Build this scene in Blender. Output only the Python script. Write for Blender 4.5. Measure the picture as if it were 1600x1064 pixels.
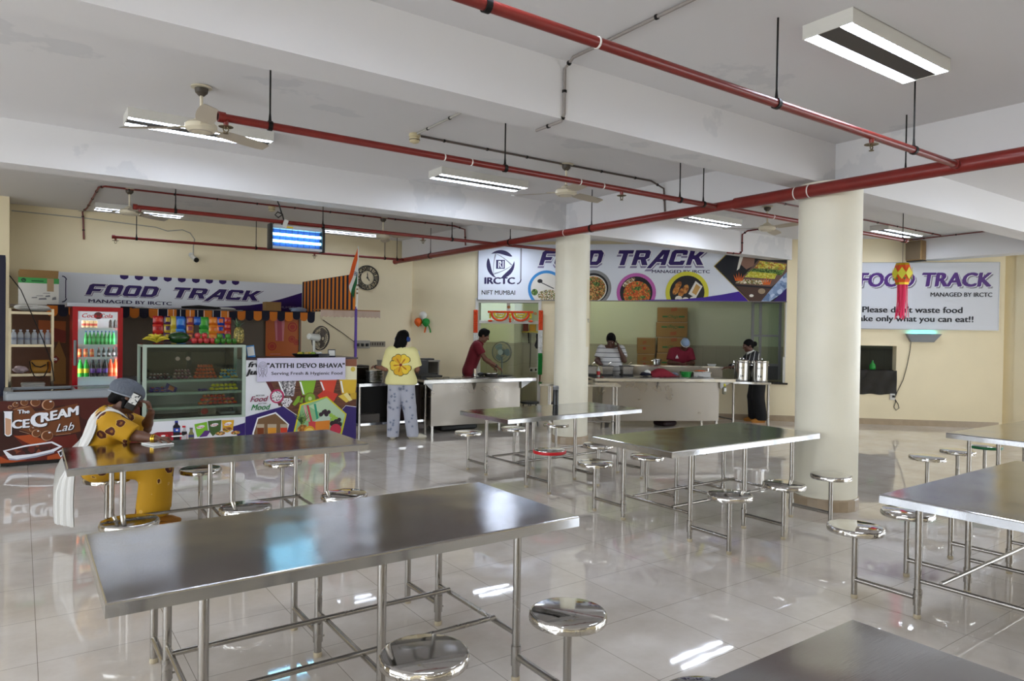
import bpy, bmesh, math, random
import numpy as np
from mathutils import Vector, Matrix
from mathutils.bvhtree import BVHTree
for o in list(bpy.data.objects): bpy.data.objects.remove(o)
SC = bpy.context.scene
COL = SC.collection
PI = math.pi
V = Vector
rnd = random.Random(7)
# ---------------------------------------------------------------- camera, world, exposure
FPX, PITCH, ROLL, EYE, AZ = 1084.6, math.radians(-.654), math.radians(.822), 1.635, math.radians(35.3)
def _rm(v):
    c, s = math.cos(AZ), math.sin(AZ)
    return V((v[0]*c+v[1]*s, -v[0]*s+v[1]*c, v[2]))
_r0, _f0, _u0 = V((1,0,0)), V((0,math.cos(PITCH),math.sin(PITCH))), V((0,-math.sin(PITCH),math.cos(PITCH)))
CR = _rm(math.cos(ROLL)*_r0+math.sin(ROLL)*_u0)
CU = _rm(-math.sin(ROLL)*_r0+math.cos(ROLL)*_u0)
CF = _rm(_f0)
CO = V((0,0,EYE))
cd = bpy.data.cameras.new('camera'); cd.sensor_width = 36; cd.lens = 36*FPX/1600; cd.clip_start = .05; cd.clip_end = 200
cam = bpy.data.objects.new('camera', cd); COL.objects.link(cam)
cam.matrix_world = Matrix(((CR.x,CU.x,-CF.x,0),(CR.y,CU.y,-CF.y,0),(CR.z,CU.z,-CF.z,EYE),(0,0,0,1)))
SC.camera = cam
SC.view_settings.view_transform = 'Standard'; SC.view_settings.look = 'None'
SC.view_settings.gamma = 1; SC.view_settings.use_curve_mapping = False
SC.view_settings.exposure = EXPOSURE = 1.22
w = bpy.data.worlds.new('world'); SC.world = w; w.use_nodes = True
bg = w.node_tree.nodes['Background']; bg.inputs[0].default_value = (.86,.93,1,1); bg.inputs[1].default_value = 3.2
TUBE = 17.0       # emission of the ceiling tubes
def portal(loc, rot, sx, sy):
    l = bpy.data.lights.new('daylight_portal','AREA'); l.shape='RECTANGLE'; l.size=sx; l.size_y=sy; l.cycles.is_portal=True
    o = bpy.data.objects.new('daylight_portal', l); COL.objects.link(o); o.location=loc; o.rotation_euler=rot
# real measuring: where a sight line meets a plane of the room
def ray(px,py): return CF+CR*((px-800)/FPX)-CU*((py-532)/FPX)
def atz(px,py,z=0.): d=ray(px,py); return CO+d*((z-EYE)/d.z)
def aty(px,py,y): d=ray(px,py); return CO+d*(y/d.y)
def atx(px,py,x): d=ray(px,py); return CO+d*(x/d.x)
def atp(px,py,p,n): d=ray(px,py); n=V(n); return CO+d*((V(p)-CO).dot(n)/d.dot(n))
# ---------------------------------------------------------------- materials
MATS = {}
def lin(c):
    f = lambda x: x/12.92 if x<=.04045 else ((x+.055)/1.055)**2.4
    return tuple(f(x/255.) for x in c)
def hexc(h): h=h.lstrip('#'); return lin([int(h[i:i+2],16) for i in (0,2,4)])
def mat(name, col='#808080', rough=.5, metal=0., emit=0., alpha=1., trans=0., bump=0., bscale=30., var=0., vscale=4., aniso=0., ior=1.45, spec=.5, sheen=0.):
    if name in MATS: return MATS[name]
    m = bpy.data.materials.new(name); m.use_nodes = True; nt = m.node_tree; b = nt.nodes['Principled BSDF']
    c = hexc(col) if isinstance(col,str) else col
    b.inputs['Base Color'].default_value = (*c,1); b.inputs['Roughness'].default_value = rough; b.inputs['Metallic'].default_value = metal
    b.inputs['IOR'].default_value = ior; b.inputs['Specular IOR Level'].default_value = spec
    if trans: b.inputs['Transmission Weight'].default_value = trans
    if alpha<1: b.inputs['Alpha'].default_value = alpha
    if emit: b.inputs['Emission Color'].default_value = (*c,1); b.inputs['Emission Strength'].default_value = emit
    if sheen: b.inputs['Sheen Weight'].default_value = sheen
    tc = None
    if bump or var:
        tc = nt.nodes.new('ShaderNodeTexCoord')
    if var:
        n = nt.nodes.new('ShaderNodeTexNoise'); n.inputs['Scale'].default_value = vscale; n.inputs['Detail'].default_value = 5
        nt.links.new(tc.outputs['Object'], n.inputs['Vector'])
        r = nt.nodes.new('ShaderNodeMapRange'); r.inputs[1].default_value=.3; r.inputs[2].default_value=.7; r.inputs[3].default_value=1-var; r.inputs[4].default_value=1+var*.5
        nt.links.new(n.outputs['Fac'], r.inputs[0])
        x = nt.nodes.new('ShaderNodeVectorMath'); x.operation='SCALE'; x.inputs[0].default_value = c
        nt.links.new(r.outputs[0], x.inputs['Scale']); nt.links.new(x.outputs[0], b.inputs['Base Color'])
    if bump:
        n2 = nt.nodes.new('ShaderNodeTexNoise'); n2.inputs['Scale'].default_value = bscale; n2.inputs['Detail'].default_value = 3
        nt.links.new(tc.outputs['Object'], n2.inputs['Vector'])
        bp = nt.nodes.new('ShaderNodeBump'); bp.inputs['Strength'].default_value = bump; bp.inputs['Distance'].default_value = .02
        nt.links.new(n2.outputs['Fac'], bp.inputs['Height']); nt.links.new(bp.outputs[0], b.inputs['Normal'])
    MATS[name] = m
    return m
def nodes(m): return m.node_tree, m.node_tree.nodes['Principled BSDF'], m.node_tree.nodes.new, m.node_tree.links.new
def ramp(new, stops, interp='LINEAR'):
    r = new('ShaderNodeValToRGB'); e = r.color_ramp.elements; r.color_ramp.interpolation = interp
    while len(e)<len(stops): e.new(.5)
    for i,(p,c) in enumerate(stops): e[i].position=p; e[i].color=(*(hexc(c) if isinstance(c,str) else c),1)
    return r
def speckle(name, cols, scale=30., rough=.5, kind='voronoi', stretch=(1,1,1), coord='Object'):
    """printed or natural mottling: random cells of the given colours"""
    if name in MATS: return MATS[name]
    m = mat(name,'#808080',rough); nt,b,new,link = nodes(m)
    tc=new('ShaderNodeTexCoord'); mp=new('ShaderNodeMapping'); mp.inputs['Scale'].default_value=[scale*s for s in stretch]
    link(tc.outputs[coord], mp.inputs['Vector'])
    if kind=='voronoi':
        v=new('ShaderNodeTexVoronoi'); v.inputs['Scale'].default_value=1; link(mp.outputs[0], v.inputs['Vector'])
        s=new('ShaderNodeSeparateColor'); link(v.outputs['Color'], s.inputs[0]); out=s.outputs[0]
    else:
        v=new('ShaderNodeTexNoise'); v.inputs['Scale'].default_value=1; v.inputs['Detail'].default_value=4; link(mp.outputs[0], v.inputs['Vector']); 
        r0=new('ShaderNodeMapRange'); r0.inputs[1].default_value=.3; r0.inputs[2].default_value=.7; link(v.outputs['Fac'], r0.inputs[0]); out=r0.outputs[0]
    n=len(cols); r=ramp(new,[((i/n if kind=='voronoi' else i/max(1,n-1)),c) for i,c in enumerate(cols)],'CONSTANT' if kind=='voronoi' else 'LINEAR')
    link(out, r.inputs[0]); link(r.outputs[0], b.inputs['Base Color'])
    return m
def steel(name, col=(.60,.59,.57), rough=.2, dent=.0, brush=(1,60,1), dscale=1.3, rvar=.08, coat=.0):
    """stainless steel with fine brushing and gentle dents"""
    if name in MATS: return MATS[name]
    m = mat(name, col, rough, 1.0); nt,b,new,link = nodes(m)
    tc=new('ShaderNodeTexCoord')
    n=new('ShaderNodeTexNoise'); n.inputs['Scale'].default_value=2.2; n.inputs['Detail'].default_value=6; link(tc.outputs['Object'], n.inputs['Vector'])
    r=new('ShaderNodeMapRange'); r.inputs[1].default_value=.35; r.inputs[2].default_value=.7; r.inputs[3].default_value=rough-rvar; r.inputs[4].default_value=rough+rvar
    link(n.outputs['Fac'], r.inputs[0]); link(r.outputs[0], b.inputs['Roughness'])
    mp=new('ShaderNodeMapping'); mp.inputs['Scale'].default_value=brush; link(tc.outputs['Object'], mp.inputs['Vector'])
    n2=new('ShaderNodeTexNoise'); n2.inputs['Scale'].default_value=6; n2.inputs['Detail'].default_value=4; link(mp.outputs[0], n2.inputs['Vector'])
    bp=new('ShaderNodeBump'); bp.inputs['Strength'].default_value=.03; bp.inputs['Distance'].default_value=.004; link(n2.outputs['Fac'], bp.inputs['Height'])
    if dent:
        n3=new('ShaderNodeTexNoise'); n3.inputs['Scale'].default_value=dscale; n3.inputs['Detail'].default_value=1; link(tc.outputs['Object'], n3.inputs['Vector'])
        b2=new('ShaderNodeBump'); b2.inputs['Strength'].default_value=dent; b2.inputs['Distance'].default_value=.05; link(n3.outputs['Fac'], b2.inputs['Height']); link(bp.outputs[0], b2.inputs['Normal']); link(b2.outputs[0], b.inputs['Normal'])
    else: link(bp.outputs[0], b.inputs['Normal'])
    return m
def pane_mat(name, tint='#ffffff', rough=.02):
    m=bpy.data.materials.new(name); m.use_nodes=True; nt=m.node_tree; nt.nodes.clear(); n=nt.nodes.new; l=nt.links.new
    o=n('ShaderNodeOutputMaterial'); t=n('ShaderNodeBsdfTransparent'); t.inputs[0].default_value=(*hexc(tint),1); g=n('ShaderNodeBsdfGlossy'); g.inputs['Roughness'].default_value=rough; f=n('ShaderNodeFresnel'); f.inputs[0].default_value=1.45
    mx=n('ShaderNodeMixShader'); l(f.outputs[0],mx.inputs[0]); l(t.outputs[0],mx.inputs[1]); l(g.outputs[0],mx.inputs[2]); l(mx.outputs[0],o.inputs[0]); return m
# ---------------------------------------------------------------- mesh builder
def frame(d):
    d=V(d).normalized(); a=V((0,0,1)) if abs(d.z)<.9 else V((1,0,0)); x=a.cross(d).normalized(); return x, d.cross(x), d
class MB:
    def __init__(s): s.v=[]; s.f=[]; s.m=[]
    def add(s, vs, fs, m=0):
        b=len(s.v); s.v+= [tuple(p) for p in vs]; s.f+=[tuple(b+i for i in f) for f in fs]; s.m+=[m]*len(fs); return s
    def box(s, x0,x1,y0,y1,z0,z1, m=0):
        vs=[(x,y,z) for z in (z0,z1) for y in (y0,y1) for x in (x0,x1)]
        return s.add(vs,[(0,2,3,1),(4,5,7,6),(0,1,5,4),(1,3,7,5),(3,2,6,7),(2,0,4,6)],m)
    def cbox(s,c,sz,m=0,rz=0.,rx=0.,ry=0.):
        b=len(s.v); h=[a/2 for a in sz]; s.box(-h[0],h[0],-h[1],h[1],-h[2],h[2],m)
        R=Matrix.Rotation(rz,3,'Z')@Matrix.Rotation(ry,3,'Y')@Matrix.Rotation(rx,3,'X')
        for i in range(b,len(s.v)): s.v[i]=tuple(R@V(s.v[i])+V(c))
        return s
    def rbox(s,c,sz,r=.02,m=0,rz=0.,rx=0.,seg=3):
        """box with rounded vertical edges and softened top/bottom"""
        hx,hy,hz=[a/2 for a in sz]; r=min(r,hx,hy); e=min(r*.5,hz*.9)
        ring=[]
        for cx,cy,a0 in ((hx-r,hy-r,0),(-hx+r,hy-r,PI/2),(-hx+r,-hy+r,PI),(hx-r,-hy+r,1.5*PI)):
            for k in range(seg+1):
                a=a0+PI/2*k/seg; ring.append((cx,cy,math.cos(a),math.sin(a)))
        vs=[];n=len(ring)
        for z,rr in ((-hz,r-e),(-hz+e,r),(hz-e,r),(hz,r-e)): vs+=[(x+c_*rr,y+s_*rr,z) for x,y,c_,s_ in ring]
        fs=[tuple(reversed(range(n))),tuple(range(3*n,4*n))]
        for k in range(3): fs+=[(k*n+i,k*n+(i+1)%n,(k+1)*n+(i+1)%n,(k+1)*n+i) for i in range(n)]
        R=Matrix.Rotation(rz,3,'Z')@Matrix.Rotation(rx,3,'X')
        return s.add([R@V(p)+V(c) for p in vs],fs,m)
    def cyl(s,p0,p1,r0,r1=None,n=16,m=0,caps=True):
        r1=r0 if r1 is None else r1; p0,p1=V(p0),V(p1); x,y,d=frame(p1-p0)
        vs=[];
        for p,r in ((p0,r0),(p1,r1)): vs+=[p+x*(r*math.cos(2*PI*i/n))+y*(r*math.sin(2*PI*i/n)) for i in range(n)]
        fs=[(i,(i+1)%n,n+(i+1)%n,n+i) for i in range(n)]
        if caps: fs+=[tuple(reversed(range(n))),tuple(range(n,2*n))]
        return s.add(vs,fs,m)
    def tube(s,pts,r,n=8,m=0,caps=True):
        pts=[V(p) for p in pts]; rs=r if isinstance(r,(list,tuple)) else [r]*len(pts); vs=[]; k=len(pts); x=None
        for i,p in enumerate(pts):
            d=(pts[min(i+1,k-1)]-pts[max(i-1,0)]).normalized()
            if x is None: x,y,_=frame(d)
            else:
                x=(x-d*x.dot(d)); x=x.normalized() if x.length>1e-6 else frame(d)[0]; y=d.cross(x)
            vs+=[p+x*(rs[i]*math.cos(2*PI*j/n))+y*(rs[i]*math.sin(2*PI*j/n)) for j in range(n)]
        fs=[(i*n+j,i*n+(j+1)%n,(i+1)*n+(j+1)%n,(i+1)*n+j) for i in range(k-1) for j in range(n)]
        if caps: fs+=[tuple(reversed(range(n))),tuple(range((k-1)*n,k*n))]
        return s.add(vs,fs,m)
    def lathe(s,prof,c=(0,0,0),n=24,m=0,axis=None,ms=None):
        c=V(c); vs=[]; x,y,d=(V((1,0,0)),V((0,1,0)),V((0,0,1))) if axis is None else frame(axis)
        for r,z in prof: vs+=[c+d*z+x*(max(r,1e-4)*math.cos(2*PI*i/n))+y*(max(r,1e-4)*math.sin(2*PI*i/n)) for i in range(n)]
        k=len(prof)
        for q in range(k-1):
            s.add([],[],0)
        fs=[(q*n+i,q*n+(i+1)%n,(q+1)*n+(i+1)%n,(q+1)*n+i) for q in range(k-1) for i in range(n)]
        fs+=[tuple(reversed(range(n))),tuple(range((k-1)*n,k*n))]
        b=len(s.m); s.add(vs,fs,m)
        if ms:
            for q in range(k-1):
                for i in range(n): s.m[b+q*n+i]=ms[q]
        return s
    def ell(s,c,r,n=16,k=10,m=0,R=None):
        r=(r,r,r) if isinstance(r,(int,float)) else r; c=V(c); vs=[]
        for q in range(1,k):
            t=PI*q/k; vs+=[V((r[0]*math.sin(t)*math.cos(2*PI*i/n),r[1]*math.sin(t)*math.sin(2*PI*i/n),-r[2]*math.cos(t))) for i in range(n)]
        vs+=[V((0,0,-r[2])),V((0,0,r[2]))]; a,b=len(vs)-2,len(vs)-1
        fs=[(q*n+i,q*n+(i+1)%n,(q+1)*n+(i+1)%n,(q+1)*n+i) for q in range(k-2) for i in range(n)]
        fs+=[(a,(i+1)%n,i) for i in range(n)]+[(b,(k-2)*n+i,(k-2)*n+(i+1)%n) for i in range(n)]
        return s.add([(R@p if R else p)+c for p in vs],fs,m)
    def prism(s,poly,o,x,y,d,m=0,ms=None):
        """polygon (2D) in the plane o + a x + b y, thickened by vector d"""
        o,x,y,d=V(o),V(x),V(y),V(d); n=len(poly)
        vs=[o+x*a+y*b for a,b in poly]; vs+=[p+d for p in vs]
        return s.add(vs,[tuple(reversed(range(n))),tuple(range(n,2*n))]+[(i,(i+1)%n,n+(i+1)%n,n+i) for i in range(n)],m)
    def quad(s,a,b,c,d,m=0): return s.add([a,b,c,d],[(0,1,2,3)],m)
    def grid(s,P,m=0,close=False):
        """P[i][j] points"""
        a,b=len(P),len(P[0]); vs=[p for row in P for p in row]
        return s.add(vs,[(i*b+j,i*b+(j+1)%b,(i+1)*b+(j+1)%b,(i+1)*b+j) for i in range(a-1) for j in range(b if close else b-1)],m)
    def merge(s,o,M=None,moff=0):
        b=len(s.v); s.v+=[tuple(M@V(p)) if M else p for p in o.v]; s.f+=[tuple(b+i for i in f) for f in o.f]; s.m+=[i+moff for i in o.m]; return s
    def mesh(s,name,mats,smooth=35.):
        me=bpy.data.meshes.new(name); me.from_pydata(s.v,[],s.f)
        for m in (mats if isinstance(mats,(list,tuple)) else [mats]): me.materials.append(m)
        me.polygons.foreach_set('material_index',s.m)
        if smooth:
            me.polygons.foreach_set('use_smooth',[True]*len(s.f)); me.set_sharp_from_angle(angle=math.radians(smooth))
        bm=bmesh.new(); bm.from_mesh(me); bmesh.ops.recalc_face_normals(bm,faces=bm.faces); bm.to_mesh(me); bm.free()
        me.update(); return me
WM = {}
def tag(o,label=None,cat=None,group=None,kind=None):
    if label: o['label']=label
    if cat: o['category']=cat
    if group: o['group']=group
    if kind: o['kind']=kind
    return o
def thing(name,label,cat,loc=(0,0,0),rz=0.,group=None):
    o=bpy.data.objects.new(name,None); COL.objects.link(o); o.location=loc; o.rotation_euler=(0,0,rz); o.empty_display_size=.1
    WM[o.name]=Matrix.Translation(V(loc))@Matrix.Rotation(rz,4,'Z'); return tag(o,label,cat,group)
def part(name,mb,mats,parent,world=False,smooth=35.,label=None,at=None):
    """a mesh under its thing; coordinates local to the thing, or of the room when world"""
    P=WM[parent.name]
    if world:
        I=P.inverted(); mb.v=[tuple(I@V(p)) for p in mb.v]
    if at is not None: mb.v=[tuple(V(p)-V(at)) for p in mb.v]
    o=bpy.data.objects.new(name,mb.mesh(name,mats,smooth)); COL.objects.link(o); o.parent=parent
    if at is not None: o.location=at
    WM[o.name]=P@Matrix.Translation(V(at or (0,0,0)))
    if label: o['label']=label
    return o
def solo(name,mb,mats,label,cat,group=None,smooth=35.,loc=None,rz=0.,local=False):
    """a thing that is one mesh; builder coordinates are of the room unless local"""
    if loc is None:
        a=np.array(mb.v); loc=((a[:,0].min()+a[:,0].max())/2,(a[:,1].min()+a[:,1].max())/2,a[:,2].min())
    M=Matrix.Translation(V(loc))@Matrix.Rotation(rz,4,'Z')
    if not local: I=M.inverted(); mb.v=[tuple(I@V(p)) for p in mb.v]
    o=bpy.data.objects.new(name,mb.mesh(name,mats,smooth)); COL.objects.link(o); o.location=loc; o.rotation_euler=(0,0,rz); WM[o.name]=M
    return tag(o,label,cat,group)
def struct(name,mb,mats,smooth=35.,parent=None):
    o=bpy.data.objects.new(name,mb.mesh(name,mats,smooth)); COL.objects.link(o); o['kind']='structure'; WM[o.name]=Matrix.Identity(4)
    if parent: o.parent=parent
    return o
def dup(root,loc,rz=0.,label=None,group=None):
    """a copy of a thing with copies of its parts and sub-parts (mesh data shared)"""
    def cp(o,par):
        c=o.copy(); COL.objects.link(c)
        if par: c.parent=par
        for ch in o.children: cp(ch,c)
        return c
    r=cp(root,None); r.location=loc; r.rotation_euler=(0,0,rz); WM[r.name]=Matrix.Translation(V(loc))@Matrix.Rotation(rz,4,'Z')
    for ch in r.children: WM[ch.name]=WM[r.name]@Matrix.Translation(ch.location)
    if label: r['label']=label
    if group: r['group']=group
    return r
# ---------------------------------------------------------------- flat print: layers of polygons on a panel
def text_mesh(body, size=1., bold=0., shear=0., sx=1., spacing=1.):
    cu=bpy.data.curves.new('lettering_curve','FONT'); cu.body=body; cu.size=1; cu.offset=bold; cu.shear=shear; cu.space_character=spacing; cu.align_x='LEFT'; cu.resolution_u=3; cu.fill_mode='FRONT'
    o=bpy.data.objects.new('lettering_curve',cu); COL.objects.link(o)
    dg=bpy.context.evaluated_depsgraph_get(); dg.update(); me=bpy.data.meshes.new_from_object(o.evaluated_get(dg))
    vs=[(v.co.x,v.co.y) for v in me.vertices]; fs=[tuple(p.vertices) for p in me.polygons]
    bpy.data.objects.remove(o); bpy.data.curves.remove(cu); bpy.data.meshes.remove(me)
    return vs,fs
GL = {  # heavy angular capitals drawn as outlines (unit height; list of outer, holes cut by composing strips)
 'F':(.78,[[(0,0),(.27,0),(.27,.34),(.64,.34),(.68,.56),(.27,.56),(.27,.78),(.78,.78),(.78,1),(.12,1),(0,.88)]]),
 'O':(.86,[[(0,.14),(.12,0),(.28,0),(.28,.24),(.26,.26),(.26,.74),(.28,.76),(.28,1),(.12,1),(0,.86)],[(.28,0),(.74,0),(.86,.14),(.6,.26),(.58,.24),(.28,.24)],[(.6,.26),(.86,.14),(.86,.86),(.6,.74)],[(.28,.76),(.58,.76),(.6,.74),(.86,.86),(.74,1),(.28,1)]]),
 'D':(.84,[[(0,0),(.27,0),(.27,1),(0,1)],[(.27,0),(.66,0),(.84,.2),(.57,.3),(.52,.24),(.27,.24)],[(.57,.3),(.84,.2),(.84,.8),(.57,.7)],[(.27,.76),(.52,.76),(.57,.7),(.84,.8),(.66,1),(.27,1)]]),
 'T':(.8,[[(0,1),(0,.76),(.27,.76),(.27,0),(.54,0),(.54,.76),(.8,.76),(.8,1)]]),
 'R':(.82,[[(0,0),(.26,0),(.26,1),(0,1)],[(.26,.78),(.56,.78),(.56,.56),(.26,.56),(.26,.36),(.4,.36),(.56,0),(.86,0),(.68,.38),(.82,.48),(.82,.88),(.7,1),(.26,1)]]),
 'A':(.9,[[(-.07,-.21),(.17,-.21),(.62,.72),(.62,1),(.46,1)],[(.62,0),(.88,0),(.88,1),(.62,1)],[(.28,.2),(.62,.2),(.62,.42),(.38,.42)]]),
 'C':(.84,[[(0,.14),(.12,0),(.8,0),(.84,.3),(.6,.3),(.58,.24),(.27,.24),(.27,.76),(.6,.76),(.6,.66),(.84,.66),(.84,.88),(.74,1),(.12,1),(0,.86)]]),
 'K':(.88,[[(0,0),(.26,0),(.26,.38),(.34,.38),(.58,0),(.9,0),(.56,.52),(.88,1),(.58,1),(.34,.64),(.26,.64),(.26,1),(0,1)]])}
class Print:
    """layers of flat ink on a plane: origin o, right x, up y, outward n"""
    def __init__(s,o,x,y,step=.00013,lift=.0008):
        s.o,s.x,s.y=V(o),V(x).normalized(),V(y).normalized(); s.n=s.x.cross(s.y).normalized(); s.mb=MB(); s.mats=[]; s.z=lift; s.step=step
    def mi(s,m):
        if m not in s.mats: s.mats.append(m)
        return s.mats.index(m)
    def uv(s,px,py):
        p=atp(px,py,s.o,s.n)-s.o; return (p.dot(s.x),p.dot(s.y))
    def raw(s,vs,fs,m):
        s.mb.add([s.o+s.x*a+s.y*b+s.n*s.z for a,b in vs],fs,s.mi(m)); s.z+=s.step; return s
    def poly(s,pts,m): return s.raw(pts,[tuple(range(len(pts)))],m)
    def polypx(s,pts,m): return s.poly([s.uv(*p) for p in pts],m)
    def rect(s,a,b,c,d,m): return s.poly([(a,b),(c,b),(c,d),(a,d)],m)
    def ellipse(s,cx,cy,rx,ry,m,n=36,rot=0.,a0=0.,a1=2*PI):
        c,q=math.cos(rot),math.sin(rot); P=[]
        for i in range(n):
            t=a0+(a1-a0)*i/(n if a1-a0>6.28 else n-1); u,v=rx*math.cos(t),ry*math.sin(t); P.append((cx+u*c-v*q,cy+u*q+v*c))
        return s.poly(P,m)
    def ring(s,cx,cy,r0,r1,m,n=40,a0=0.,a1=2*PI,sq=1.):
        vs=[];full=a1-a0>6.28; k=n if full else n+1
        for i in range(k):
            t=a0+(a1-a0)*i/n; vs+=[(cx+r0*math.cos(t),cy+r0*sq*math.sin(t)),(cx+r1*math.cos(t),cy+r1*sq*math.sin(t))]
        return s.raw(vs,[(2*i,2*i+1,2*((i+1)%k)+1,2*((i+1)%k)) for i in range(n)],m)
    def text(s,body,u0,v0,u1,cap,m,bold=.0,shear=0.,spacing=1.,slope=0.):
        """fit the line between u0 and u1 on baseline v0 with capital height cap"""
        vs,fs=text_mesh(body,1,0.,shear,1,spacing); a=np.array(vs); x0,x1=a[:,0].min(),a[:,0].max()
        h=.7 ; k=(u1-u0)/(x1-x0); ds=((0,0),) if bold<.008 else ((-1,-.4),(-.4,.4),(.4,-.4),(1,.4))
        for dx,dy in ds:   # heavier weight: the outline struck several times, slightly shifted
            s.raw([(u0+(x-x0+dx*bold)*k,v0+(y+dy*bold)*cap/h+slope*(x-x0)*k) for x,y in vs],fs,m)
        return s
    def block(s,word,u0,v0,u1,cap,m,shear=.25,grow=0.,gap=.1,dx=0.,dy=0.):
        w=0; items=[]
        for ch in word:
            if ch==' ': w+=.55; continue
            g=GL[ch]; items.append((w,g[1])); w+=g[0]+gap
        w-=gap; k=(u1-u0)/(w+shear*.0)
        vs=[];fs=[]
        for w0,polys in items:
            for P in polys:
                b=len(vs); Q=P
                if grow:
                    n=len(P); Q=[]
                    ar=sum(P[i][0]*P[(i+1)%n][1]-P[(i+1)%n][0]*P[i][1] for i in range(n)); sg=1 if ar>0 else -1
                    for i in range(n):
                        p0,p1,p2=P[i-1],P[i],P[(i+1)%n]
                        e1=V((p1[0]-p0[0],p1[1]-p0[1])); e2=V((p2[0]-p1[0],p2[1]-p1[1])); e1.normalize(); e2.normalize()
                        n1=V((e1.y,-e1.x))*sg; n2=V((e2.y,-e2.x))*sg; q=n1+n2; q=q/max(.35,q.dot(n1)) if q.length>1e-6 else n1
                        Q.append((p1[0]+q.x*grow,p1[1]+q.y*grow))
                vs+=[(u0+(w0+x+shear*y)*k+dx,v0+y*cap+dy) for x,y in Q]; fs.append(tuple(range(b,len(vs))))
        return s.raw(vs,fs,m)
    def part(s,name,parent,**k): return part(name,s.mb,s.mats,parent,world=True,smooth=0,**k)
# ---------------------------------------------------------------- the setting
M_CREAM = mat('cream_wall_paint','#e9dbb8',.55,bump=.03,bscale=60,var=.05,vscale=1.2)
M_COLUMN = mat('cream_column_paint','#e8e3d0',.42,bump=.04,bscale=25,var=.06,vscale=1.6)
M_CEIL = mat('white_ceiling_paint','#dad8d8',.75,var=.05,vscale=.9)
def ceiling_patches():
    nt,b,new,link=nodes(M_CEIL)
    tc=new('ShaderNodeTexCoord'); n=new('ShaderNodeTexNoise'); n.inputs['Scale'].default_value=.8; n.inputs['Detail'].default_value=6; n.inputs['Roughness'].default_value=.55
    link(tc.outputs['Object'],n.inputs['Vector']); r=ramp(new,[(.0,'#dad8d8'),(.62,'#dad8d8'),(.635,'#cfcecf'),(.68,'#d1d0d1'),(.70,'#dad8d8')]); link(n.outputs['Fac'],r.inputs[0]); link(r.outputs[0],b.inputs['Base Color'])
ceiling_patches()
M_SKIRT = mat('beige_skirting_tile','#a8957c',.25,var=.1,vscale=9)
def floor_material():
    m=mat('vitrified_floor_tile','#d2ccc3',.05,spec=.9,ior=1.5); nt,b,new,link=nodes(m)
    tc=new('ShaderNodeTexCoord'); mp=new('ShaderNodeMapping'); mp.inputs['Location'].default_value=(-.675,-.45,0)   # joints every 60 cm
    link(tc.outputs['Object'],mp.inputs['Vector'])
    br=new('ShaderNodeTexBrick'); br.offset=0; br.inputs['Scale'].default_value=1; br.inputs['Brick Width'].default_value=.6; br.inputs['Row Height'].default_value=.6
    br.inputs['Mortar Size'].default_value=.0016; br.inputs['Mortar Smooth'].default_value=.1
    br.inputs['Color1'].default_value=(*hexc('#e3dcd4'),1); br.inputs['Color2'].default_value=(*hexc('#ded6cd'),1); br.inputs['Mortar'].default_value=(*hexc('#8f877c'),1)
    link(mp.outputs[0],br.inputs['Vector'])
    n=new('ShaderNodeTexNoise'); n.inputs['Scale'].default_value=1.7; n.inputs['Detail'].default_value=7; n.inputs['Roughness'].default_value=.65; link(tc.outputs['Object'],n.inputs['Vector'])
    r=ramp(new,[(.35,'#d9d3c8'),(.65,'#ffffff')]); link(n.outputs['Fac'],r.inputs[0])
    mx=new('ShaderNodeMix'); mx.data_type='RGBA'; mx.blend_type='MULTIPLY'; mx.inputs[0].default_value=.6; link(br.outputs['Color'],mx.inputs[6]); link(r.outputs[0],mx.inputs[7]); link(mx.outputs[2],b.inputs['Base Color'])
    r2=new('ShaderNodeMapRange'); r2.inputs[1].default_value=.3; r2.inputs[2].default_value=.75; r2.inputs[3].default_value=.012; r2.inputs[4].default_value=.06; link(n.outputs['Fac'],r2.inputs[0]); link(r2.outputs[0],b.inputs['Roughness'])
    n2=new('ShaderNodeTexNoise'); n2.inputs['Scale'].default_value=3; n2.inputs['Detail'].default_value=2; link(tc.outputs['Object'],n2.inputs['Vector'])
    bp=new('ShaderNodeBump'); bp.inputs['Strength'].default_value=.02; bp.inputs['Distance'].default_value=.02; link(n2.outputs['Fac'],bp.inputs['Height']); link(bp.outputs[0],b.inputs['Normal'])
    return m
M_FLOOR=floor_material()
CEIL=3.5; SOF=3.1
X0,X1,Y0,Y1=-7.0,14.85,-6.0,13.15
KO=V((7.72,12.18,0)); KX=V((1,-1,0)).normalized(); KY=V((1,1,0)).normalized(); KN=-KY; KRZ=-PI/4   # the wall set at 45 degrees
def K(s,t=0.,z=0.): return KO+KX*s+KY*t+V((0,0,z))
def Kpx(px,py,t=0.):
    p=atp(px,py,KO+KY*t,KN)-KO-KY*t; return p.dot(KX),p.z
struct('floor',MB().box(X0-.2,22,Y0-.2,22,-.1,0),M_FLOOR)
struct('ceiling',MB().box(X0-.2,22,Y0-.2,22,CEIL,CEIL+.15),M_CEIL)
def wall_mb(x0,x1,y0,y1,along,openings,z1=CEIL):
    """an axis-aligned wall slab with rectangular openings (a,b,zlo,zhi) along x or y"""
    mb=MB(); lo,hi=(x0,x1) if along=='x' else (y0,y1)
    def seg(a,b,za,zb):
        if b-a<1e-4 or zb-za<1e-4: return
        mb.box(a,b,y0,y1,za,zb) if along=='x' else mb.box(x0,x1,a,b,za,zb)
    c=lo
    for a,b,za,zb in sorted(openings):
        seg(c,a,0,z1); seg(a,b,0,za); seg(a,b,zb,z1); c=b
    seg(c,hi,0,z1); return mb
struct('wall_back',wall_mb(-.36,6.72,Y1,Y1+.2,'x',[]),M_CREAM)
struct('wall_left_return',MB().box(X0-.2,-.14,12.45,12.65,0,CEIL),M_CREAM)
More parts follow.
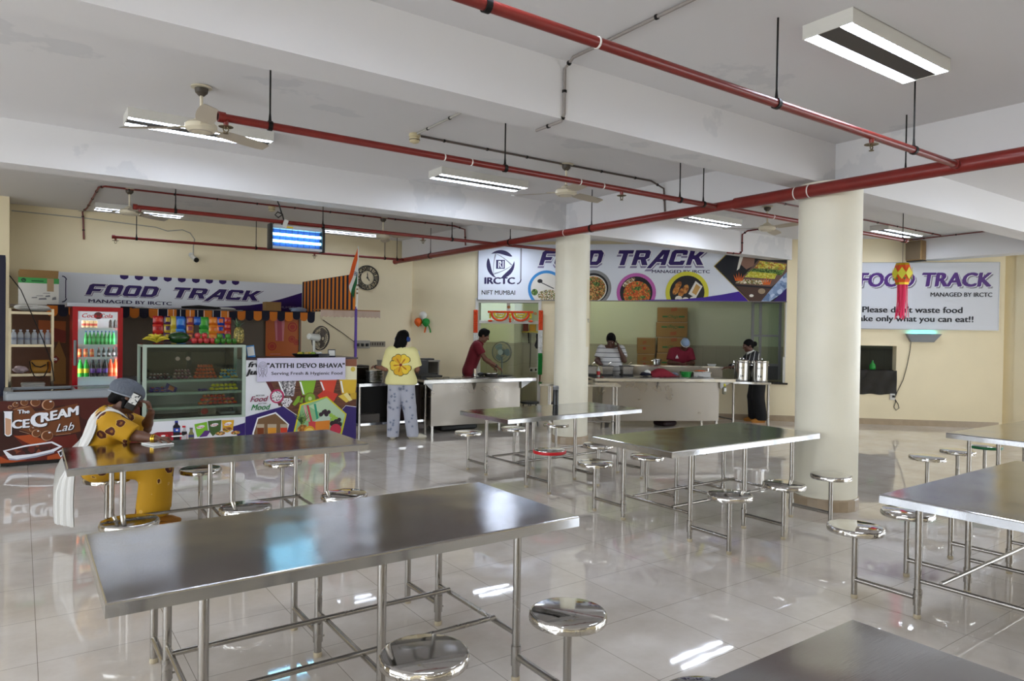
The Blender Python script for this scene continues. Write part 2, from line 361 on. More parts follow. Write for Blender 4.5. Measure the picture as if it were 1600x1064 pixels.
struct('wall_stall_side',MB().box(-.36,-.14,12.65,Y1,0,CEIL),M_CREAM)
WIN_L=[(-5.6,-1.0,.5,3.05),(0.2,4.2,.5,3.05),(4.6,8.0,.5,3.05)]
WIN_R=[(9.4,14.2,.6,3.05)]
WIN_E=[(-5.2,-1.,.6,3.05),(-.2,3.3,.6,3.05)]
struct('wall_left',wall_mb(X0-.2,X0,Y0,12.65,'y',WIN_L),M_CREAM)
struct('wall_rear',wall_mb(X0-.2,X1+.2,Y0-.2,Y0,'x',WIN_R),M_CREAM)
for a,b,c,d in WIN_L: portal((X0-.1,(a+b)/2,(c+d)/2),(0,-PI/2,0),d-c,b-a)
for a,b,c,d in WIN_R: portal(((a+b)/2,Y0-.1,(c+d)/2),(PI/2,0,0),b-a,d-c)
def kwall():
    mb=MB(); M=Matrix.Translation(KO)@Matrix.Rotation(KRZ,4,'Z')
    q=wall_mb(-1.4,9.9,0,.2,'x',[(0,1.33,0,2.31),(2.33,6.1,.74,2.31),(6.95,8.08,.59,1.485)])
    return mb.merge(q,M)
struct('wall_diagonal',kwall(),M_CREAM)
struct('wall_right',wall_mb(X1,X1+.2,Y0-.2,5.25,'y',WIN_E),M_CREAM)
for a,b,c,d in WIN_E: portal((X1+.1,(a+b)/2,(c+d)/2),(0,PI/2,0),d-c,b-a)
struct('trim_1',MB().box(X1-.10,X1,4.55,5.02,0,CEIL),M_CREAM)     # shallow pilaster beside the board
mb=MB(); Mk=Matrix.Translation(KO)@Matrix.Rotation(KRZ,4,'Z')
q=MB()
for a,b in ((-1.4,-.06),(1.38,9.84)): q.box(a,b,-.012,0,0,.11)
struct('baseboard_diagonal',mb.merge(q,Mk),M_SKIRT)
struct('baseboard_back',MB().box(-.14,6.6,Y1-.012,Y1,0,.11),M_SKIRT)
struct('baseboard_right',MB().box(X1-.012,X1,Y0,4.55,0,.11),M_SKIRT)
struct('beam',MB().box(X0,13.9,3.7,4.02,SOF,CEIL),M_CEIL)
struct('beam',MB().box(X0,12.02,7.76,8.06,SOF,CEIL),M_CEIL)
struct('beam',MB().box(X0,X1,-.6,-.28,SOF,CEIL),M_CEIL)
for a,b in ((4.02,7.76),(8.06,13.05),(-.28,3.7),(Y0,-.6)): struct('beam',MB().box(6.42,6.74,a,b,SOF,CEIL),M_CEIL)
for a,b in ((4.02,6.25),(-.28,3.7)): struct('beam',MB().box(13.5,13.9,a,b,SOF-.02,CEIL),M_CEIL)
def column(cx,cy,r):
    mb=MB(); mb.lathe([(r,0),(r,SOF)],(cx,cy,0),n=64); struct('column',mb,M_COLUMN)
    mb=MB(); mb.lathe([(r,0),(r+.016,.001),(r+.016,.10),(r+.010,.112),(r,.113)],(cx,cy,0),n=20); struct('trim_2',mb,M_SKIRT,smooth=10)
column(6.40,3.73,.285); column(6.76,8.0,.258)
# kitchen behind the diagonal wall
M_KWALL=mat('pale_green_kitchen_paint','#d0d6be',.5)
def dado_material():
    m=mat('kitchen_dado_tile','#b9b6a4',.25); nt,b,new,link=nodes(m)
    tc=new('ShaderNodeTexCoord'); br=new('ShaderNodeTexBrick'); br.offset=0; br.inputs['Scale'].default_value=1; br.inputs['Brick Width'].default_value=.3; br.inputs['Row Height'].default_value=.45; br.inputs['Mortar Size'].default_value=.002
    mp=new('ShaderNodeMapping'); mp.inputs['Rotation'].default_value=(PI/2,0,0); link(tc.outputs['Object'],mp.inputs['Vector']); link(mp.outputs[0],br.inputs['Vector'])
    br.inputs['Color1'].default_value=(*hexc('#b4b29e'),1); br.inputs['Color2'].default_value=(*hexc('#aba996'),1); br.inputs['Mortar'].default_value=(*hexc('#8b8a7c'),1); link(br.outputs['Color'],b.inputs['Base Color'])
    return m
M_DADO=dado_material()
def klocal(mb,name,mats,**k):
    o=struct(name,mb,mats,**k); o.location=KO; o.rotation_euler=(0,0,KRZ); return o
KB=2.5
klocal(MB().box(-1.6,9.9,KB,KB+.15,1.4,CEIL),'wall_kitchen_back',M_KWALL)
klocal(MB().box(-1.6,9.9,KB-.01,KB+.15,0,1.4),'wall_kitchen_dado',M_DADO)
klocal(MB().box(-.75,-.6,.2,KB,0,CEIL),'wall_kitchen_left',M_KWALL)
klocal(MB().box(.46,.58,1.25,KB-.01,1.4,CEIL),'wall_kitchen_pier',M_KWALL)
klocal(MB().box(.455,.585,1.24,KB-.01,0,1.4),'wall_kitchen_pier_dado',M_DADO)
klocal(MB().box(6.62,6.74,.2,KB-.01,0,CEIL),'wall_kitchen_right',M_KWALL)
klocal(MB().box(9.75,9.9,.2,KB,0,CEIL),'wall_kitchen_end',M_KWALL)
M_GRANITE=mat('black_granite','#17161a',.15)
klocal(MB().box(2.29,6.14,-.04,.26,.71,.742),'windowsill',M_GRANITE)
M_ALU=mat('white_aluminium','#c9c7c0',.4,.0)
q=MB()
for a in (-.02,1.29): q.box(a,a+.06,-.035,.235,0,2.34)
q.box(.04,1.29,-.035,.235,2.25,2.31).box(.04,1.29,.06,.12,1.82,1.88).box(.62,.68,.06,.12,1.88,2.25)
klocal(q,'door_1',M_ALU)
M_PANE=pane_mat('clear_glass','#eef5f1')
klocal(MB().box(.04,.62,.085,.09,1.88,2.25).box(.68,1.29,.085,.09,1.88,2.25),'window_1',M_PANE)
# ---------------------------------------------------------------- dining tables with fixed stools
S_TOP=steel('brushed_steel_top',(.47,.475,.49),.115,dent=.13,brush=(1.5,90,1),dscale=2.0,rvar=.05)
S_LEG=steel('steel_tube',(.37,.35,.325),.24,brush=(60,60,2),rvar=.08)
S_SEAT=steel('polished_seat_steel',(.70,.69,.67),.06,brush=(6,6,6),rvar=.03,dent=.05,dscale=5)
S_RIM=steel('hammered_seat_rim',(.55,.53,.50),.10,dent=.3,dscale=16,rvar=.05)
M_CAP=mat('cream_rubber','#b3a68d',.7)
M_RED=mat('red_tape','#c9121f',.35); M_GREENT=mat('green_tape','#0d6b3d',.35)
TW,TD,TH=1.98,.893,.75
LX,LY,ST=.685,.373,.3745
def tube_leg(mb,x,y,z0,z1,r): mb.lathe([(r,z0),(r,z1)],(x,y,0),n=16)
def make_table():
    t=thing('dining_table','steel canteen table','table')
    mb=MB(); hx,hy=TW/2,TD/2
    # folded sheet top: slightly crowned, apron turned down, lip turned in
    P=[]; nx,ny=14,8
    for i in range(nx+1):
        P.append([(-hx+TW*i/nx,-hy+TD*j/ny,TH-.0015*(math.sin(PI*i/nx)*math.sin(PI*j/ny))) for j in range(ny+1)])
    mb.grid(P)
    e=.006
    for (ax,ay),(bx,by) in (((-hx,-hy),(hx,-hy)),((hx,-hy),(hx,hy)),((hx,hy),(-hx,hy)),((-hx,hy),(-hx,-hy))):
        d=V((bx-ax,by-ay,0)).normalized(); n=V((d.y,-d.x,0))
        a,b=V((ax,ay,TH)),V((bx,by,TH)); q=[]
        for p in (a,b):
            c=V((math.copysign(1,p.x),math.copysign(1,p.y),0))
            q.append([p,p+c*e*.7+V((0,0,-e*.5)),p+c*e+V((0,0,-e*1.4)),p+c*e+V((0,0,-.05)),p-c*.012+V((0,0,-.05))])
        mb.grid(q)
    part('tabletop',mb,S_TOP,t,smooth=10)
    for i in (-1,0,1):
        for sd in (-1,1):
            x,y=i*LX,sd*LY
            mb=MB(); tube_leg(mb,x,y,.015,TH-.006,.0185)
            lg=part('leg',mb,S_LEG,t)
            mb=MB(); mb.lathe([(.0235,.075),(.0235,.168)],(x,y,0),n=16); mb.cyl((x+.02*1,y,.098),(x+.032,y,.098),.005,n=8); part('collar',mb,S_LEG,lg)
            mb=MB(); mb.lathe([(.019,0),(.021,.004),(.021,.02),(.019,.024)],(x,y,0),n=14); part('foot_cap',mb,M_CAP,lg)
            ys=sd*(LY+ST)
            mb=MB(); mb.cyl((x,y+sd*.02,.118),(x,ys,.118),.0155,n=14); tube_leg(mb,x,ys,.015,.43,.0175)
            st=part('stool',mb,S_LEG,t)
            mb=MB(); mb.lathe([(.02,.405),(.05,.418),(.152,.424),(.165,.418),(.167,.43),(.165,.448),(.160,.4535),(.152,.4555),(.01,.4565)],(x,ys,0),n=40,ms=[0,0,1,1,1,1,0,0]); part('seat',mb,[S_SEAT,S_RIM],st,smooth=50)
            mb=MB(); mb.lathe([(.018,0),(.02,.004),(.02,.02),(.018,.024)],(x,ys,0),n=14); part('foot_cap',mb,M_CAP,st)
        mb=MB(); mb.cyl((i*LX,-LY+.018,.222),(i*LX,LY-.018,.222),.0125,n=12); part('crossbar',mb,S_LEG,t)
    for yy in (-.19,.25):
        mb=MB(); mb.cyl((-LX,yy,.236),(LX,yy,.236),.0125,n=12); part('stretcher',mb,S_LEG,t)
    return t
TABLES=[((1.222,2.999),-.15,'long steel table nearest the camera with bluish light on its brushed top'),
 ((1.24,5.537),-.54,'steel table at which the seated woman in yellow leans'),
 ((5.022,4.021),-.11,'steel table beside the stouter round column, in front of the steel urns'),
 ((5.049,6.275),1.7,'steel table with a black flask on it and a red-rimmed stool'),
 ((4.974,1.548),.5,'steel table cut by the picture edge, the lower of the two at right'),
 ((8.125,2.512),0.,'farthest steel table at the right picture edge with a green-rimmed stool'),
 ((1.145,.698),0.,'steel table in the bottom right corner, only a corner of its top visible')]
tabs=[]
tproto=make_table()
for i,((x,y),r,lab) in enumerate(TABLES):
    if i==0: o=tproto; o.location=(x,y,0); o.rotation_euler=(0,0,math.radians(r)); WM[o.name]=Matrix.Translation((x,y,0))@Matrix.Rotation(math.radians(r),4,'Z')
    else: o=dup(tproto,(x,y,0),math.radians(r))
    tag(o,lab,'table','steel canteen tables with fixed stools'); tabs.append(o)
def rim_tape(tab,x,ys,m,lab):
    st=[c for c in tab.children if c.name.startswith('stool')]
    s=min(st,key=lambda c:(sum((V(v.co)-V((x,ys,.2))).length for v in list(c.data.vertices)[:40])))
    mb=MB(); mb.lathe([(.168,.421),(.1695,.424),(.1695,.447),(.168,.450)],(x,ys,0),n=40)
    o=bpy.data.objects.new('rim_tape',mb.mesh('rim_tape',m)); COL.objects.link(o); o.parent=s; o['label']=lab
rim_tape(tabs[3],-LX,-(LY+ST),M_RED,'red tape round the seat edge'); rim_tape(tabs[5],LX,LY+ST,M_GREENT,'green tape round the seat edge')
# ---------------------------------------------------------------- ceiling lights
M_TUBE=mat('fluorescent_tube','#e4eeff',.4,emit=TUBE); M_FIX=mat('white_enamel','#cfccc4',.45); M_FIXD=mat('dark_reflector','#3c3a36',.5); M_LOUV=mat('louvre_plate','#dfe6ee',.3)
M_BLACK=mat('black_plastic','#141414',.45)
def make_light():
    t=thing('ceiling_light','twin tube ceiling light','light')
    mb=MB(); L,W,H=1.22,.31,.085
    mb.box(-L/2,L/2,-W/2,-W/2+.008,-H,0).box(-L/2,L/2,W/2-.008,W/2,-H,0).box(-L/2,-L/2+.008,-W/2+.008,W/2-.008,-H,0).box(L/2-.008,L/2,-W/2+.008,W/2-.008,-H,0).box(-L/2,L/2,-W/2,W/2,-.006,0)
    part('housing',mb,M_FIX,t,smooth=0)
    part('centre_plate',MB().box(-L/2+.01,L/2-.01,-.068,.068,-H+.004,-H+.012),M_FIXD,t,smooth=0)
    for s in (-1,1):
        d=part('diffuser',MB().box(-L/2+.012,L/2-.012,s*.108-.036,s*.108+.036,-H+.004,-H+.012),M_TUBE,t,smooth=0)
        mb=MB()
        for k in range(24): x=-L/2+.03+k*(L-.06)/23; mb.box(x-.0015,x+.0015,s*.108-.036,s*.108+.036,-H,-H+.004)
        mb.box(-L/2+.03,L/2-.03,s*.108-.037,s*.108-.035,-H,-H+.004).box(-L/2+.03,L/2-.03,s*.108+.035,s*.108+.037,-H,-H+.004); part('louvre',mb,M_LOUV,d,smooth=0)
    return t
LIGHTS=[((4.43,2.27),'twin tube light on the ceiling in front of the nearest crossbeam, largest in view'),((1.34,6.86),'twin tube light behind the blades of the largest ceiling fan'),((4.48,7.04),'twin tube light between two red pipes, bright patch on the beam behind'),
 ((8.85,7.15),'twin tube light over the steel urns, lighting the beam before the kitchen sign'),((1.51,12.25),'thin twin tube light above the snack stall, behind a small fan'),((4.9,12.2),'thin twin tube light half hidden by the insect killer'),((12.2,5.9),'twin tube light by the wooden wall speaker, partly behind the stouter column'),
 ((7.4,11.2),'twin tube light glimpsed beside the slimmer column, above the kitchen sign'),
 ((1.2,2.27),None),((9.0,2.4),None),((1.34,-3.4),None),((4.45,-3.4),None),((9.0,-3.4),None),((-3.4,2.27),None),((-3.4,6.86),None),((-3.4,-3.4),None)]
lp=make_light()
for i,((x,y),lab) in enumerate(LIGHTS):
    o=lp if i==0 else dup(lp,(0,0,0))
    o.location=(x,y,CEIL); WM[o.name]=Matrix.Translation((x,y,CEIL)); tag(o,lab or 'twin tube ceiling light outside the picture',None,'twin tube ceiling lights'); o['category']='light'
M_TUBE_DIM=mat('dimmed_fluorescent_tube','#e4eeff',.4,emit=6.)  # same tubes as the others, turned down to keep the back wall darker
for o in [q for q in bpy.data.objects if q.get('label') and ('thin twin tube' in q['label'])]:
    for c in o.children:
        if c.name.startswith('diffuser'): c.data=c.data.copy(); c.data.materials[0]=M_TUBE_DIM
# kitchen lamps
def kitchen_lamp(s,t,lab,L=1.2,e=None):
    p=K(s,t,CEIL-.002); th=thing('tube_lamp',lab,'light',p,KRZ,'kitchen tube lamps')
    part('batten',MB().box(-L/2,L/2,-.03,.03,-.05,0),M_FIX,th,smooth=0); mb=MB(); mb.cyl((-L/2+.02,0,-.07),(L/2-.02,0,-.07),.014,n=12); part('tube',mb,mat('kitchen_tube%d'%(e or 26),'#f4fbe6',.4,emit=e or 26.),th)
kitchen_lamp(2.4,1.4,'tube lamp on the kitchen ceiling, hidden above the sign')
kitchen_lamp(-.02,.8,'unseen tube lamp added to brighten the room beyond the doorway',1.0,45.)  # added unseen lamp, standing in for window light on the wall inside
# ---------------------------------------------------------------- sprinkler pipes, cables, fans under the ceiling
M_PIPE=mat('red_pipe_paint','#7a2620',.28,var=.12,vscale=6); M_ROD=mat('black_iron','#1c1a19',.5,.6); M_ZINC=steel('galvanised','#a9abad' and (.45,.46,.47),.4)
M_BRASS=mat('dull_brass','#6f6248',.4,.8)
PZ=3.0
def hanger(p,t,r,top=CEIL):
    mb=MB(); mb.cyl((p.x,p.y,PZ+r+.05),(p.x,p.y,top),.006,n=8); o=part('hanger_rod',mb,M_ROD,t,world=True)
    mb=MB(); d=V((1,0,0)) if t['axis']=='x' else V((0,1,0))
    mb.cyl(p-d*.014,p+d*.014,r+.007,n=16); mb.cyl((p.x,p.y,PZ+r),(p.x,p.y,PZ+r+.06),.011,.006,n=8); part('clamp',mb,M_ROD,t,world=True)
def sprinkler(p,t,r):
    mb=MB(); mb.cyl((p.x,p.y,PZ-r+.004),(p.x,p.y,PZ-r-.03),.018,.014,n=12)
    o=part('sprinkler_head',mb,M_PIPE,t,world=True)
    mb=MB(); mb.lathe([(.012,PZ-r-.028),(.045,PZ-r-.034),(.046,PZ-r-.031),(.012,PZ-r-.026)],(p.x,p.y,0),n=20)
    for a in (-1,1): mb.tube([(p.x+a*.008,p.y,PZ-r-.03),(p.x+a*.017,p.y,PZ-r-.05),(p.x+a*.006,p.y,PZ-r-.072)],.004,n=6)
    mb.lathe([(.003,-.05),(.004,-.03)],(p.x,p.y,PZ-r),n=6); mb.lathe([(.016,-.076),(.016,-.072)],(p.x,p.y,PZ-r),n=14); part('deflector',mb,M_BRASS,o,world=True)
def pipe(name_lab,axis,c,a,b,r,rods,heads,rings=(),segs=None):
    pos=(lambda q: V((q,c,PZ))) if axis=='x' else (lambda q: V((c,q,PZ)))
    t=thing('sprinkler_pipe',name_lab,'pipe',pos((a+b)/2),0,'red sprinkler pipes'); t['axis']=axis
    for (q0,q1,rr) in (segs or [(a,b,r)]):
        mb=MB(); mb.cyl(pos(q0),pos(q1),rr,n=20); part('pipe_run',mb,M_PIPE,t,world=True)
    for e in (a,b):
        rr=segs[0][2] if segs and e==a else r
        mb=MB(); d=.02 if e==a else -.02; mb.cyl(pos(e),pos(e+d*2.2),rr+.008,n=18); part('end_fitting',mb,M_PIPE,t,world=True)
    for q in rods: hanger(pos(q),t,r)
    for q in heads: sprinkler(pos(q),t,r)
    for q in rings:
        mb=MB(); mb.cyl(pos(q-.005),pos(q+.005),(r if not segs or q>segs[0][1] else segs[0][2])+.0025,n=18); part('tape_ring',mb,mat('white_tape','#e8e6e0',.6),t,world=True)
    return t
pipe('thick red main sprinkler pipe running past the tops of both round columns','y',6.03,-5.6,12.55,.046,[2.86,6.77,8.6,11.1],[],[3.86,3.72,7.3],segs=[(-5.6,4.55,.060),(4.55,12.55,.046)])
pipe('red branch pipe crossing in front of the nearest beam, with three hangers','x',2.45,-5.5,5.98,.026,[1.58,3.61,5.28,-1.2],[4.69],[2.2])
pipe('red branch pipe starting by the largest ceiling fan and ending over the lantern','x',4.77,1.03,10.12,.026,[1.36,3.28,5.43,5.79,10.02],[1.08,4.62,8.2],[2.7,2.95,4.1,4.38,7.0])
pipe('red branch pipe carrying the insect killer','x',8.92,1.03,7.3,.024,[1.47,3.24,5.2],[1.1,4.72])
pipe('lowest red branch pipe across the back wall above the stall','x',12.1,1.12,5.98,.022,[1.45,3.24,5.6,5.85],[1.17,4.25])
M_COND=mat('red_conduit','#6e2420',.4); M_WHITEC=mat('grey_cable','#a8a49c',.6); M_BLKC=mat('black_cable','#1d1b1a',.6)
def cable(name,pts,r,m,lab,cat='cable',clips=0,group=None,m2=None):
    t=thing(name,lab,cat,pts[len(pts)//2],0,group)
    mb=MB(); mb.tube(pts,r,n=8); part('run',mb,m,t,world=True)
    if clips:
        for i in range(len(pts)-1):
            a,b=V(pts[i]),V(pts[i+1]); n=max(1,int((b-a).length/clips))
            for k in range(n):
                p=a.lerp(b,(k+.5)/n); mb=MB(); d=(b-a).normalized(); mb.cyl(p-d*.008,p+d*.008,r*1.5,n=8); part('clip',mb,m2 or M_ROD,t,world=True)
    return t
cz=CEIL-.012
cable('conduit',[aty(131,374,Y1-.014),aty(130,345,Y1-.014),(.80,Y1-.05,3.47),(.84,12.75,cz),(.84,10.75,cz),(.9,10.62,cz),(5.9,10.55,cz),(6.2,10.55,cz),(6.38,10.5,3.44),(6.4,10.5,3.16)],.013,M_COND,'red conduit zigzagging down the back wall corner and along the ceiling','conduit',.55)
cable('conduit',[(3.02,-5,cz),(3.02,1.6,cz),(3.02,3.6,cz),(3.02,3.688,3.44),(3.02,3.688,3.13),(3.02,3.72,3.09),(3.02,4.0,3.09)],.011,mat('grey_conduit','#8d8580',.5),'grey conduit stepping down over the face of the nearest beam','conduit',.42)
cable('cable',[(3.03,5.06,cz),(3.03,5.86,cz)],.010,M_WHITEC,'short pale cable between the beam and the ceiling smoke detector','cable',.35)
cable('cable',[(3.1,5.92,cz),(4.6,5.92,cz),(6.2,5.9,cz),(6.4,5.88,3.42),(6.405,5.86,3.14)],.011,mat('mottled_cable','#5b4f49',.6),'dark mottled cable from the smoke detector past a fan to the crossbeam','cable',.5)
cable('conduit',[(10.38,6.2,cz),(10.45,7.62,cz),(10.47,7.742,3.44),(10.47,7.742,3.14),(10.4,7.75,3.09),(10.1,7.78,3.09)],.013,M_COND,'red conduit bending down the beam in front of the wide kitchen sign','conduit',.4)
cable('conduit',[(8.4,5.75,cz),(13.45,5.75,cz)],.012,M_COND,'straight red conduit on the ceiling leading to the wall speaker','conduit',.6)
cable('conduit',[(13.46,6.3,3.46),(13.46,4.7,cz)],.010,M_COND,'short red conduit along the top of the beam behind the lantern','conduit',.5)
M_IVORY=mat('aged_ivory_plastic','#c9bb95',.5)
def detector(x,y,lab):
    t=thing('smoke_detector',lab,'smoke detector',(x,y,CEIL))
    mb=MB(); mb.lathe([(.05,0),(.055,-.012),(.052,-.03),(.04,-.034)],n=24); part('base',mb,M_IVORY,t)
    mb=MB(); mb.lathe([(.046,-.034),(.05,-.05),(.045,-.078),(.02,-.09),(.004,-.09)],n=24); part('sensor_head',mb,M_IVORY,t)
    mb=MB(); mb.lathe([(.047,-.055),(.0515,-.056),(.0515,-.062),(.046,-.063)],n=24); part('grille_ring',mb,mat('brown_grille','#5b5140',.6),t)
detector(3.03,5.92,'ivory smoke detector on the ceiling where two cables meet'); detector(3.09,10.7,'ivory smoke detector beside the long red conduit above the insect killer')
# fans
M_FAN=mat('ivory_fan_enamel','#d6ccb4',.4); M_FANB=mat('dusty_fan_blade','#b9ae9c',.5)
def make_fan():
    t=thing('ceiling_fan','ceiling fan','fan')
    mb=MB(); mb.lathe([(.02,0),(.075,-.004),(.078,-.012),(.03,-.016)],n=24); part('ceiling_plate',mb,M_FAN,t)
    mb=MB(); mb.lathe([(.028,-.012),(.05,-.02),(.045,-.05),(.02,-.075)],n=20); part('canopy',mb,mat('dark_canopy','#4a4238',.5),t)
    mb=MB(); mb.cyl((0,0,-.06),(0,0,-.25),.012,n=12); part('down_rod',mb,M_FAN,t)
    mb=MB(); mb.lathe([(.018,-.235),(.05,-.255),(.055,-.27),(.1,-.282),(.118,-.3),(.118,-.33),(.09,-.35),(.05,-.358),(.005,-.36)],n=32); m=part('motor',mb,M_FAN,t)
    mb=MB(); mb.lathe([(.06,-.3555),(.085,-.352),(.088,-.349),(.06,-.350)],n=28); part('motor_ring',mb,M_FANB,m)
    for k in range(3):
        a=2*PI*k/3; R=Matrix.Rotation(a,4,'Z'); mb=MB(); P=[]
        for i in range(9):
            u=i/8; x=.17+.45*u; w=.055+.018*math.sin(PI*u); 
            if i==8: w=.04
            P.append([R@V((x,s*w,-.318-.012*s-.006*u)) for s in (-1,-.3,.4,1)])
        mb.grid(P); P2=[[p-V((0,0,.003)) for p in row] for row in P]; mb.grid(P2); b=part('blade',mb,M_FANB,t,smooth=60)
        mb=MB(); q=MB(); q.box(.09,.22,-.018,.018,-.316,-.311); mb.merge(q,R); part('blade_arm',mb,M_FAN,b)
    return t
FANS=[((1.13,5.79),24.7,'largest ceiling fan in view, just above a lit tube light'),((4.89,5.92),10,'ceiling fan below the mottled cable, next to the middle tube light'),((8.73,6.04),20,'ceiling fan over the serving area between tube light and stouter column'),((1.19,10.66),35,'small distant fan before the thin light above the stall'),((4.87,10.6),60,'small distant fan nearest the flag'),((4.9,2.6),40,None)]
fp=make_fan()
for i,((x,y),a,lab) in enumerate(FANS[:5]):
    o=fp if i==0 else dup(fp,(0,0,0)); o.location=(x,y,CEIL); o.rotation_euler=(0,0,math.radians(a)); WM[o.name]=Matrix.Translation((x,y,CEIL)); tag(o,lab,'fan','ceiling fans')
# insect killer under the branch pipe
def insect_killer():
    x0,x1,z0,z1,y=2.54,3.25,2.655,2.955,8.92
    t=thing('insect_killer','black-ended insect killer with two glowing cyan tubes','insect killer',((x0+x1)/2,y,z0))
    for x in (x0,x1): part('end_cap',MB().rbox((x+(.018 if x==x0 else -.018),y,(z0+z1)/2),(.04,.13,z1-z0+.02),.012),M_BLACK,t,world=True)
    part('top_rail',MB().box(x0+.03,x1-.03,y-.05,y+.05,z1-.045,z1),mat('silver_plastic','#b9bdc2',.35),t,world=True,smooth=0)
    part('tray',MB().box(x0+.03,x1-.03,y-.055,y+.055,z0,z0+.03),mat('silver_plastic','#b9bdc2',.35),t,world=True,smooth=0)
    part('back_panel',MB().box(x0+.03,x1-.03,y+.035,y+.04,z0+.03,z1-.045),mat('blue_reflector','#2c4a86',.3),t,world=True,smooth=0)
    for z in (z0+.10,z0+.185):
        mb=MB(); mb.cyl((x0+.04,y-.01,z),(x1-.04,y-.01,z),.0155,n=14); part('tube',mb,mat('cyan_tube','#9fe9ff',.4,emit=5.),t,world=True)
    mb=MB()
    for k in range(9): x=x0+.05+k*(x1-x0-.1)/8; mb.box(x-.0015,x+.0015,y-.053,y-.05,z0+.03,z1-.045)
    for k in range(9): z=z0+.045+k*.023; mb.box(x0+.035,x1-.035,y-.05,y-.048,z,z+.0015)
    part('wire_grille',mb,M_ROD,t,world=True,smooth=0)
    part('caution_label',MB().box(2.73,2.83,y-.052,y-.05,z1-.032,z1-.012),mat('yellow_label','#d9b81e',.5),t,world=True,smooth=0)
    mb=MB(); mb.tube([(2.70,y,z1),(2.73,y,z1+.06),(2.70,y-.03,z1+.14),(2.64,y-.03,z1+.16),(2.61,y-.03,z1+.12),(2.65,y-.03,z1+.09),(2.70,y-.02,z1+.13),(2.67,y,z1+.25),(2.62,y,z1+.36),(2.60,y,CEIL-.005)],.009,n=8); part('power_cord',mb,M_BLKC,t,world=True)
    part('plug_adapter',MB().cbox((2.735,y-.04,z1+.02),(.05,.03,.1),ry=.3),mat('white_plug','#d4d2cb',.4),t,world=True)
    mb=MB()
    for x in (x0+.06,x1-.02): mb.cyl((x,y,z1-.005),(x,y,PZ-.02),.004,n=6)
    part('hook',mb,M_ROD,t,world=True)
insect_killer()
def cctv():
    c=aty(303,403,Y1-.1); t=thing('security_camera','black and white bullet security camera on the back wall','camera',(c.x,Y1,c.z))
    part('bracket',MB().cyl((c.x-.03,Y1,c.z+.06),(c.x,Y1-.07,c.z+.02),.018,n=10).cyl((c.x-.03,Y1-.012,c.z+.06),(c.x-.03,Y1,c.z+.06),.04,n=16),mat('white_plug','#d4d2cb',.4),t,world=True)
    d=V((.25,-.85,-.42)).normalized(); b=part('camera_body',MB().cyl(c-d*.06,c+d*.09,.038,.042,n=20),mat('white_plug','#d4d2cb',.4),t,world=True)
    part('lens_ring',MB().cyl(c+d*.088,c+d*.11,.043,.040,n=20),M_BLACK,b,world=True)
cctv()
cable('cable',[aty(*p,Y1-.006) for p in [(18,329),(135,341),(243,355),(262,361),(285,359),(297,364),(304,374),(302,385),(302,399)]],.008,mat('grey_cable','#a8a49c',.6),'thin cable drooping along the back wall to the security camera','cable')
def speaker():
    x=13.5; t=thing('wall_speaker','brown wooden box speaker fixed to the white beam','speaker',(x,6.12,3.07))
    part('cabinet',MB().rbox((x-.11,6.14,3.24),(.2,.28,.36),.02),mat('worn_wood','#8d6f45',.5,var=.2,vscale=8),t,world=True)
    part('grille',MB().rbox((x-.215,6.14,3.24),(.012,.25,.33),.012),mat('brown_cloth','#6a5a44',.9),t,world=True)
    part('bracket',MB().box(x-.16,x,6.0,6.28,3.045,3.06),M_ROD,t,world=True,smooth=0)
speaker()
# ---------------------------------------------------------------- hanging paper lantern
def lantern():
    c=V((10.03,4.77,0)); zt=2.69; t=thing('paper_lantern','golden paper lantern with bright pink streamers hanging from a pipe','lantern',(c.x,c.y,2.0))
    mg=mat('gold_foil','#c9a21c',.3,.5); mo=mat('orange_foil','#e2571c',.35); my=mat('yellow_foil','#d8d01f',.35); mp=mat('pink_streamer','#f02f64',.5); mgn=mat('green_foil','#2f8a2a',.4)
    prof=[(.085,.30),(.095,.27),(.125,.18),(.125,.13),(.09,.03),(.085,0)]; mb=MB(); mb.lathe(prof,(c.x,c.y,zt-.31),n=8,ms=[0,1,1,1,0]); part('lantern_shell',mb,[mg,mo],t,world=True,smooth=0)
    mb=MB()
    for k in range(8):
        a=2*PI*(k+.5)/8; d=V((math.cos(a),math.sin(a),0)); s=V((-d.y,d.x,0)); o=c+d*.118+V((0,0,zt-.155))
        mb.prism([(0,.085),(.055,0),(0,-.085),(-.055,0)],o,s,V((0,0,1)),d*.004,m=0)
        mb.prism([(.02,-.06),(.05,-.06),(.035,-.1)],o,s,V((0,0,1)),d*.003,m=1)
    part('foil_pattern',mb,[my,mgn],t,world=True,smooth=0)
    mb=MB()
    for k in range(26):
        a=2*PI*k/26; r=.05+.01*(k%3); x,y=c.x+r*math.cos(a),c.y+r*math.sin(a); L=.44+.06*rnd.random(); q=rnd.uniform(-.02,.02)
        pts=[(x,y,zt-.30),(x+q,y+q*.5,zt-.30-L*.5),(x+q*1.6,y-q,zt-.30-L)]
        w=.009; P=[[V(p)+V((-math.sin(a)*w*s,math.cos(a)*w*s,0)) for s in (-1,1)] for p in pts]; mb.grid(P)
    part('streamer_fringe',mb,mp,t,world=True)
    part('string',MB().cyl((c.x,c.y,zt-.01),(c.x,c.y,PZ-.02),.003,n=6),M_BLKC,t,world=True)
lantern()
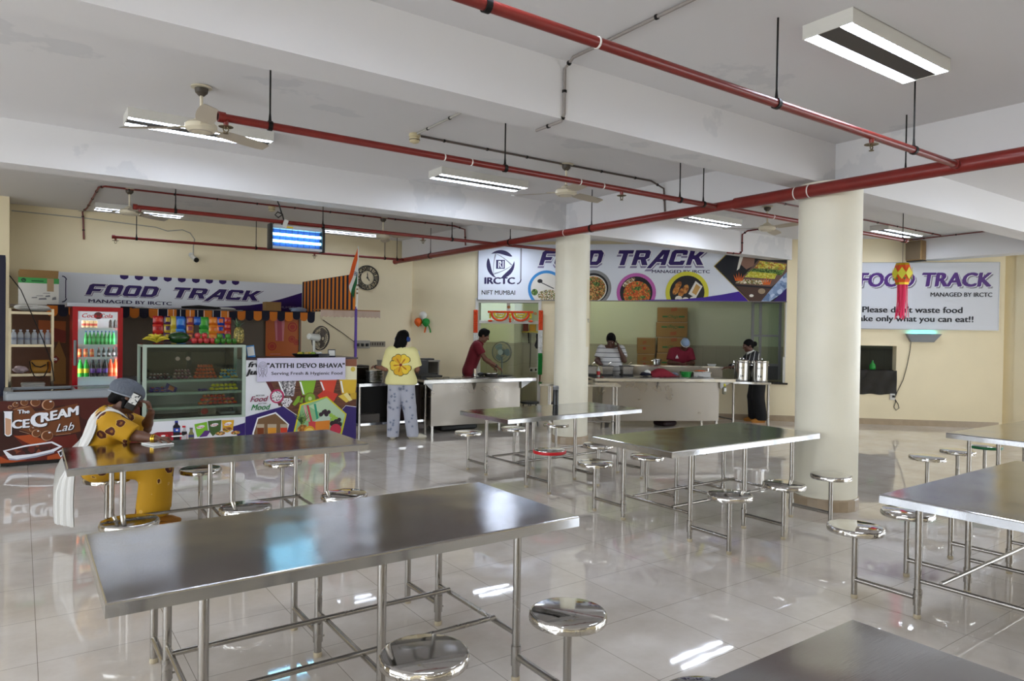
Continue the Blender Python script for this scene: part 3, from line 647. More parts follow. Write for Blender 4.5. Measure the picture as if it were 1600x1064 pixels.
# ---------------------------------------------------------------- wall items right of the kitchen
def wall_items():
    p=K(8.52,0,1.645); t=thing('wall_insect_trap','grey wedge-shaped insect trap on the wall glowing cyan at its top','insect trap',p,KRZ)
    m=mat('grey_trap_plastic','#76787a',.4); mb=MB()
    pr=[(-.30,.075),(.30,.075),(.17,-.075),(-.22,-.075)]
    mb.prism(pr,(0,-.10,0),(1,0,0),(0,0,1),(0,.004,0)); mb.box(-.22,.17,-.1,0,-.077,-.073); 
    mb.add([(-.3,-.1,.075),(-.22,-.1,-.075),(-.22,0,-.075),(-.3,0,.075)],[(0,1,2,3)]); mb.add([(.3,-.1,.075),(.17,-.1,-.075),(.17,0,-.075),(.3,0,.075)],[(0,1,2,3)])
    part('wedge_cover',mb,m,t,smooth=0)
    mb=MB(); mb.cyl((-.22,-.05,.055),(.2,-.05,.055),.013,n=12); part('tube',mb,mat('trap_tube','#35e0f5',.4,emit=10.),t)
    mb=MB(); 
    for k in range(12): mb.box(-.12+k*.02,-.112+k*.02,-.104,-.1,.06,.072)
    part('vent',mb,M_BLACK,t,smooth=0)
    s=K(8.02,0,.53); t=thing('wall_socket','white wall socket below the small black-draped window','socket',s,KRZ)
    part('plate',MB().rbox((0,-.012,0),(.09,.024,.12),.008),mat('white_plug','#d4d2cb',.4),t); part('plug',MB().rbox((.01,-.04,.01),(.04,.04,.04),.008),M_BLACK,t)
    pts=[p+V((0,0,-.07))+KX*-.2-KY*.02]+[K(a,-.012,z) for a,z in ((8.31,1.4),(8.26,1.1),(8.2,.85),(8.1,.62),(8.06,.5),(8.12,.40),(8.14,.32),(8.09,.28),(8.05,.34),(8.08,.44),(8.04,.53))]
    cable('cable',pts,.006,M_BLKC,'thin black lead looping from the wedge insect trap to the socket')
    # black sheet closing the lower half of the small window
    mb=MB(); P=[]
    for i in range(25):
        u=i/24; P.append([K(6.92+1.17*u,-.012-.004*math.sin(u*31+v*6)*(.3+v)-.004*math.sin(u*17+v*9),1.02-.45*v+.01*math.sin(u*23)*v) for v in (0,.15,.4,.7,1)])
    mb.grid(P); P2=[[q+KN*.004 for q in r] for r in P]; mb.grid(P2); solo('black_sheet',mb,mat('black_polythene','#0e0e10',.25),'crumpled black sheet hung across the lower half of the small window','sheet')
    b=K(7.72,.17,1.05); mb=MB(); mb.lathe([(.05,0),(.055,.01),(.055,.08),(.02,.13),(.016,.14),(.016,.17),(.001,.172)],n=16)


    klocal(MB().box(6.95,8.08,.13,.2,1.0,1.03),'trim_3',M_GRANITE)
    solo('plastic_bottle',mb,mat('green_bottle','#1f8a34',.2),'small green bottle on the sill of the small window','bottle',loc=(b.x,b.y,1.03),local=True)
wall_items()
# clock and balloons on the back wall
def clock():
    c=aty(574,434,Y1-.03); t=thing('wall_clock','round open-frame clock with roman numerals on the back wall','clock',c)
    m=mat('dark_iron','#2b2a28',.5,.5)
    def ring(r0,r1):
        mb=MB(); n=48
        P=[[V((r*math.cos(2*PI*i/n),y,r*math.sin(2*PI*i/n))) for r,y in ((r0,-.01),(r1,-.01),(r1,.01),(r0,.01))] for i in range(n+1)]
        mb.grid(P,close=True); return mb
    part('outer_ring',ring(.232,.25),m,t); part('inner_ring',ring(.142,.152),m,t)
    for i,nm in enumerate(['XII','I','II','III','IV','V','VI','VII','VIII','IX','X','XI']):
        a=PI/2-2*PI*i/12; vs,fs=text_mesh(nm,1,.02); A=np.array(vs); k=.085/.7; w=(A[:,0].max()-A[:,0].min()); kx=min(k,.095/w)
        ca,sa=math.cos(a-PI/2),math.sin(a-PI/2); mb=MB(); cx=(A[:,0].max()+A[:,0].min())/2
        pts=[((x-cx)*kx,(y-.35)*k+.192) for x,y in vs]; pts=[(x*ca-y*sa,x*sa+y*ca) for x,y in pts]
        mb.add([(x,-.008,y) for x,y in pts],fs); mb.add([(x,.0,y) for x,y in pts],fs); part('numeral',mb,m,t,smooth=0)
    for nm,a,L in (('minute_hand',PI/2+.08,.12),('hour_hand',-PI/3+.05,.09)):
        d=V((math.cos(a),0,math.sin(a))); s=V((-d.z,0,d.x)); mb=MB(); mb.prism([(-.03,-.006),(L*.6,-.01),(L,0),(L*.6,.01),(-.03,.006)],V((0,-.014,0)),d,s,V((0,-.003,0))); part(nm,mb,M_BLACK,t,smooth=0)
    part('hub',MB().cyl((0,-.02,0),(0,.012,0),.014,n=14),M_BLACK,t)
    mb=MB()
    for k in range(4): a=PI/4+k*PI/2; mb.cyl((.15*math.cos(a),.006,.15*math.sin(a)),(.235*math.cos(a),.006,.235*math.sin(a)),.004,n=6)
    part('spoke',mb,m,t)
clock()
def balloon(px,py,col,lab,r=.085):
    c=atp(px,py,K(0,-.1,0),KN); t=thing('balloon',lab,'balloon',c,0,'balloons on the wall')
    mb=MB(); mb.lathe([(.004,-1.15*r),(.02,-1.08*r),(.55*r,-.8*r),(.9*r,-.35*r),(r,.1*r),(.85*r,.6*r),(.5*r,.9*r),(.01,r)],n=24); part('balloon_skin',mb,mat('balloon_'+col,col,.25),t)
    mb=MB(); mb.lathe([(.012,-1.28*r),(.004,-1.15*r)],n=10); part('knot',mb,mat('balloon_'+col,col,.25),t)
balloon(653.5,503,'#e8641c','orange balloon on the cream wall near the clock'); balloon(661,493,'#dcdcd6','white balloon above an orange and a green one'); balloon(665.5,503.5,'#1f8f3a','green balloon with a small ribbon under it')
mb=MB(); c=atp(668,513,K(0,-.03,0),KN)
for k,(m_,a) in enumerate(((0,-.05),(1,0),(2,.05))):
    P=[[c+KX*(a*(.4+v)+w_*.014)+V((0,0,.07-.16*v))+KN*(.02*math.sin(v*5+k)) for w_ in (-1,1)] for v in (0,.3,.6,1)]; mb.grid(P,m=m_)
solo('ribbon',mb,[mat('balloon_#e8641c','#e8641c',.25),mat('balloon_#dcdcd6','#dcdcd6',.25),mat('balloon_#1f8f3a','#1f8f3a',.25)],'small tricolour ribbon dangling beneath the green balloon','ribbon')
# ---------------------------------------------------------------- signs
M_SIGNW=mat('sign_white','#e4e9f3',.35); M_PURPLE=mat('sign_purple','#2b1160',.4); M_PURPLE2=mat('sign_purple_bright','#3a1590',.4); M_INK=mat('ink_black','#15131c',.5); M_GREYINK=mat('ink_grey','#8d8f98',.5); M_WINK=mat('ink_white','#eef0f4',.4); M_SHADOWINK=mat('ink_mauve','#8b84a4',.5); M_NAVY=mat('ink_navy','#22184e',.5)
def clipped(pr,u0,v0,u1,v1):
    raw0=pr.raw
    def clip(poly):
        for ax,lim,sg in ((0,u0,1),(0,u1,-1),(1,v0,1),(1,v1,-1)):
            out=[]; n=len(poly)
            for i in range(n):
                a,b=poly[i],poly[(i+1)%n]; ina=(a[ax]-lim)*sg>=0; inb=(b[ax]-lim)*sg>=0
                if ina: out.append(a)
                if ina!=inb:
                    t=(lim-a[ax])/(b[ax]-a[ax]); out.append((a[0]+(b[0]-a[0])*t,a[1]+(b[1]-a[1])*t))
            poly=out
            if not poly: return None
        return poly
    def raw(vs,fs,m):
        if all(u0<=a<=u1 and v0<=b<=v1 for a,b in vs): return raw0(vs,fs,m)
        nv,nf=[],[]
        for f in fs:
            q=clip([vs[i] for i in f])
            if q and len(q)>2: nf.append(tuple(range(len(nv),len(nv)+len(q)))); nv+=q
        if nf: raw0(nv,nf,m)
        else: pr.z+=pr.step
        return pr
    pr.raw=raw; return pr
def blockword(p,word,a,b,cap,ms,shadow=True):
    (ua,va),(ub,vb)=a,b
    k=cap
    for m,g,dx,dy in ms: p.block(word,ua,(va+vb)/2,ub,cap,m,grow=g,dx=dx*k,dy=dy*k)
FOODA=speckle('print_rice',['#d9d2b8','#8a6a3a','#5f7a38','#efe8d6','#b9935a','#43331e'],70)
FOODB=speckle('print_noodles',['#b97a3a','#8a4d20','#5f7a38','#d9a860','#6b3a1a'],60)
FOODC=speckle('print_curry',['#c4521c','#d9702c','#a33c12','#e08a3c','#5b7a2c','#c85a20'],45)
FOODD=speckle('print_snack',['#b9732c','#c98a42','#8a4f1c'],30)
FOODE=speckle('print_pulao',['#c9b83a','#b5892c','#8a9a3a','#d6c96a','#a8622a'],40)
FOODG=speckle('print_herbs',['#3e5f26','#5a7d33','#2d4519','#7d9a4a'],50)
ICE=speckle('print_ice',['#7d93b5','#93a6c4','#62789c','#b9c6da'],14)
M_OR=mat('print_orange','#d9641f',.5); M_WHITEF=mat('print_offwhite','#e2ddd2',.5); M_DK=mat('print_dark','#17161d',.5); M_SKINP=mat('print_skin','#8a6656',.5); M_TRAYP=mat('print_tray','#6a5048',.5); M_BREAD=mat('print_bread','#c79a55',.5)
def kitchen_sign():
    (s0,_),(s1,_)=Kpx(747.3,430,-.05),Kpx(1229.5,430,-.05); z0,z1=2.305,3.43
    t=thing('sign_board','wide white and purple kitchen sign with round food pictures above the serving hatch','sign',K((s0+s1)/2,-.025,z0),KRZ)
    w=(s1-s0)/2; part('board',MB().box(-w,w,-.025,.025,0,z1-z0),M_SIGNW,t,smooth=0)
    part('edge_strip',MB().box(-w-.012,-w,-.03,.025,-.01,z1-z0).box(-w-.012,w+.012,-.03,.025,-.014,0),mat('sign_edge','#6f6a66',.4,.6),t,smooth=0)
    p=Print(K(s0,-.05,0),KX,(0,0,1)); W=s1-s0; clipped(p,0,z0+.002,W,z1-.002)
    U=p.uv; k=abs(U(800,430)[0]-U(801,430)[0])
    # emblem: three crescents round a square
    cx,cy=U(782,413); R=22*k
    for i in range(3):
        a=PI/2+i*2*PI/3; n=20; outer=[];inner=[]
        for j in range(n+1):
            f=j/n; th=a-1.0+1.75*f; wd=R*.30*math.sin(PI*f**.75)**.8
            outer.append((cx+R*math.cos(th),cy+R*math.sin(th))); inner.append((cx+(R-wd)*math.cos(th),cy+(R-wd)*math.sin(th)))
        p.raw(outer+inner,[(j,j+1,n+2+j,n+1+j) for j in range(n)],M_NAVY)
        b0,b1=a+.45,a+.45+2*PI/3; o2=[];i2=[]
        for j in range(n+1):
            f=j/n; bulge=1+.16*math.sin(PI*f); x=(math.cos(b0)*(1-f)+math.cos(b1)*f)*R*.88*bulge; y=(math.sin(b0)*(1-f)+math.sin(b1)*f)*R*.88*bulge; s_=1-.05-.13*(1-f); o2.append((cx+x,cy+y)); i2.append((cx+x*s_,cy+y*s_))
        p.raw(o2+i2,[(j,j+1,n+2+j,n+1+j) for j in range(n)],M_GREYINK)
    q=6.9*k; p.rect(cx-q,cy-q,cx+q,cy+q,M_NAVY)
    p.poly([(cx-q*.5,cy-q*.8),(cx-q*.5,cy+q*.75),(cx+q*.1,cy+q*.75),(cx+q*.25,cy+q*.3),(cx,cy-.05*q),(cx+q*.4,cy-q*.8),(cx+.1*q,cy-q*.8),(cx-q*.2,cy-.1*q),(cx+.0*q,cy+.3*q),(cx-.28*q,cy+.5*q),(cx-.28*q,cy-q*.8)],M_SIGNW)
    p.rect(cx+q*.5,cy-q*.8,cx+q*.72,cy+q*.8,M_SIGNW)
    def T(body,x0,y0,x1,y1,cap,m,bold=.02,shear=0,**kw):
        a,b=U(x0,y0),U(x1,y1); p.text(body,a[0],a[1],b[0],cap*k,m,bold,shear,slope=(b[1]-a[1])/(b[0]-a[0]),**kw)
    T('IRCTC',757.5,443.4,803.9,443.6,10,M_NAVY,.05); T('NIFT MUMBAI',752.7,460.2,804.7,460.6,6.8,M_INK,.015)
    a=U(813.2,388); b=U(814.8,436); p.rect(a[0],b[1],b[0],a[1],M_GREYINK); c=U(808,436); p.ring(c[0],c[1],5.2*k,6.8*k,M_NAVY,16,-PI/2,0,1.2)
    for word,xa,xb in (('FOOD',842,938),('TRACK',960,1098)):
        a,b=U(xa,414.3),U(xb,414.3); blockword(p,word,a,b,22.5*k,[(M_SHADOWINK,.05,-.02,-.14),(M_WINK,.055,0,0),(M_PURPLE,0,0,0)])
    T('MANAGED BY IRCTC',1018.6,426.4,1108.8,426.8,4.6,M_NAVY,.02)
    for x,y,r0,r1,m in ((853.7,451.5,24,28.4,mat('ring_blue','#2f8ad0',.4)),(927,450,22.5,27,mat('ring_grey','#8b8b8d',.4)),(994,457,24,29,mat('ring_pink','#c05fae',.4)),(1073.4,457,25,31,mat('ring_yellow','#d8d23c',.4))):
        c=U(x,y); p.ring(c[0],c[1],r0*k,r1*k,m); p.ellipse(c[0],c[1],r0*k,r0*k,M_WHITEF if x<860 else M_DK)
        if x<860:
            p.ellipse(c[0]+4*k,c[1]-10*k,17*k,9*k,FOODA); p.ellipse(c[0]-10*k,c[1]+12*k,4*k,3*k,M_DK); p.poly([(c[0]-7*k,c[1]+10*k),(c[0]+12*k,c[1]+1*k),(c[0]+11*k,c[1]+0*k),(c[0]-8*k,c[1]+9*k)],M_DK); p.ellipse(c[0]-18*k,c[1]-5*k,5*k,5*k,FOODG)
        elif x<950: p.ellipse(c[0],c[1]-1*k,20*k,20*k,M_WHITEF); p.ellipse(c[0],c[1]-1*k,18.5*k,18.5*k,FOODB); p.ellipse(c[0]+5*k,c[1]+6*k,5*k,3*k,FOODG); p.ellipse(c[0]-5*k,c[1]+13*k,3*k,2*k,FOODG)
        elif x<1000: p.ellipse(c[0]-11*k,c[1]+15*k,11*k,4*k,FOODA,rot=.6); p.ellipse(c[0]+1*k,c[1]-2*k,20*k,19*k,FOODC); p.ellipse(c[0]+2*k,c[1]+6*k,5*k,3*k,FOODG); p.ellipse(c[0]-9*k,c[1]-8*k,3*k,3*k,FOODG); p.ellipse(c[0]+10*k,c[1]-7*k,4*k,2.4*k,FOODG)
        else:
            for dx,dy,ro in ((-16,3,1.1),(-8,0,1.2),(-2,5,1.3),(-13,10,1)): p.ellipse(c[0]+dx*k,c[1]+dy*k,7*k,4*k,FOODD,rot=ro)
            p.poly([(c[0]+2*k,c[1]-2*k),(c[0]+12*k,c[1]+17*k),(c[0]+22*k,c[1]+9*k),(c[0]+13*k,c[1]-8*k)],M_WHITEF); p.poly([(c[0]+7*k,c[1]+0*k),(c[0]+13*k,c[1]+13*k),(c[0]+19*k,c[1]+8*k),(c[0]+13*k,c[1]-4*k)],M_BREAD)
            for dx,dy in ((-12,-9),(-2,-11),(4,-13),(9,-10)): p.ellipse(c[0]+dx*k,c[1]+dy*k,5*k,4*k,M_WHITEF)
            p.ellipse(c[0]-14*k,c[1]-14*k,8*k,4*k,FOODG)
    p.polypx([(960,471),(1018,468.3),(1060,468),(1100,464.5),(1130,460),(1158,454.8),(1175,471.5)],M_PURPLE2)
    p.polypx([(1115,416),(1146,386),(1231,386),(1231,473),(1172,473)],mat('print_gold','#b39a3a',.4))
    p.polypx([(1116.5,416),(1146.7,387),(1231,387),(1231,473),(1173,473)],M_DK)
    p.polypx([(1160,387),(1150,420),(1135,433),(1120,416),(1146,387)],mat('print_suit','#10131f',.5))
    p.polypx([(1162,399),(1180,398),(1178,415),(1166,421),(1156,412)],M_SKINP); p.polypx([(1157,396),(1162,399),(1155,420),(1151,423)],M_WHITEF)
    p.polypx([(1185,406),(1229,411),(1229,430),(1205,448),(1150,444)],M_TRAYP)
    p.polypx([(1187,407.5),(1229,413),(1226,422),(1178,419)],FOODE); p.polypx([(1177,419.5),(1226,422),(1221,430),(1165,427)],FOODG); p.polypx([(1172,424),(1214,428),(1210,436),(1163,433)],speckle('print_lemon_rice',['#c9c03a','#d6cf62','#aeb02c','#b5a52c'],50)); p.polypx([(1155,436),(1200,438),(1196,445),(1149,442.5)],FOODA)
    for x,y in ((1155,435),(1198,441)):
        for i in range(5): p.polypx([(x-6+2*i,y+4),(x-9+4.2*i,y-10+abs(i-2)*2),(x-3+2*i,y+4)],M_OR)
    p.polypx([(1150,447),(1205,451),(1188,473),(1173,473)],mat('print_brown','#4a3228',.5)); p.ellipse(*U(1190,455),5*k,4*k,mat('print_glow','#a08a70',.5)); p.ellipse(*U(1174,462),3*k,2*k,M_WHITEF)
    p.polypx([(1229,425),(1231,452),(1200,473),(1187,473),(1207,449)],ICE); p.polypx([(1231,448),(1231,473),(1206,473)],M_PURPLE)
    p.part('print_pattern',t)
kitchen_sign()
def stall_sign():
    Y=12.3; z0,z1=1.95,2.44; t=thing('sign_board','long white and purple sign over the snack stall awning','sign',(2.14,Y+.015,z0))
    part('board',MB().box(.18,4.1,Y,Y+.03,1.93,z1),M_SIGNW,t,world=True,smooth=0)
    p=Print((0,Y,0),(1,0,0),(0,0,1)); clipped(p,.18,z0,4.1,z1); U=p.uv; k=.0115
    cap=17.2*abs(U(200,440)[1]-U(200,441)[1])
    for word,a,b in (('FOOD',(133.3,460.4),(243,464.5)),('TRACK',(266,465),(402,470))):
        a,b=U(*a),U(*b); p.z+=0
        for m,g,dx,dy in ((M_SHADOWINK,.06,.03,-.05),(M_WINK,.035,0,0),(M_PURPLE,0,0,0)): p.block(word,a[0],(a[1]+b[1])/2,b[0],cap,m,grow=g,dx=dx*cap,dy=dy*cap)
    a,b=U(138.5,472.5),U(268,476.9); p.text('MANAGED BY IRCTC',a[0],a[1],b[0],5.2*abs(U(200,440)[1]-U(200,441)[1]),M_NAVY,.03,slope=(b[1]-a[1])/(b[0]-a[0]))
    for x in (194,217,240,262,284,306,327,348,368):
        c=U(x,434)[0]; w=.058; p.poly([(c-w,z1),(c-w,z1-.035),(c-w*.7,z1-.055),(c,z1-.07),(c+w*.7,z1-.055),(c+w,z1-.035),(c+w,z1)],M_PURPLE)
    p.polypx([(230,490),(300,479),(340,479.5),(390,477),(414,473.5),(440,467),(473,457),(474,490)],M_PURPLE)
    a,b=U(422,481.4),U(461,482.3); p.text('NIFT MUMBAI',a[0],a[1],b[0],.04,M_SHADOWINK,.01,slope=(b[1]-a[1])/(b[0]-a[0]))
    a,b=U(102,437),U(103.3,466); p.rect(a[0],b[1],b[0],a[1],M_NAVY); c=U(97,466); p.ring(c[0],c[1],.045,.06,M_NAVY,14,-PI/2,0); c=U(97,437); p.ring(c[0],c[1],.045,.06,M_NAVY,14,0,PI/2)
    p.part('print_pattern',t)
stall_sign()
def waste_board():
    (s0,_),(s1,_)=Kpx(1312,460,-.04),Kpx(1560.6,460,-.04); z0,z1=1.808,3.042
    t=thing('sign_board','grey-white notice board asking diners not to waste food','sign',K((s0+s1)/2,-.02,z0),KRZ); w=(s1-s0)/2
    part('board',MB().box(-w,w,-.02,.02,0,z1-z0),mat('board_grey','#c9cbd1',.35),t,smooth=0)
    mb=MB()
    for a,b,c,d in ((-w-.01,-w,0,z1-z0),(w,w+.01,0,z1-z0),(-w-.01,w+.01,-.01,0),(-w-.01,w+.01,z1-z0,z1-z0+.01)): mb.box(a,b,-.025,.02,c,d)
    part('edge_trim',mb,mat('board_edge','#9a9b9d',.35,.6),t,smooth=0)
    p=Print(K(s0,-.04,0),KX,(0,0,1)); U=p.uv; k=abs(U(1400,430)[0]-U(1401,430)[0]); ky=abs(U(1400,430)[1]-U(1400,431)[1])
    def T(body,x0,y0,x1,cap,m,bold,shear=0,dx=0,dy=0):
        a,b=U(x0,y0),U(x1,y0+.4); p.text(body,a[0]+dx,a[1]+dy,b[0]+dx,cap*ky,m,bold,shear)
    def nextline():
        p.part('lettering',t); p.mb=MB(); p.mats=[]
    mg=mat('board_shadow','#7c7884',.5); mp=mat('board_purple','#4a1d73',.45)
    for m,dx,dy,b in ((mg,.03,-.03,.05),(M_WINK,.008,-.008,.055),(mp,0,0,.05)): T('FOOD',1343,447.6,1428,21.4,m,b,.12,dx,dy)
    nextline()
    for m,dx,dy,b in ((mg,.03,-.03,.05),(M_WINK,.008,-.008,.055),(mp,0,0,.05)): T('TRACK',1442,447.2,1548,21,m,b,.12,dx,dy)
    nextline()
    T('MANAGED BY IRCTC',1453.9,463.3,1550,6.4,M_INK,.03); nextline(); T("Please don't waste food",1347.5,487.8,1503.4,9.2,M_INK,.03); nextline(); T('Take only what you can eat!!',1332.5,501.4,1520.3,9,M_INK,.03)
    p.part('lettering',t)
waste_board()
# ---------------------------------------------------------------- snack stall
FY=9.85   # the line of the stall front
M_BROWN=mat('brown_laminate','#75695b',.6,var=.05,vscale=3); M_ORPOST=mat('poster_orange','#c4611a',.45); M_DKWOOD=mat('dark_cupboard_brown','#4a2a14',.5,var=.15,vscale=3)
M_WOODTOP=mat('dark_laminate_top','#3a2530',.3); M_WLAM=mat('white_laminate','#dfe0e6',.35); M_CARD=mat('kraft_cardboard','#957446',.8,var=.06,vscale=6); M_WPAPER=mat('white_paper','#dcdcd8',.6)
M_GALU=mat('pale_green_aluminium','#a9b8ab',.4,.25); M_CHROME=steel('bright_steel',(.66,.65,.63),.15); M_CASEG=pane_mat('case_glass','#eaf2ee'); M_BLUEBLK=mat('navy_cloth','#16182c',.8); M_ORCL=mat('orange_cloth','#d57a24',.75)
solo('stall_partition',MB().box(1.16,4.08,12.34,12.38,0,1.95),M_BROWN,'grey-brown partition closing the back of the snack stall','partition',smooth=0)
sh=thing('overhead_shelf','long shelf under the stall sign carrying boxes, edged with the scalloped awning','shelf',(2.,12.1,1.9))
part('board',MB().box(-.12,4.1,11.75,12.33,1.9,1.93),M_BROWN,sh,world=True,smooth=0)
for x in (.70,1.18,4.06): part('post',MB().box(x-.015,x+.015,12.28,12.31,0,1.9),M_BROWN,sh,world=True,smooth=0)
def valance():
    t=thing('awning_valance','scalloped navy and orange awning edge hanging under the long sign','awning',(2.2,11.73,1.78))
    x0,x1,n=.30,4.14,30; w=(x1-x0)/n
    for i in range(n):
        a=x0+i*w; mb=MB(); P=[]
        for j in range(9):
            u=j/8; drop=.115+.05*math.sqrt(max(0,1-(2*u-1)**2)); x=a+w*u; dy=-.012*math.sin(2*PI*(x*1.9))
            P.append([(x,11.735+dy*v,1.935-drop*v+(0 if i<27 else .03*v*math.sin(i))) for v in (0,.4,.8,1)])
        mb.grid(P); mb.grid([[(p[0],p[1]+.004,p[2]) for p in r] for r in P]); part('scallop',mb,M_ORCL if i%2==0 else M_BLUEBLK,t,world=True)
    part('top_batten',MB().box(x0,x1,11.73,11.75,1.925,1.94),M_BLUEBLK,t,world=True,smooth=0)
valance()
def poster(name,lab,x0,x1,z0,z1,y,base,draw):
    t=thing(name,lab,'poster',((x0+x1)/2,y,z0)); part('sheet',MB().box(x0,x1,y,y+.008,z0,z1),base,t,world=True,smooth=0)
    p=Print((0,y,0),(1,0,0),(0,0,1)); clipped(p,x0,z0,x1,z1); draw(p); p.part('print_pattern',t)
def d1(p):
    U=p.uv; m1=mat('poster_red','#b5331a',.5); m2=mat('poster_pink','#b8495a',.45); m3=mat('poster_pinklight','#d68088',.45)
    for x,y,r in ((457,511,.085),(425,541,.075),(456,530,.06),(463,535,.05)): c=U(x,y); p.ellipse(c[0],c[1],r,r,m1); p.ring(c[0],c[1],r*.55,r*.7,M_ORPOST); p.ellipse(c[0],c[1],r*.3,r*.3,m1)
    p.polypx([(428.5,498),(445,498),(443,533),(430.5,533)],m2); p.polypx([(429,498),(433,498),(433.5,532),(431,532)],m3); p.polypx([(440,498),(445,498),(443,533),(441,533)],m3)
    a,b=U(422,553.5),U(438,553.8); p.rect(a[0],a[1],b[0],a[1]+.008,m3)
poster('poster','orange juice poster with a tall red glass, behind the table fan',3.47,4.09,.95,1.895,12.3,M_ORPOST,d1)
def d2(p):
    U=p.uv; m=mat('cupboard_red','#6b2114',.5); m2=mat('cupboard_gold','#7a5222',.5); m3=mat('cupboard_orange','#8a4314',.5)
    p.polypx([(60,500),(103,502),(102,536),(60,530)],m3); p.polypx([(84,512),(103,517),(103,535),(84,534)],m); p.polypx([(80,560),(92,532),(103,560),(103,600),(80,600)],m2); p.polypx([(80,562),(87,555),(93,561),(87,568)],m); 
    a=U(86.5,563); p.text('S',a[0]-.02,a[1],a[0]+.02,.035,M_WPAPER,.03)
poster('poster','dark brown and orange printed panel seen between the steel rack and the red fridge',-.1,.66,0,1.87,12.26,M_DKWOOD,d2)
# display board at the far end
db=thing('display_board','tall dark-framed board seen edge-on at the left picture edge','board',(-.18,10.9,0))
part('frame',MB().box(-.22,-.158,10.62,10.68,0,2.5).box(-.22,-.158,11.0,11.05,0,2.48).box(-.22,-.158,10.68,11.0,2.44,2.5),mat('navy_frame','#191b33',.4),db,world=True,smooth=0)
part('panel',MB().box(-.2,-.165,10.68,11.0,0,2.44),mat('glossy_panel','#b9bcc0',.15),db,world=True,smooth=0)
# steel rack
def rack():
    t=thing('steel_rack','open steel shelving rack with water bottles and a bag, left of the red fridge','rack',(.115,11.3,0))
    for x in (-.115,.35):
        for y in (11.13,11.5): part('post',MB().box(x-.014,x+.014,y-.014,y+.014,0,1.86),M_CHROME,t,world=True,smooth=0)
    for z in (.45,1.0,1.385,1.815): part('shelf',MB().box(-.13,.365,11.11,11.52,z-.018,z).box(-.13,.365,11.105,11.115,z-.03,z+.004),M_CHROME,t,world=True,smooth=0)
rack()
M_WATER=mat('clear_pet','#e4ecf4',.12,alpha=.55); M_CAPW=mat('pale_cap','#c9d2df',.4)
def water(x,y,z,first=[None]):
    if not first[0]:
        t=thing('water_bottle','x','bottle'); mb=MB(); mb.lathe([(.03,0),(.034,.006),(.034,.06),(.031,.075),(.034,.09),(.034,.125),(.026,.155),(.014,.168),(.013,.18)],n=16); part('bottle_body',mb,M_WATER,t)
        part('cap',MB().cyl((0,0,.178),(0,0,.196),.0155,n=14),M_CAPW,t); mb=MB(); mb.lathe([(.0346,.064),(.0346,.088)],n=16); part('paper_label',mb,mat('label_whiteblack','#9aa2b4',.5),t); first[0]=t; o=t; o.location=(x,y,z)
    else: o=dup(first[0],(x,y,z))
    o['label']='clear water bottle packed on the middle shelf of the steel rack'; o['group']='water bottles on the rack'
for j in range(2):
    for i in range(6): water(-.075+i*.075,11.2+.08*j,1.386)
bg=thing('carton','large white and green printer carton on top of the steel rack shelf','box',(.2,11.9,1.93))
part('carton_body',MB().box(-.03,.44,11.78,12.12,1.931,2.30),mat('carton_white','#cfcdc6',.6),bg,world=True,smooth=0)
mb=MB(); mb.box(-.032,.442,11.778,11.783,2.23,2.305); part('green_band',mb,mat('carton_green','#3f9a4e',.5),bg,world=True,smooth=0)
mb=MB(); mb.prism([(0,0),(.46,0),(.47,.14),(.01,.14)],(-.03,11.79,2.30),(1,0,0),(0,.5,.86),(0,.004,0)); part('flap',mb,M_CARD,bg,world=True,smooth=0); part('flap',MB().box(-.03,.44,12.1,12.12,2.3,2.41),M_CARD,bg,world=True,smooth=0)
part('tape',MB().box(.30,.38,11.777,11.782,2.12,2.30),mat('brown_tape','#a58a68',.4),bg,world=True,smooth=0)
p=Print((0,11.777,0),(1,0,0),(0,0,1)); c=(.03,2.267); p.ellipse(c[0],c[1],.028,.028,mat('ink_darkgreen','#123a24',.5)); p.text('hp',.015,2.256,.045,.022,mat('carton_green','#3f9a4e',.5),.01,.2); p.rect(.12,2.255,.26,2.268,mat('ink_darkgreen','#123a24',.5))
for u,v,w,h in ((.12,2.02,.07,.018),(.2,2.0,.1,.03),(.17,2.05,.09,.012),(.28,2.04,.06,.03),(.25,2.09,.09,.01),(.36,2.0,.05,.05)): p.poly([(u,v),(u+w,v+h*.2),(u+w*.9,v+h),(u+w*.1,v+h*.7)],mat('ink_softgrey','#77777a',.5))
p.part('print_pattern',bg)
def lumpy(c,sz,seed,n=20,k=12,amp=.12):
    r=random.Random(seed); mb=MB(); mb.ell((0,0,0),1,n,k); ph=[(r.uniform(2,5),r.uniform(2,5),r.uniform(0,6)) for _ in range(4)]
    out=[]
    for p in mb.v:
        p=V(p); f=1+amp*sum(math.sin(a*p.x+b*p.y+q+a*p.z) for a,b,q in ph)/2
        out.append((c[0]+p.x*f*sz[0],c[1]+p.y*f*sz[1],c[2]+max(-1,p.z*f*1.05)*sz[2]))
    mb.v=out; return mb
solo('paper_packet',lumpy((.13,11.28,1.875),(.2,.13,.045),3),M_WPAPER,'crumpled white paper packet lying on the top shelf of the steel rack','packet')
hb=thing('handbag','mustard yellow handbag with black strap on the lower rack shelf','bag',(.2,11.25,1.0))
part('bag_body',MB().rbox((.22,11.27,1.09),(.24,.14,.17),.05,rx=-.08),mat('mustard_leather','#b9852c',.5),hb,world=True); part('flap',MB().rbox((.215,11.205,1.13),(.2,.02,.08),.01),mat('mustard_leather','#b9852c',.5),hb,world=True)
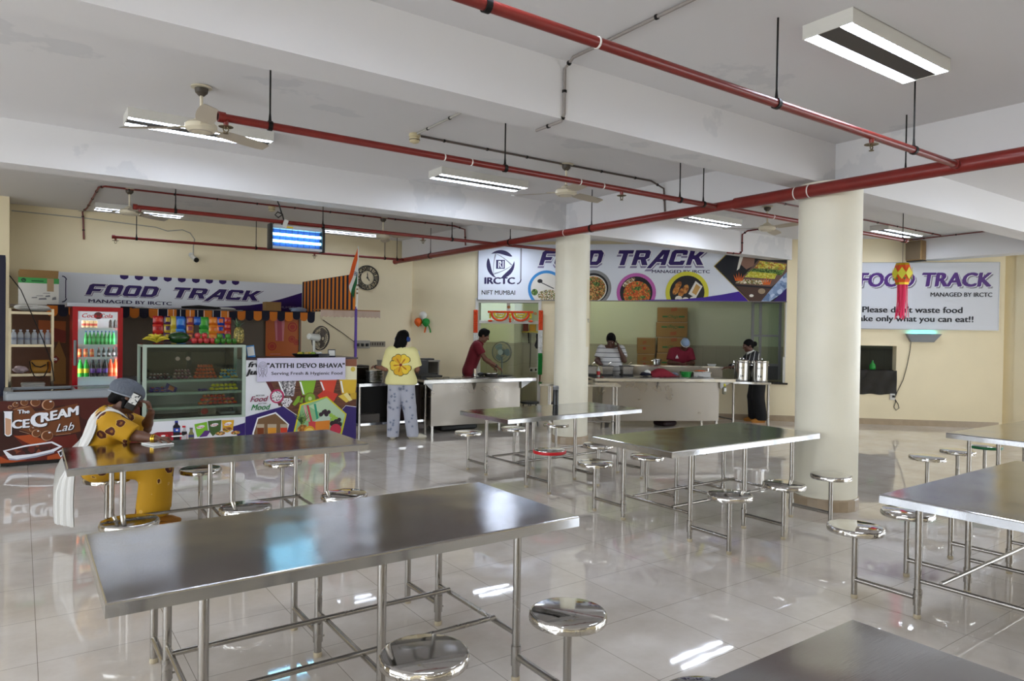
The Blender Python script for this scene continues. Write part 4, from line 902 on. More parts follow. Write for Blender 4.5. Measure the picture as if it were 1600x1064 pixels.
mb=MB(); mb.tube([(.10,11.2,1.16),(.11,11.13,1.07),(.15,11.085,.97),(.2,11.08,.945),(.26,11.085,.97),(.30,11.13,1.07),(.30,11.19,1.15)],.007,n=8); mb.tube([(.12,11.2,1.15),(.16,11.18,1.1),(.22,11.18,1.085),(.28,11.18,1.12)],.007,n=8); part('strap',mb,M_BLKC,hb,world=True)
solo('folded_cloth',lumpy((.0,11.22,1.055),(.085,.08,.045),5),mat('pink_white_cloth','#d9c6ce',.8),'pale pink cloth bundle beside the mustard handbag','cloth')
solo('container',MB().rbox((.14,11.3,.72),(.26,.2,.26),.02).rbox((.14,11.3,.86),(.27,.21,.03),.02),M_WPAPER,'white plastic container low on the rack behind the ice cream freezer','container')
cable('cable',[(-.12,11.12,2.28),(0.0,11.08,2.1),(.12,11.05,1.78),(.24,11.04,1.45),(.34,11.05,1.15),(.37,11.08,.9)],.006,M_BLKC,'thin black wire slanting across the steel rack','cable')
# red fridge
def fridge():
    x0,x1,y0,y1,H=.565,1.155,11.0,11.6,1.9; t=thing('drinks_fridge','red glass-door drinks fridge filled with bottles','fridge',((x0+x1)/2,(y0+y1)/2,0))
    mr=mat('fridge_red','#a5121d',.25); mw=mat('fridge_white','#e9eef2',.4); e=.05
    mb=MB(); mb.box(x0,x0+.025,y0,y1,.04,H).box(x1-.025,x1,y0,y1,.04,H).box(x0+.025,x1-.025,y0,y1,H-.03,H).box(x0+.025,x1-.025,y1-.03,y1,.04,H-.03).box(x0+.025,x1-.025,y0,y1,.04,.3); part('cabinet',mb,mr,t,world=True,smooth=0)
    mb=MB(); mb.box(x0+.025,x0+.03,y0+.03,y1-.03,.3,H-.03).box(x1-.03,x1-.025,y0+.03,y1-.03,.3,H-.03).box(x0+.03,x1-.03,y1-.035,y1-.03,.3,H-.03).box(x0+.03,x1-.03,y0+.03,y1-.03,.3,.31); part('liner',mb,mw,t,world=True,smooth=0)
    d=part('door',MB().box(x0,x0+.062,y0-.05,y0,.31,H).box(x1-.062,x1,y0-.05,y0,.31,H).box(x0+.062,x1-.062,y0-.05,y0,H-.06,H).box(x0+.062,x1-.062,y0-.05,y0,.31,.36),mr,t,world=True,smooth=0)
    part('door_glass',MB().box(x0+.062,x1-.062,y0-.03,y0-.024,.36,H-.06),M_PANE,d,world=True,smooth=0)
    part('handle',MB().rbox((x0+.03,y0-.065,1.28),(.035,.03,.34),.01),mat('grey_trap_plastic','#76787a',.4),d,world=True)
    part('lamp',MB().box(x1-.055,x1-.035,y0+.02,y0+.05,.4,H-.1).box(x0+.035,x0+.045,y0+.02,y0+.05,.4,H-.1),mat('fridge_lamp','#eef6ff',.4,emit=9.),t,world=True,smooth=0)
    part('lamp',MB().box(x0+.05,x1-.05,y0+.02,y0+.06,H-.045,H-.035),mat('fridge_lamp','#eef6ff',.4,emit=9.),t,world=True,smooth=0)
    for z in (.80,.945,1.215,1.385,1.615): part('shelf',MB().box(x0+.032,x1-.032,y0+.03,y1-.04,z-.012,z).box(x0+.032,x1-.032,y0+.02,y0+.032,z-.028,z+.006),mw,t,world=True,smooth=0)
    p=Print((0,y0-.031,0),(1,0,0),(0,0,1)); p.rect(x0+.064,1.735,x1-.064,1.835,mw); p.ellipse(.862,1.785,.052,.048,mat('ink_brown','#5a2a2a',.5)); p.text('Coca-Cola',.675,1.757,1.03,.055,mat('ink_red','#c41220',.4),.02,.3); p.part('print_pattern',d)
    part('top_sheet',MB().box(x0-.06,x1-.03,y0-.02,y1,H+.002,H+.05),mat('silver_sheet','#b5b7be',.35),t,world=True,smooth=0)
    part('wheel',MB().cyl((x0+.08,y0+.08,.02),(x0+.12,y0+.08,.02),.02,n=12),M_BLACK,t,world=True); part('wheel',MB().cyl((x1-.12,y0+.08,.02),(x1-.08,y0+.08,.02),.02,n=12),M_BLACK,t,world=True)
fridge()
def bottle_proto(name,body,capm,label,h,r,kind='bottle'):
    t=thing(name,'x','bottle' if kind=='bottle' else 'can'); mb=MB()
    if kind=='bottle': mb.lathe([(r*.85,0),(r,.008),(r,h*.32),(r*.9,h*.42),(r,h*.52),(r*.85,h*.68),(r*.36,h*.85),(r*.36,h*.93)],n=14); part('bottle_body',mb,body,t); part('cap',MB().cyl((0,0,h*.92),(0,0,h),r*.42,n=12),capm,t)
    else: mb.lathe([(r*.8,0),(r,.01),(r,h-.012),(r*.85,h)],n=14); part('can_body',mb,body,t); part('can_end',MB().cyl((0,0,h-.003),(0,0,h+.001),r*.8,n=12),M_CHROME,t)
    if label: mb=MB(); mb.lathe([(r*1.015,h*.22 if kind=='bottle' else h*.3),(r*1.015,h*.46 if kind=='bottle' else h*.6)],n=14); part('wrap_label',mb,label,t)
    return t
def rowof(proto,lab,grp,xs,y,z):
    for i,x in enumerate(xs):
        o=proto if i==0 else dup(proto,(0,0,0)); o.location=(x,y,z); o['label']=lab; o['group']=grp
G=lambda n,c,r=.12,**k: mat(n,c,r,**k)
xs=lambda a,b,n: [a+(b-a)*i/(n-1) for i in range(n)]
rowof(bottle_proto('soda_bottle',G('soda_green','#1d8a3a'),G('blue_cap','#1d3f96'),G('soda_label','#3fae5a'),.19,.024),'green soda bottle lined up on the second fridge shelf','green bottles in the fridge',xs(.73,1.055,8),11.1,1.386)
rowof(bottle_proto('juice_can',G('can_orange','#b9481f'),None,G('can_label','#d88a4a'),.115,.027,'can'),'orange-red drink can on the third fridge shelf','orange cans in the fridge',xs(.655,.80,3),11.1,1.216)
rowof(bottle_proto('cola_bottle',G('cola_dark','#231414'),G('red_cap','#b91a22'),G('cola_label','#9b8f92'),.13,.021),'small dark cola bottle on the third fridge shelf','small cola bottles in the fridge',xs(.88,1.06,4),11.1,1.216)
rowof(bottle_proto('lime_bottle',G('lime_green','#1f9a2e'),G('green_cap','#2fae3a'),G('lime_label','#d8c82a'),.25,.036),'green bottle with yellow label on the lowest fridge shelf','lime bottles in the fridge',xs(.665,.715,2)[:1]+[.735],11.1,.946)
rowof(bottle_proto('grape_bottle',G('grape_dark','#17121f'),G('purple_cap','#3d1d77'),G('grape_label','#5a2f96'),.25,.036),'dark bottle with purple label on the lowest fridge shelf','dark bottles in the fridge',xs(.81,.965-.002,3)[:3] and [.812,.886,.96],11.1,.946)
rowof(bottle_proto('orange_bottle',G('orange_soda','#e0491f'),G('orange_cap','#e8601f'),G('orange_label','#e8774a'),.25,.036),'orange soda bottle on the lowest fridge shelf','orange bottles in the fridge',[1.022,1.085],11.1,.946)
rowof(bottle_proto('milk_can',G('can_cream','#d8b98a'),None,G('can_red2','#c4463a'),.10,.024,'can'),'small cream and red can on the top fridge shelf','small cans in the fridge',xs(.70,.84,4),11.1,1.616)
rowof(bottle_proto('energy_bottle',G('cola_dark','#231414'),G('gold_cap','#c99a2a'),None,.14,.022),'small dark bottle with golden cap on the top fridge shelf','golden-capped bottles in the fridge',[1.02,1.075],11.1,1.616)
# ice cream freezer
def freezer():
    x0,x1,y0,y1=-.21,1.235,FY,10.58; t=thing('chest_freezer','chest freezer printed with chocolate ice cream lettering','freezer',((x0+x1)/2,(y0+y1)/2,0))
    mg=mat('freezer_grey','#8e949a',.3); md=mat('choc_dark','#35120f',.35)
    mb=MB(); mb.box(x0,x1,y0+.002,y1,.05,.765); part('body',mb,md,t,world=True,smooth=0)
    part('plinth',MB().box(x0+.03,x1-.03,y0+.03,y1-.03,.012,.05),M_BLACK,t,world=True,smooth=0)
    for x in (x0+.08,x1-.08): part('castor',MB().cyl((x,y0+.08,.025),(x+.03,y0+.08,.025),.025,n=12),M_BLACK,t,world=True)
    mb=MB(); mb.rbox(((x0+x1)/2+.03,y0+.02,.815),(x1-x0-.08,.10,.10),.03); mb.box(x0+.05,x0+.12,y0+.06,y1,.765,.87).box(x1-.07,x1,y0+.06,y1,.765,.87).box(x0+.05,x1,y1-.06,y1,.765,.87); part('rim',mb,mg,t,world=True)
    for a,b,z in ((x0+.12,.56,.845),(.53,x1-.07,.858)):
        g=part('sliding_lid',MB().box(a,b,y0+.07,y1-.06,z,z+.008),pane_mat('lid_glass','#b9c6ca'),t,world=True,smooth=0); part('lid_frame',MB().box(a,b,y0+.06,y0+.085,z-.004,z+.014).box(a,a+.02,y0+.085,y1-.06,z-.004,z+.014).box(b-.02,b,y0+.085,y1-.06,z-.004,z+.014),mg,g,world=True,smooth=0)
    part('inner_liner',MB().box(x0+.12,x1-.07,y0+.06,y1-.06,.77,.79),mat('fridge_white','#e9eef2',.4),t,world=True,smooth=0)
    part('lock_plate',MB().rbox((x1-.06,y0-.033,.815),(.08,.006,.05),.01),M_WPAPER,t,world=True)
    p=Print((0,y0+.002,0),(1,0,0),(0,0,1)); clipped(p,x0,.052,x1,.764); F=lambda x,y:p.uv(x/7.6,600+y/7.6)
    P=lambda pts,m:p.poly([F(*q) for q in pts],m); k=abs(F(100,100)[0]-F(107.6,100)[0])/7.6
    mr=mat('choc_red','#5e1a12',.35); mo=mat('choc_orange','#a5481f',.35); mb_=mat('choc_brown','#6a3a1c',.35); ml=mat('choc_light','#c79a7a',.35); mk=mat('choc_black','#140a0a',.35); mw=mat('choc_white','#e6e8f0',.35)
    P([(0,170),(900,150),(1200,150),(1700,140),(1700,420),(1000,420),(760,250),(0,330)],mat('choc_mid','#4a1712',.35))
    P([(150,600),(400,640),(760,620),(900,590),(1000,900),(1700,700),(1700,930),(0,950),(0,860),(300,760)],mr); P([(170,620),(360,600),(560,680),(420,740),(300,690)],mo); P([(560,860),(760,800),(880,860),(760,930),(560,930)],mo); P([(0,860),(90,900),(330,900),(0,960)],mo)
    P([(150,300),(250,262),(360,256),(420,330),(620,300),(920,230),(960,560),(830,590),(640,610),(430,590),(360,580),(240,540),(150,520)],mb_)
    for a,b,c_ in (((160,300),(350,262),5),((230,555),(355,590),5),((660,605),(840,585),5)): u,v=F(*a),F(*b); p.poly([u,v,(v[0],v[1]-c_*k),(u[0],u[1]-c_*k)],ml)
    for x,y,r in ((120,275,28),(185,243,40),(288,218,50),(420,216,66),(570,245,84),(378,535,36),(430,585,60),(558,612,80)):
        c=F(x,y); p.ellipse(c[0],c[1],r*k,r*k,mk); p.ellipse(c[0],c[1],r*k*.94,r*k*.94,ml); p.ellipse(c[0]+r*k*.08,c[1],r*k*.82,r*k*.84,mb_); p.ellipse(c[0]+r*k*.38,c[1]+r*k*.55,r*k*.2,r*k*.13,mw)
    P([(30,316),(165,316),(155,345),(155,600),(120,635),(75,635),(38,600),(38,345)],mk); P([(42,324),(150,324),(142,345),(140,600),(112,620),(80,620),(55,600),(52,345)],mw); P([(62,400),(132,420),(130,590),(105,608),(84,608),(64,590)],ml)
    def T(b,x0_,y0_,x1_,y1_,cap,m,bold,sh=0,grow=0):
        a,c=F(x0_,y0_),F(x1_,y1_); p.text(b,a[0],a[1],c[0],cap*k,m,bold,sh,slope=(c[1]-a[1])/(c[0]-a[0]))
    for m,d in ((mk,9),(mw,0)):
        T('The',210+d*.6,352+d,350+d*.6,345+d,58,m,.03); T('CE',148+d,528+d,345+d,512+d,122,m,.05); T('C',372+d,505+d,545+d,500+d,205,m,.05); T('REAM',492+d,452+d,925+d,362+d,135,m,.05); T('Lab',665+d,568+d,880+d,540+d,120,m,.0,.35)
    P([(35,790),(300,725),(620,680),(740,740),(650,795),(420,850),(200,890),(95,878)],mw); P([(70,795),(320,740),(610,700),(700,742),(600,780),(380,830),(150,850)],speckle('print_choc_nuts',['#3a120e','#5a1a12','#2a0c0a','#7a3a22','#4a1410'],22)); P([(95,878),(200,890),(420,850),(650,795),(640,815),(430,870),(200,905),(110,900)],mat('tray_shade_grey','#9a9fb0',.4))
    P([(680,800),(740,770),(760,830),(720,870)],mw); P([(700,810),(735,790),(745,830),(715,850)],mk)
    # right side behind the seated woman: swirls of chocolate and cream
    for a,b,c_,m in ((1250,480,320,mr),(1330,560,300,mo),(1380,640,260,mr),(1300,700,320,mb_),(1450,780,300,mr)): c=F(a,b); p.ellipse(c[0],c[1],c_*k,c_*.34*k,m,rot=.35)
    P([(1190,470),(1390,350),(1440,330),(1400,380),(1500,360),(1380,420),(1280,450)],mw)
    p.part('print_pattern',t)
freezer()
# counter with juice print, display case on white base
def counter():
    x0,x1=2.52,4.125; t=thing('juice_counter','juice counter printed with fruit, glasses and purple hexagons','counter',((x0+x1)/2,FY+.3,0))
    part('front_panel',MB().box(x0,x1,FY+.002,FY+.03,0,1.22),M_WLAM,t,world=True,smooth=0)
    [part('side_panel',MB().box(a,a+.03,FY+.03,FY+.6,0,1.2),M_WLAM,t,world=True,smooth=0) for a in (x0,x1-.03)]
    part('top',MB().box(x0,x1+.01,FY-.012,FY+.65,1.205,1.232),M_WOODTOP,t,world=True,smooth=0)
    p=Print((0,FY+.002,0),(1,0,0),(0,0,1)); clipped(p,x0,.002,x1-.002,1.204); C=lambda x,y:p.uv(380+x/7.09,550+y/7.09); P=lambda pts,m:p.poly([C(*q) for q in pts],m); k=abs(C(100,100)[0]-C(107.09,100)[0])/7.09
    def E(x,y,r,m,q=1.,rot=0): c=C(x,y); p.ellipse(c[0],c[1],r*k,r*k*q,m,rot=rot)
    wood=speckle('print_wood',['#5a3322','#6e422c','#4c2a1c','#7d5238'],5,kind='noise',stretch=(1,1,6)); mp=mat('panel_purple','#2c1566',.4)
    P([(235,300),(420,610),(560,690),(640,740),(1100,640),(1260,610),(1260,60),(700,60)],wood); P([(250,330),(300,318),(420,590),(395,600)],mat('print_maroon','#5c1a1e',.4)); P([(1130,60),(1260,60),(1260,160),(1130,160)],mat('print_rosewood','#8a5238',.5))
    def glass(x0_,x1_,yt,a,b,yb,m,top):
        P([(x0_,yt),(x1_,yt),(b,yb),(a,yb)],m); P([(x0_,yt),(x1_,yt),(x1_-8,yt+26),(x0_+8,yt+26)],top); P([(x0_+12,yt+40),(x0_+32,yt+40),(a+24,yb-10),(a+8,yb-10)],M_WINK)
    glass(375,590,290,440,560,490,speckle('print_dragon',['#8f8b8f','#a8a4a6','#77747a','#d8d4d6','#4a484c'],60),mat('print_glasstop','#cfccd0',.4)); glass(610,812,290,655,770,478,mat('print_lime','#86b52a',.4),mat('print_limetop','#b8d66a',.4)); glass(838,1042,290,885,1000,450,mat('print_redjuice','#d8452a',.4),mat('print_redtop','#e8856a',.4)); glass(1060,1262,280,1090,1240,460,mat('print_yellowjuice','#dfb62a',.4),mat('print_foam','#ece6c4',.4))
    P([(1132,155),(1262,160),(1262,290),(1132,290)],mat('print_foam','#ece6c4',.4)); E(1215,190,30,mat('print_pineslice','#d8c04a',.5))
    E(375,490,82,mat('print_magenta','#b02a5a',.4),1.0); E(372,492,62,speckle('print_dragonflesh',['#e2dde0','#d4ced4','#efecee','#3a383c','#dcd6da'],90)); P([(420,560),(450,510),(520,505),(545,545),(500,610),(440,605)],speckle('print_dragonflesh',['#e2dde0'],90))
    E(740,515,72,mat('print_kiwiskin','#6b5a2a',.4)); E(740,515,64,mat('print_kiwi','#7da32a',.4)); E(740,515,22,mat('print_kiwicore','#cfd69a',.4)); P([(545,580),(600,490),(635,485),(620,550),(570,598)],mat('print_kiwi','#7da32a',.4)); P([(620,560),(650,500),(668,505),(655,565)],mat('print_kiwi','#7da32a',.4))
    P([(820,480),(900,420),(1050,465),(1000,550),(930,500),(850,520)],mat('print_melon','#d23a2a',.4)); P([(1050,490),(1150,445),(1210,520),(1140,560)],mat('print_pine','#e2c24a',.4)); P([(1110,470),(1150,450),(1210,530),(1175,545)],mat('print_pinelight','#efe09a',.4)); P([(1180,460),(1262,445),(1262,520),(1200,525)],mat('print_pine2','#cfa82a',.4))
    P([(10,722),(440,600),(585,700),(700,800),(1095,640),(1135,595),(1262,612),(1262,1000),(10,1000)],mp); 
    for a,b in (((440,598),(590,702)),((1095,640),(1135,595)),((1135,595),(1262,612))): u,v=C(*a),C(*b); p.poly([u,v,(v[0],v[1]+7*k),(u[0],u[1]+7*k)],M_WINK)
    P([(100,1000),(100,900),(155,728),(360,665),(508,800),(480,900),(480,1000)],M_WINK); P([(118,1000),(118,895),(166,740),(355,682),(492,803),(466,895),(466,1000)],mat('print_tan','#7a5a3a',.5))
    for a,b,m in ((148,232,'#7a3a14'),(268,368,'#d8922a'),(408,490,'#d23f24')): P([(a,798),(b,798),(b-6,1000),(a+6,1000)],mat('print_glasspale','#b9a890',.4)); P([(a+3,838),(b-3,838),(b-8,1000),(a+8,1000)],mat('print_j'+m,m,.4))
    P([(530,1000),(628,580),(925,490),(1145,685),(1070,1000)],mat('print_hexyellow','#d8cf1f',.4)); P([(548,1000),(642,592),(922,505),(1128,690),(1052,1000)],mat('print_leafgreen','#8fbf8a',.4)); P([(720,600),(922,508),(1128,690),(1100,780),(900,700)],mat('print_palegreen','#b9d6b0',.4))
    for a,b,c_,d,m in ((665,590,700,760,'#d8a0a0'),(700,590,745,780,'#c43a4a'),(780,575,815,770,'#2f9a7a')): P([(a,b),(a+22,b-4),(c_+24,d),(c_,d)],mat('print_s'+m,m,.4))
    for i in range(9): a=-1.2+.3*i; P([(640,800),(650+100*math.sin(a),720-90*math.cos(a)),(665,800)],FOODG)
    P([(600,1000),(600,840),(640,800),(700,810),(720,1000)],speckle('print_pineskin',['#c98a3a','#b5742a','#d8a050','#8a5a20'],40)); P([(720,1000),(722,770),(800,765),(802,1000)],mat('print_redjar','#d2424a',.4)); P([(790,1000),(800,770),(960,755),(940,1000)],mat('print_orangejar','#e0862a',.4)); P([(780,770),(880,700),(960,700),(960,755)],mat('print_jarglass','#bfd0c0',.4))
    for x,y,r in ((860,690,26),(890,665,26),(920,690,26),(945,665,24),(905,655,24)): E(x,y,r,mat('print_blackgrape','#2a1424',.35))
    for x,y,r in ((970,700,24),(1000,720,26),(985,745,24),(1030,735,22)): E(x,y,r,mat('print_greengrape','#9ac24a',.4))
    for x,y,r in ((985,790,32),(1025,770,30),(1060,750,26),(1065,800,30),(1020,810,30)): E(x,y,r,mat('print_plum','#24101f',.35))
    E(1020,860,72,mat('print_apple','#c4304a',.35)); E(730,880,68,mat('print_orangerind','#e0a52a',.4)); E(730,890,55,mat('print_orangeflesh','#efcf6a',.4))
    def T(b,x0_,y0_,x1_,cap,m,bold,sh=0): a,c=C(x0_,y0_),C(x1_,y0_); p.text(b,a[0],a[1],c[0],cap*k,m,bold,sh)
    T('fresh',55,168,300,62,M_INK,.04,.25); T('Juices',20,252,330,62,M_INK,.05,.25)
    mg=mat('script_magenta','#8a1f4a',.4); mgr=mat('script_green','#1f7a3a',.4); T('BETTER',140,490,235,16,M_INK,.01); T('Food',75,552,275,62,mg,.02,.35); T('BETTER',165,578,255,14,M_INK,.01); T('Mood',85,645,300,66,mgr,.02,.35)
    p.part('print_pattern',t)
    # white lower front under the glass case, same panel line
    b=thing('display_case','glass display case full of snack packets on a white printed base','display case',(1.89,FY+.28,0))
    X0,X1,Y1_,Z0,Z1=1.262,2.518,FY+.52,.43,1.415; e=.045
    part('base',MB().box(X0-.01,X1,FY+.002,Y1_,0,Z0),M_WLAM,b,world=True,smooth=0)
    mb=MB()
    for x in (X0,X1-e):
        for y in (FY,Y1_-e): mb.box(x,x+e,y,y+e,Z0,Z1)
        mb.box(x,x+e,FY+e,Y1_-e,Z0,Z0+.03).box(x,x+e,FY+e,Y1_-e,Z1-.03,Z1)
    mb.box(X0+e,X1-e,FY,FY+e,Z0,Z0+.03).box(X0+e,X1-e,FY,FY+e,Z1-.035,Z1).box(X0+e,X1-e,Y1_-e,Y1_,Z0,Z0+.03).box(X0+e,X1-e,Y1_-e,Y1_,Z1-.035,Z1); part('frame',mb,M_GALU,b,world=True,smooth=0)
    part('top_glass',MB().box(X0,X1,FY,Y1_,Z1,Z1+.012),pane_mat('case_topglass','#d5dedb'),b,world=True,smooth=0)
    part('front_glass',MB().box(X0+e,X1-e,FY+.018,FY+.023,Z0+.03,Z1-.035),M_CASEG,b,world=True,smooth=0)
    part('side_glass',MB().box(X0+.018,X0+.023,FY+e,Y1_-e,Z0+.03,Z1-.03),M_CASEG,b,world=True,smooth=0)
    mdk=mat('case_black','#17191a',.5); bk=part('back_door',MB().box(X0+e,X0+.66,Y1_-.02,Y1_-.014,Z0+.03,Z1-.035).box(X0+.60,X1-e,Y1_-.034,Y1_-.028,Z0+.03,Z1-.035),pane_mat('case_backglass','#a4acac'),b,world=True,smooth=0)
    part('door_frame',MB().box(X0+.60,X0+.66,Y1_-.045,Y1_-.01,Z0+.03,Z1-.035).box(X0+e,X1-e,Y1_-.045,Y1_-.01,Z1-.11,Z1-.035).box(X1-.16,X1-.1,Y1_-.045,Y1_-.01,Z0+.03,Z1-.035).box(X0+e,X0+e+.03,Y1_-.045,Y1_-.01,Z0+.03,Z1-.035),mdk,bk,world=True,smooth=0)
    for x in (1.745,1.875): mb=MB(); mb.cyl((x,Y1_-.05,1.215),(x,Y1_-.042,1.215),.028,n=20); part('round_sticker',mb,mat('sticker_pink','#d6b0a8',.5),bk,world=True)
    part('back_board',MB().box(X0+e+.03,X1-.1,Y1_-.06,Y1_-.05,.475,.94),mat('pale_board','#b9b7b4',.5),b,world=True,smooth=0)
    for z in (.955,.79,.60,.47): part('shelf',MB().box(X0+e,X1-e,FY+.05,Y1_-.065,z-.012,z).box(X0+e,X1-e,FY+.045,FY+.055,z-.03,z+.003),M_GALU if z>.5 else mdk,b,world=True,smooth=0)
    p=Print((0,FY+.002,0),(1,0,0),(0,0,1)); clipped(p,X0-.01,.002,X1,.428); C2=lambda x,y:p.uv(215+x/8.867,580+y/8.867); P=lambda pts,m:p.poly([C2(*q) for q in pts],m); k=abs(C2(100,100)[0]-C2(108.867,100)[0])/8.867
    P([(1325,765),(1480,715),(1600,650),(1600,900),(1430,950),(1320,820)],mp)
    P([(60,960),(150,890),(270,845),(480,835),(690,860),(690,960),(400,1000),(60,1000)],mat('pack_red','#8c1420',.4)); P([(310,880),(420,875),(430,960),(310,970)],mat('pack_red2','#c42a2a',.4)); P([(470,850),(690,870),(680,960),(470,960)],mat('pack_crimson','#a81f3a',.4)); 
    for x,y in ((170,905),(355,895),(540,905)): c=C2(x,y); p.ellipse(c[0],c[1],32*k,14*k,M_WINK); 
    P([(495,960),(490,760),(515,735),(520,680),(558,680),(562,735),(590,760),(585,960)],mat('cola_print','#17121c',.3)); P([(515,712),(515,680),(560,680),(560,712)],mat('cap_blue','#20308a',.4)); P([(500,790),(585,785),(585,840),(500,845)],mat('label_blue','#2a4fae',.4)); c=C2(545,812); p.ellipse(c[0],c[1],18*k,18*k,M_WINK); p.ring(c[0],c[1],10*k,18*k,mat('ink_red','#c41220',.4),20,.2,PI-.2)
    P([(605,960),(610,850),(632,800),(632,755),(662,755),(665,800),(685,850),(680,960)],mat('print_clearb','#b9b4b8',.3)); P([(608,900),(612,835),(684,835),(682,870)],mat('cola_print','#17121c',.3)); P([(618,780),(618,755),(664,755),(664,780)],mat('ink_red','#c41220',.4))
    P([(702,960),(704,870),(722,830),(722,785),(762,785),(762,830),(782,870),(782,960)],mat('print_olive','#7d7a4a',.3)); P([(702,880),(782,880),(780,915),(702,920)],mat('label_navy','#3a3a6a',.4)); P([(720,800),(720,782),(764,782),(764,800)],mat('cap_grey','#55585a',.4))
    for pts,m,tx in (([(785,735),(960,700),(975,830),(830,915),(815,880)],'#7ab52a','B'),([(972,690),(1160,675),(1150,820),(1040,900),(990,830)],'#3f5a2c','L'),([(1168,680),(1335,675),(1320,810),(1240,850),(1180,830)],'#d8a52a','L')):
        P(pts,mat('pk'+m,m,.4)); x=sum(q[0] for q in pts)/5; y=sum(q[1] for q in pts)/5; c=C2(x,y-40); p.ellipse(c[0],c[1],62*k,26*k,M_WINK,rot=.15); a=C2(x-48,y-28); b2=C2(x+48,y-28); p.text({'B':'Bingo','L':'Lays'}[tx],a[0],a[1],b2[0],24*k,mat('ink_red','#c41220',.4),.03,.2)
    P([(850,915),(930,820),(1012,825),(960,900)],mat('choc_purple','#5a2f7a',.4))
    for x,y in ((1145,860),(1355,850),(1240,800)): c=C2(x,y); p.ellipse(c[0],c[1],75*k,32*k,FOODB)
    p.part('print_pattern',b)
counter()
bn=thing('banner','lilac-white banner with bold black lettering fixed across the juice counter','banner',(3.38,FY-.02,.9))
a=aty(401.9,559,FY-.026); b=aty(539.4,592.5,FY-.026); x0,x1,z0,z1=a.x,b.x,b.z-.002,1.232
part('sheet',MB().box(x0,x1,FY-.028,FY-.02,z0,z1),mat('banner_lilac','#cfcbe2',.4),bn,world=True,smooth=0)
p=Print((0,FY-.028,0),(1,0,0),(0,0,1)); C=lambda x,y:p.uv(380+x/7.09,550+y/7.09)
def BT(b_,xa,y,xb,cap,m,bold,sh=0): u,v=C(xa,y),C(xb,y-4); kk=abs(C(100,100)[0]-C(107.09,100)[0])/7.09; p.text(b_,u[0],u[1],v[0],cap*kk,m,bold,sh,slope=(v[1]-u[1])/(v[0]-u[0]))
BT('"ATITHI DEVO BHAVA"',265,177,1122,56,M_INK,.035); BT('Serving Fresh & Hygienic Food',312,253,1097,36,M_INK,.015)
kk=abs(C(100,100)[0]-C(107.09,100)[0])/7.09
for i in range(5):
    c=C(216,160+i*8); p.ring(c[0],c[1],(44-i*8)*kk,(47-i*8)*kk,M_INK,20,0 if i<3 else .3,PI if i<3 else PI-.3,1.15)
for s in (-1,1):
    for dx0,y0,dx1,y1 in ((46,150,46,225),(30,190,12,235),(12,235,40,275),(8,200,6,280),(46,225,26,262),(20,180,6,215)): u,v=C(216+s*dx0,y0),C(216+s*dx1,y1); d=V((v[0]-u[0],v[1]-u[1])); n=V((-d.y,d.x)).normalized()*1.6*kk; p.poly([(u[0]+n.x,u[1]+n.y),(v[0]+n.x,v[1]+n.y),(v[0]-n.x,v[1]-n.y),(u[0]-n.x,u[1]-n.y)],M_INK)
p.part('lettering',bn)
# packets
PKM={}
def packet(name,col,sz,loc,rot,lab,grp,second=None,cat='packet'):
    key=(name,col,sz)
    if key not in PKM:
        L,W,T=sz; mb=MB(); P=[]; n=9
        for s in (1,-1):
            P=[]
            for i in range(n):
                u=2*i/(n-1)-1; row=[]
                for j in range(7):
                    v=2*j/6-1; h=T/2*max(0,(1-u**4))*max(0,(1-v**2))**.6; row.append((u*L/2,v*W/2*(1-.06*math.cos(u*PI/2)),s*h))
                P.append(row)
            mb.grid(P)
            b=len(mb.m)-(n-1)*6
            for i in range(n-1):
                for j in range(6):
                    if 2<=i<=5 and 1<=j<=4: mb.m[b+i*6+j]=1
        PKM[key]=mb.mesh(name,[mat('foil_'+col,col,.28,bump=.25,bscale=40),mat('foil_'+(second or col),second or col,.28)],60)
    o=bpy.data.objects.new(name,PKM[key]); COL.objects.link(o); o.location=loc; o.rotation_euler=rot; tag(o,lab,cat,grp); return o
def heap(name,cols,sz,x0,x1,y0,y1,z,n,lab,grp,tilt=.35,rows=1):
    r=random.Random(hash(lab)%1000 if False else len(lab)*7+n); per=-(-n//rows)
    for i in range(n):
        row=i//per; k=i%per; f=(k+.5)/per; sh=(x1-x0)*.06*row
        c=r.choice(cols) if isinstance(cols,list) else cols; c2=None
        if isinstance(c,tuple): c,c2=c
        L_=min(sz[0],(x1-x0-2*sh)/per*.97); q=(L_,sz[1],sz[2]); j=min(tilt,.25)*.35
        packet(name,c,q,(x0+sh+(x1-x0-2*sh)*f,(y0+y1)/2+r.uniform(-.004,.004)+.008*row,z+sz[1]*.16+sz[2]*.5+row*sz[2]*1.12),(.3+r.uniform(-j,j),r.uniform(-j,j)*.5,r.uniform(-.08,.08)),lab,grp,c2)
heap('sweet_packet',[('#5a3a34','#b5a8b0'),('#6a4040','#e0dade'),('#4a2c2c','#a05a66')],(.08,.055,.036),1.34,1.60,FY+.075,FY+.13,.955,12,'dark brown wrapped sweet heaped at one end of the top case shelf','dark sweets in the case',rows=2)
heap('sweet_packet',[('#7a2a4f','#b08a92'),('#6a263c','#c9a8ae'),('#8a625a','#d6beb4')],(.085,.06,.038),1.62,1.86,FY+.075,FY+.13,.955,15,'plum-coloured wrapped sweet in the middle of the top case shelf','plum sweets in the case',rows=3)
heap('cake_packet',[('#e0622f','#c4431c'),('#d8502a','#ef8a50')],(.085,.06,.042),1.87,2.17,FY+.075,FY+.13,.955,24,'orange-red packet in the tall pile on the top case shelf','orange packets in the case',rows=4,tilt=.25)
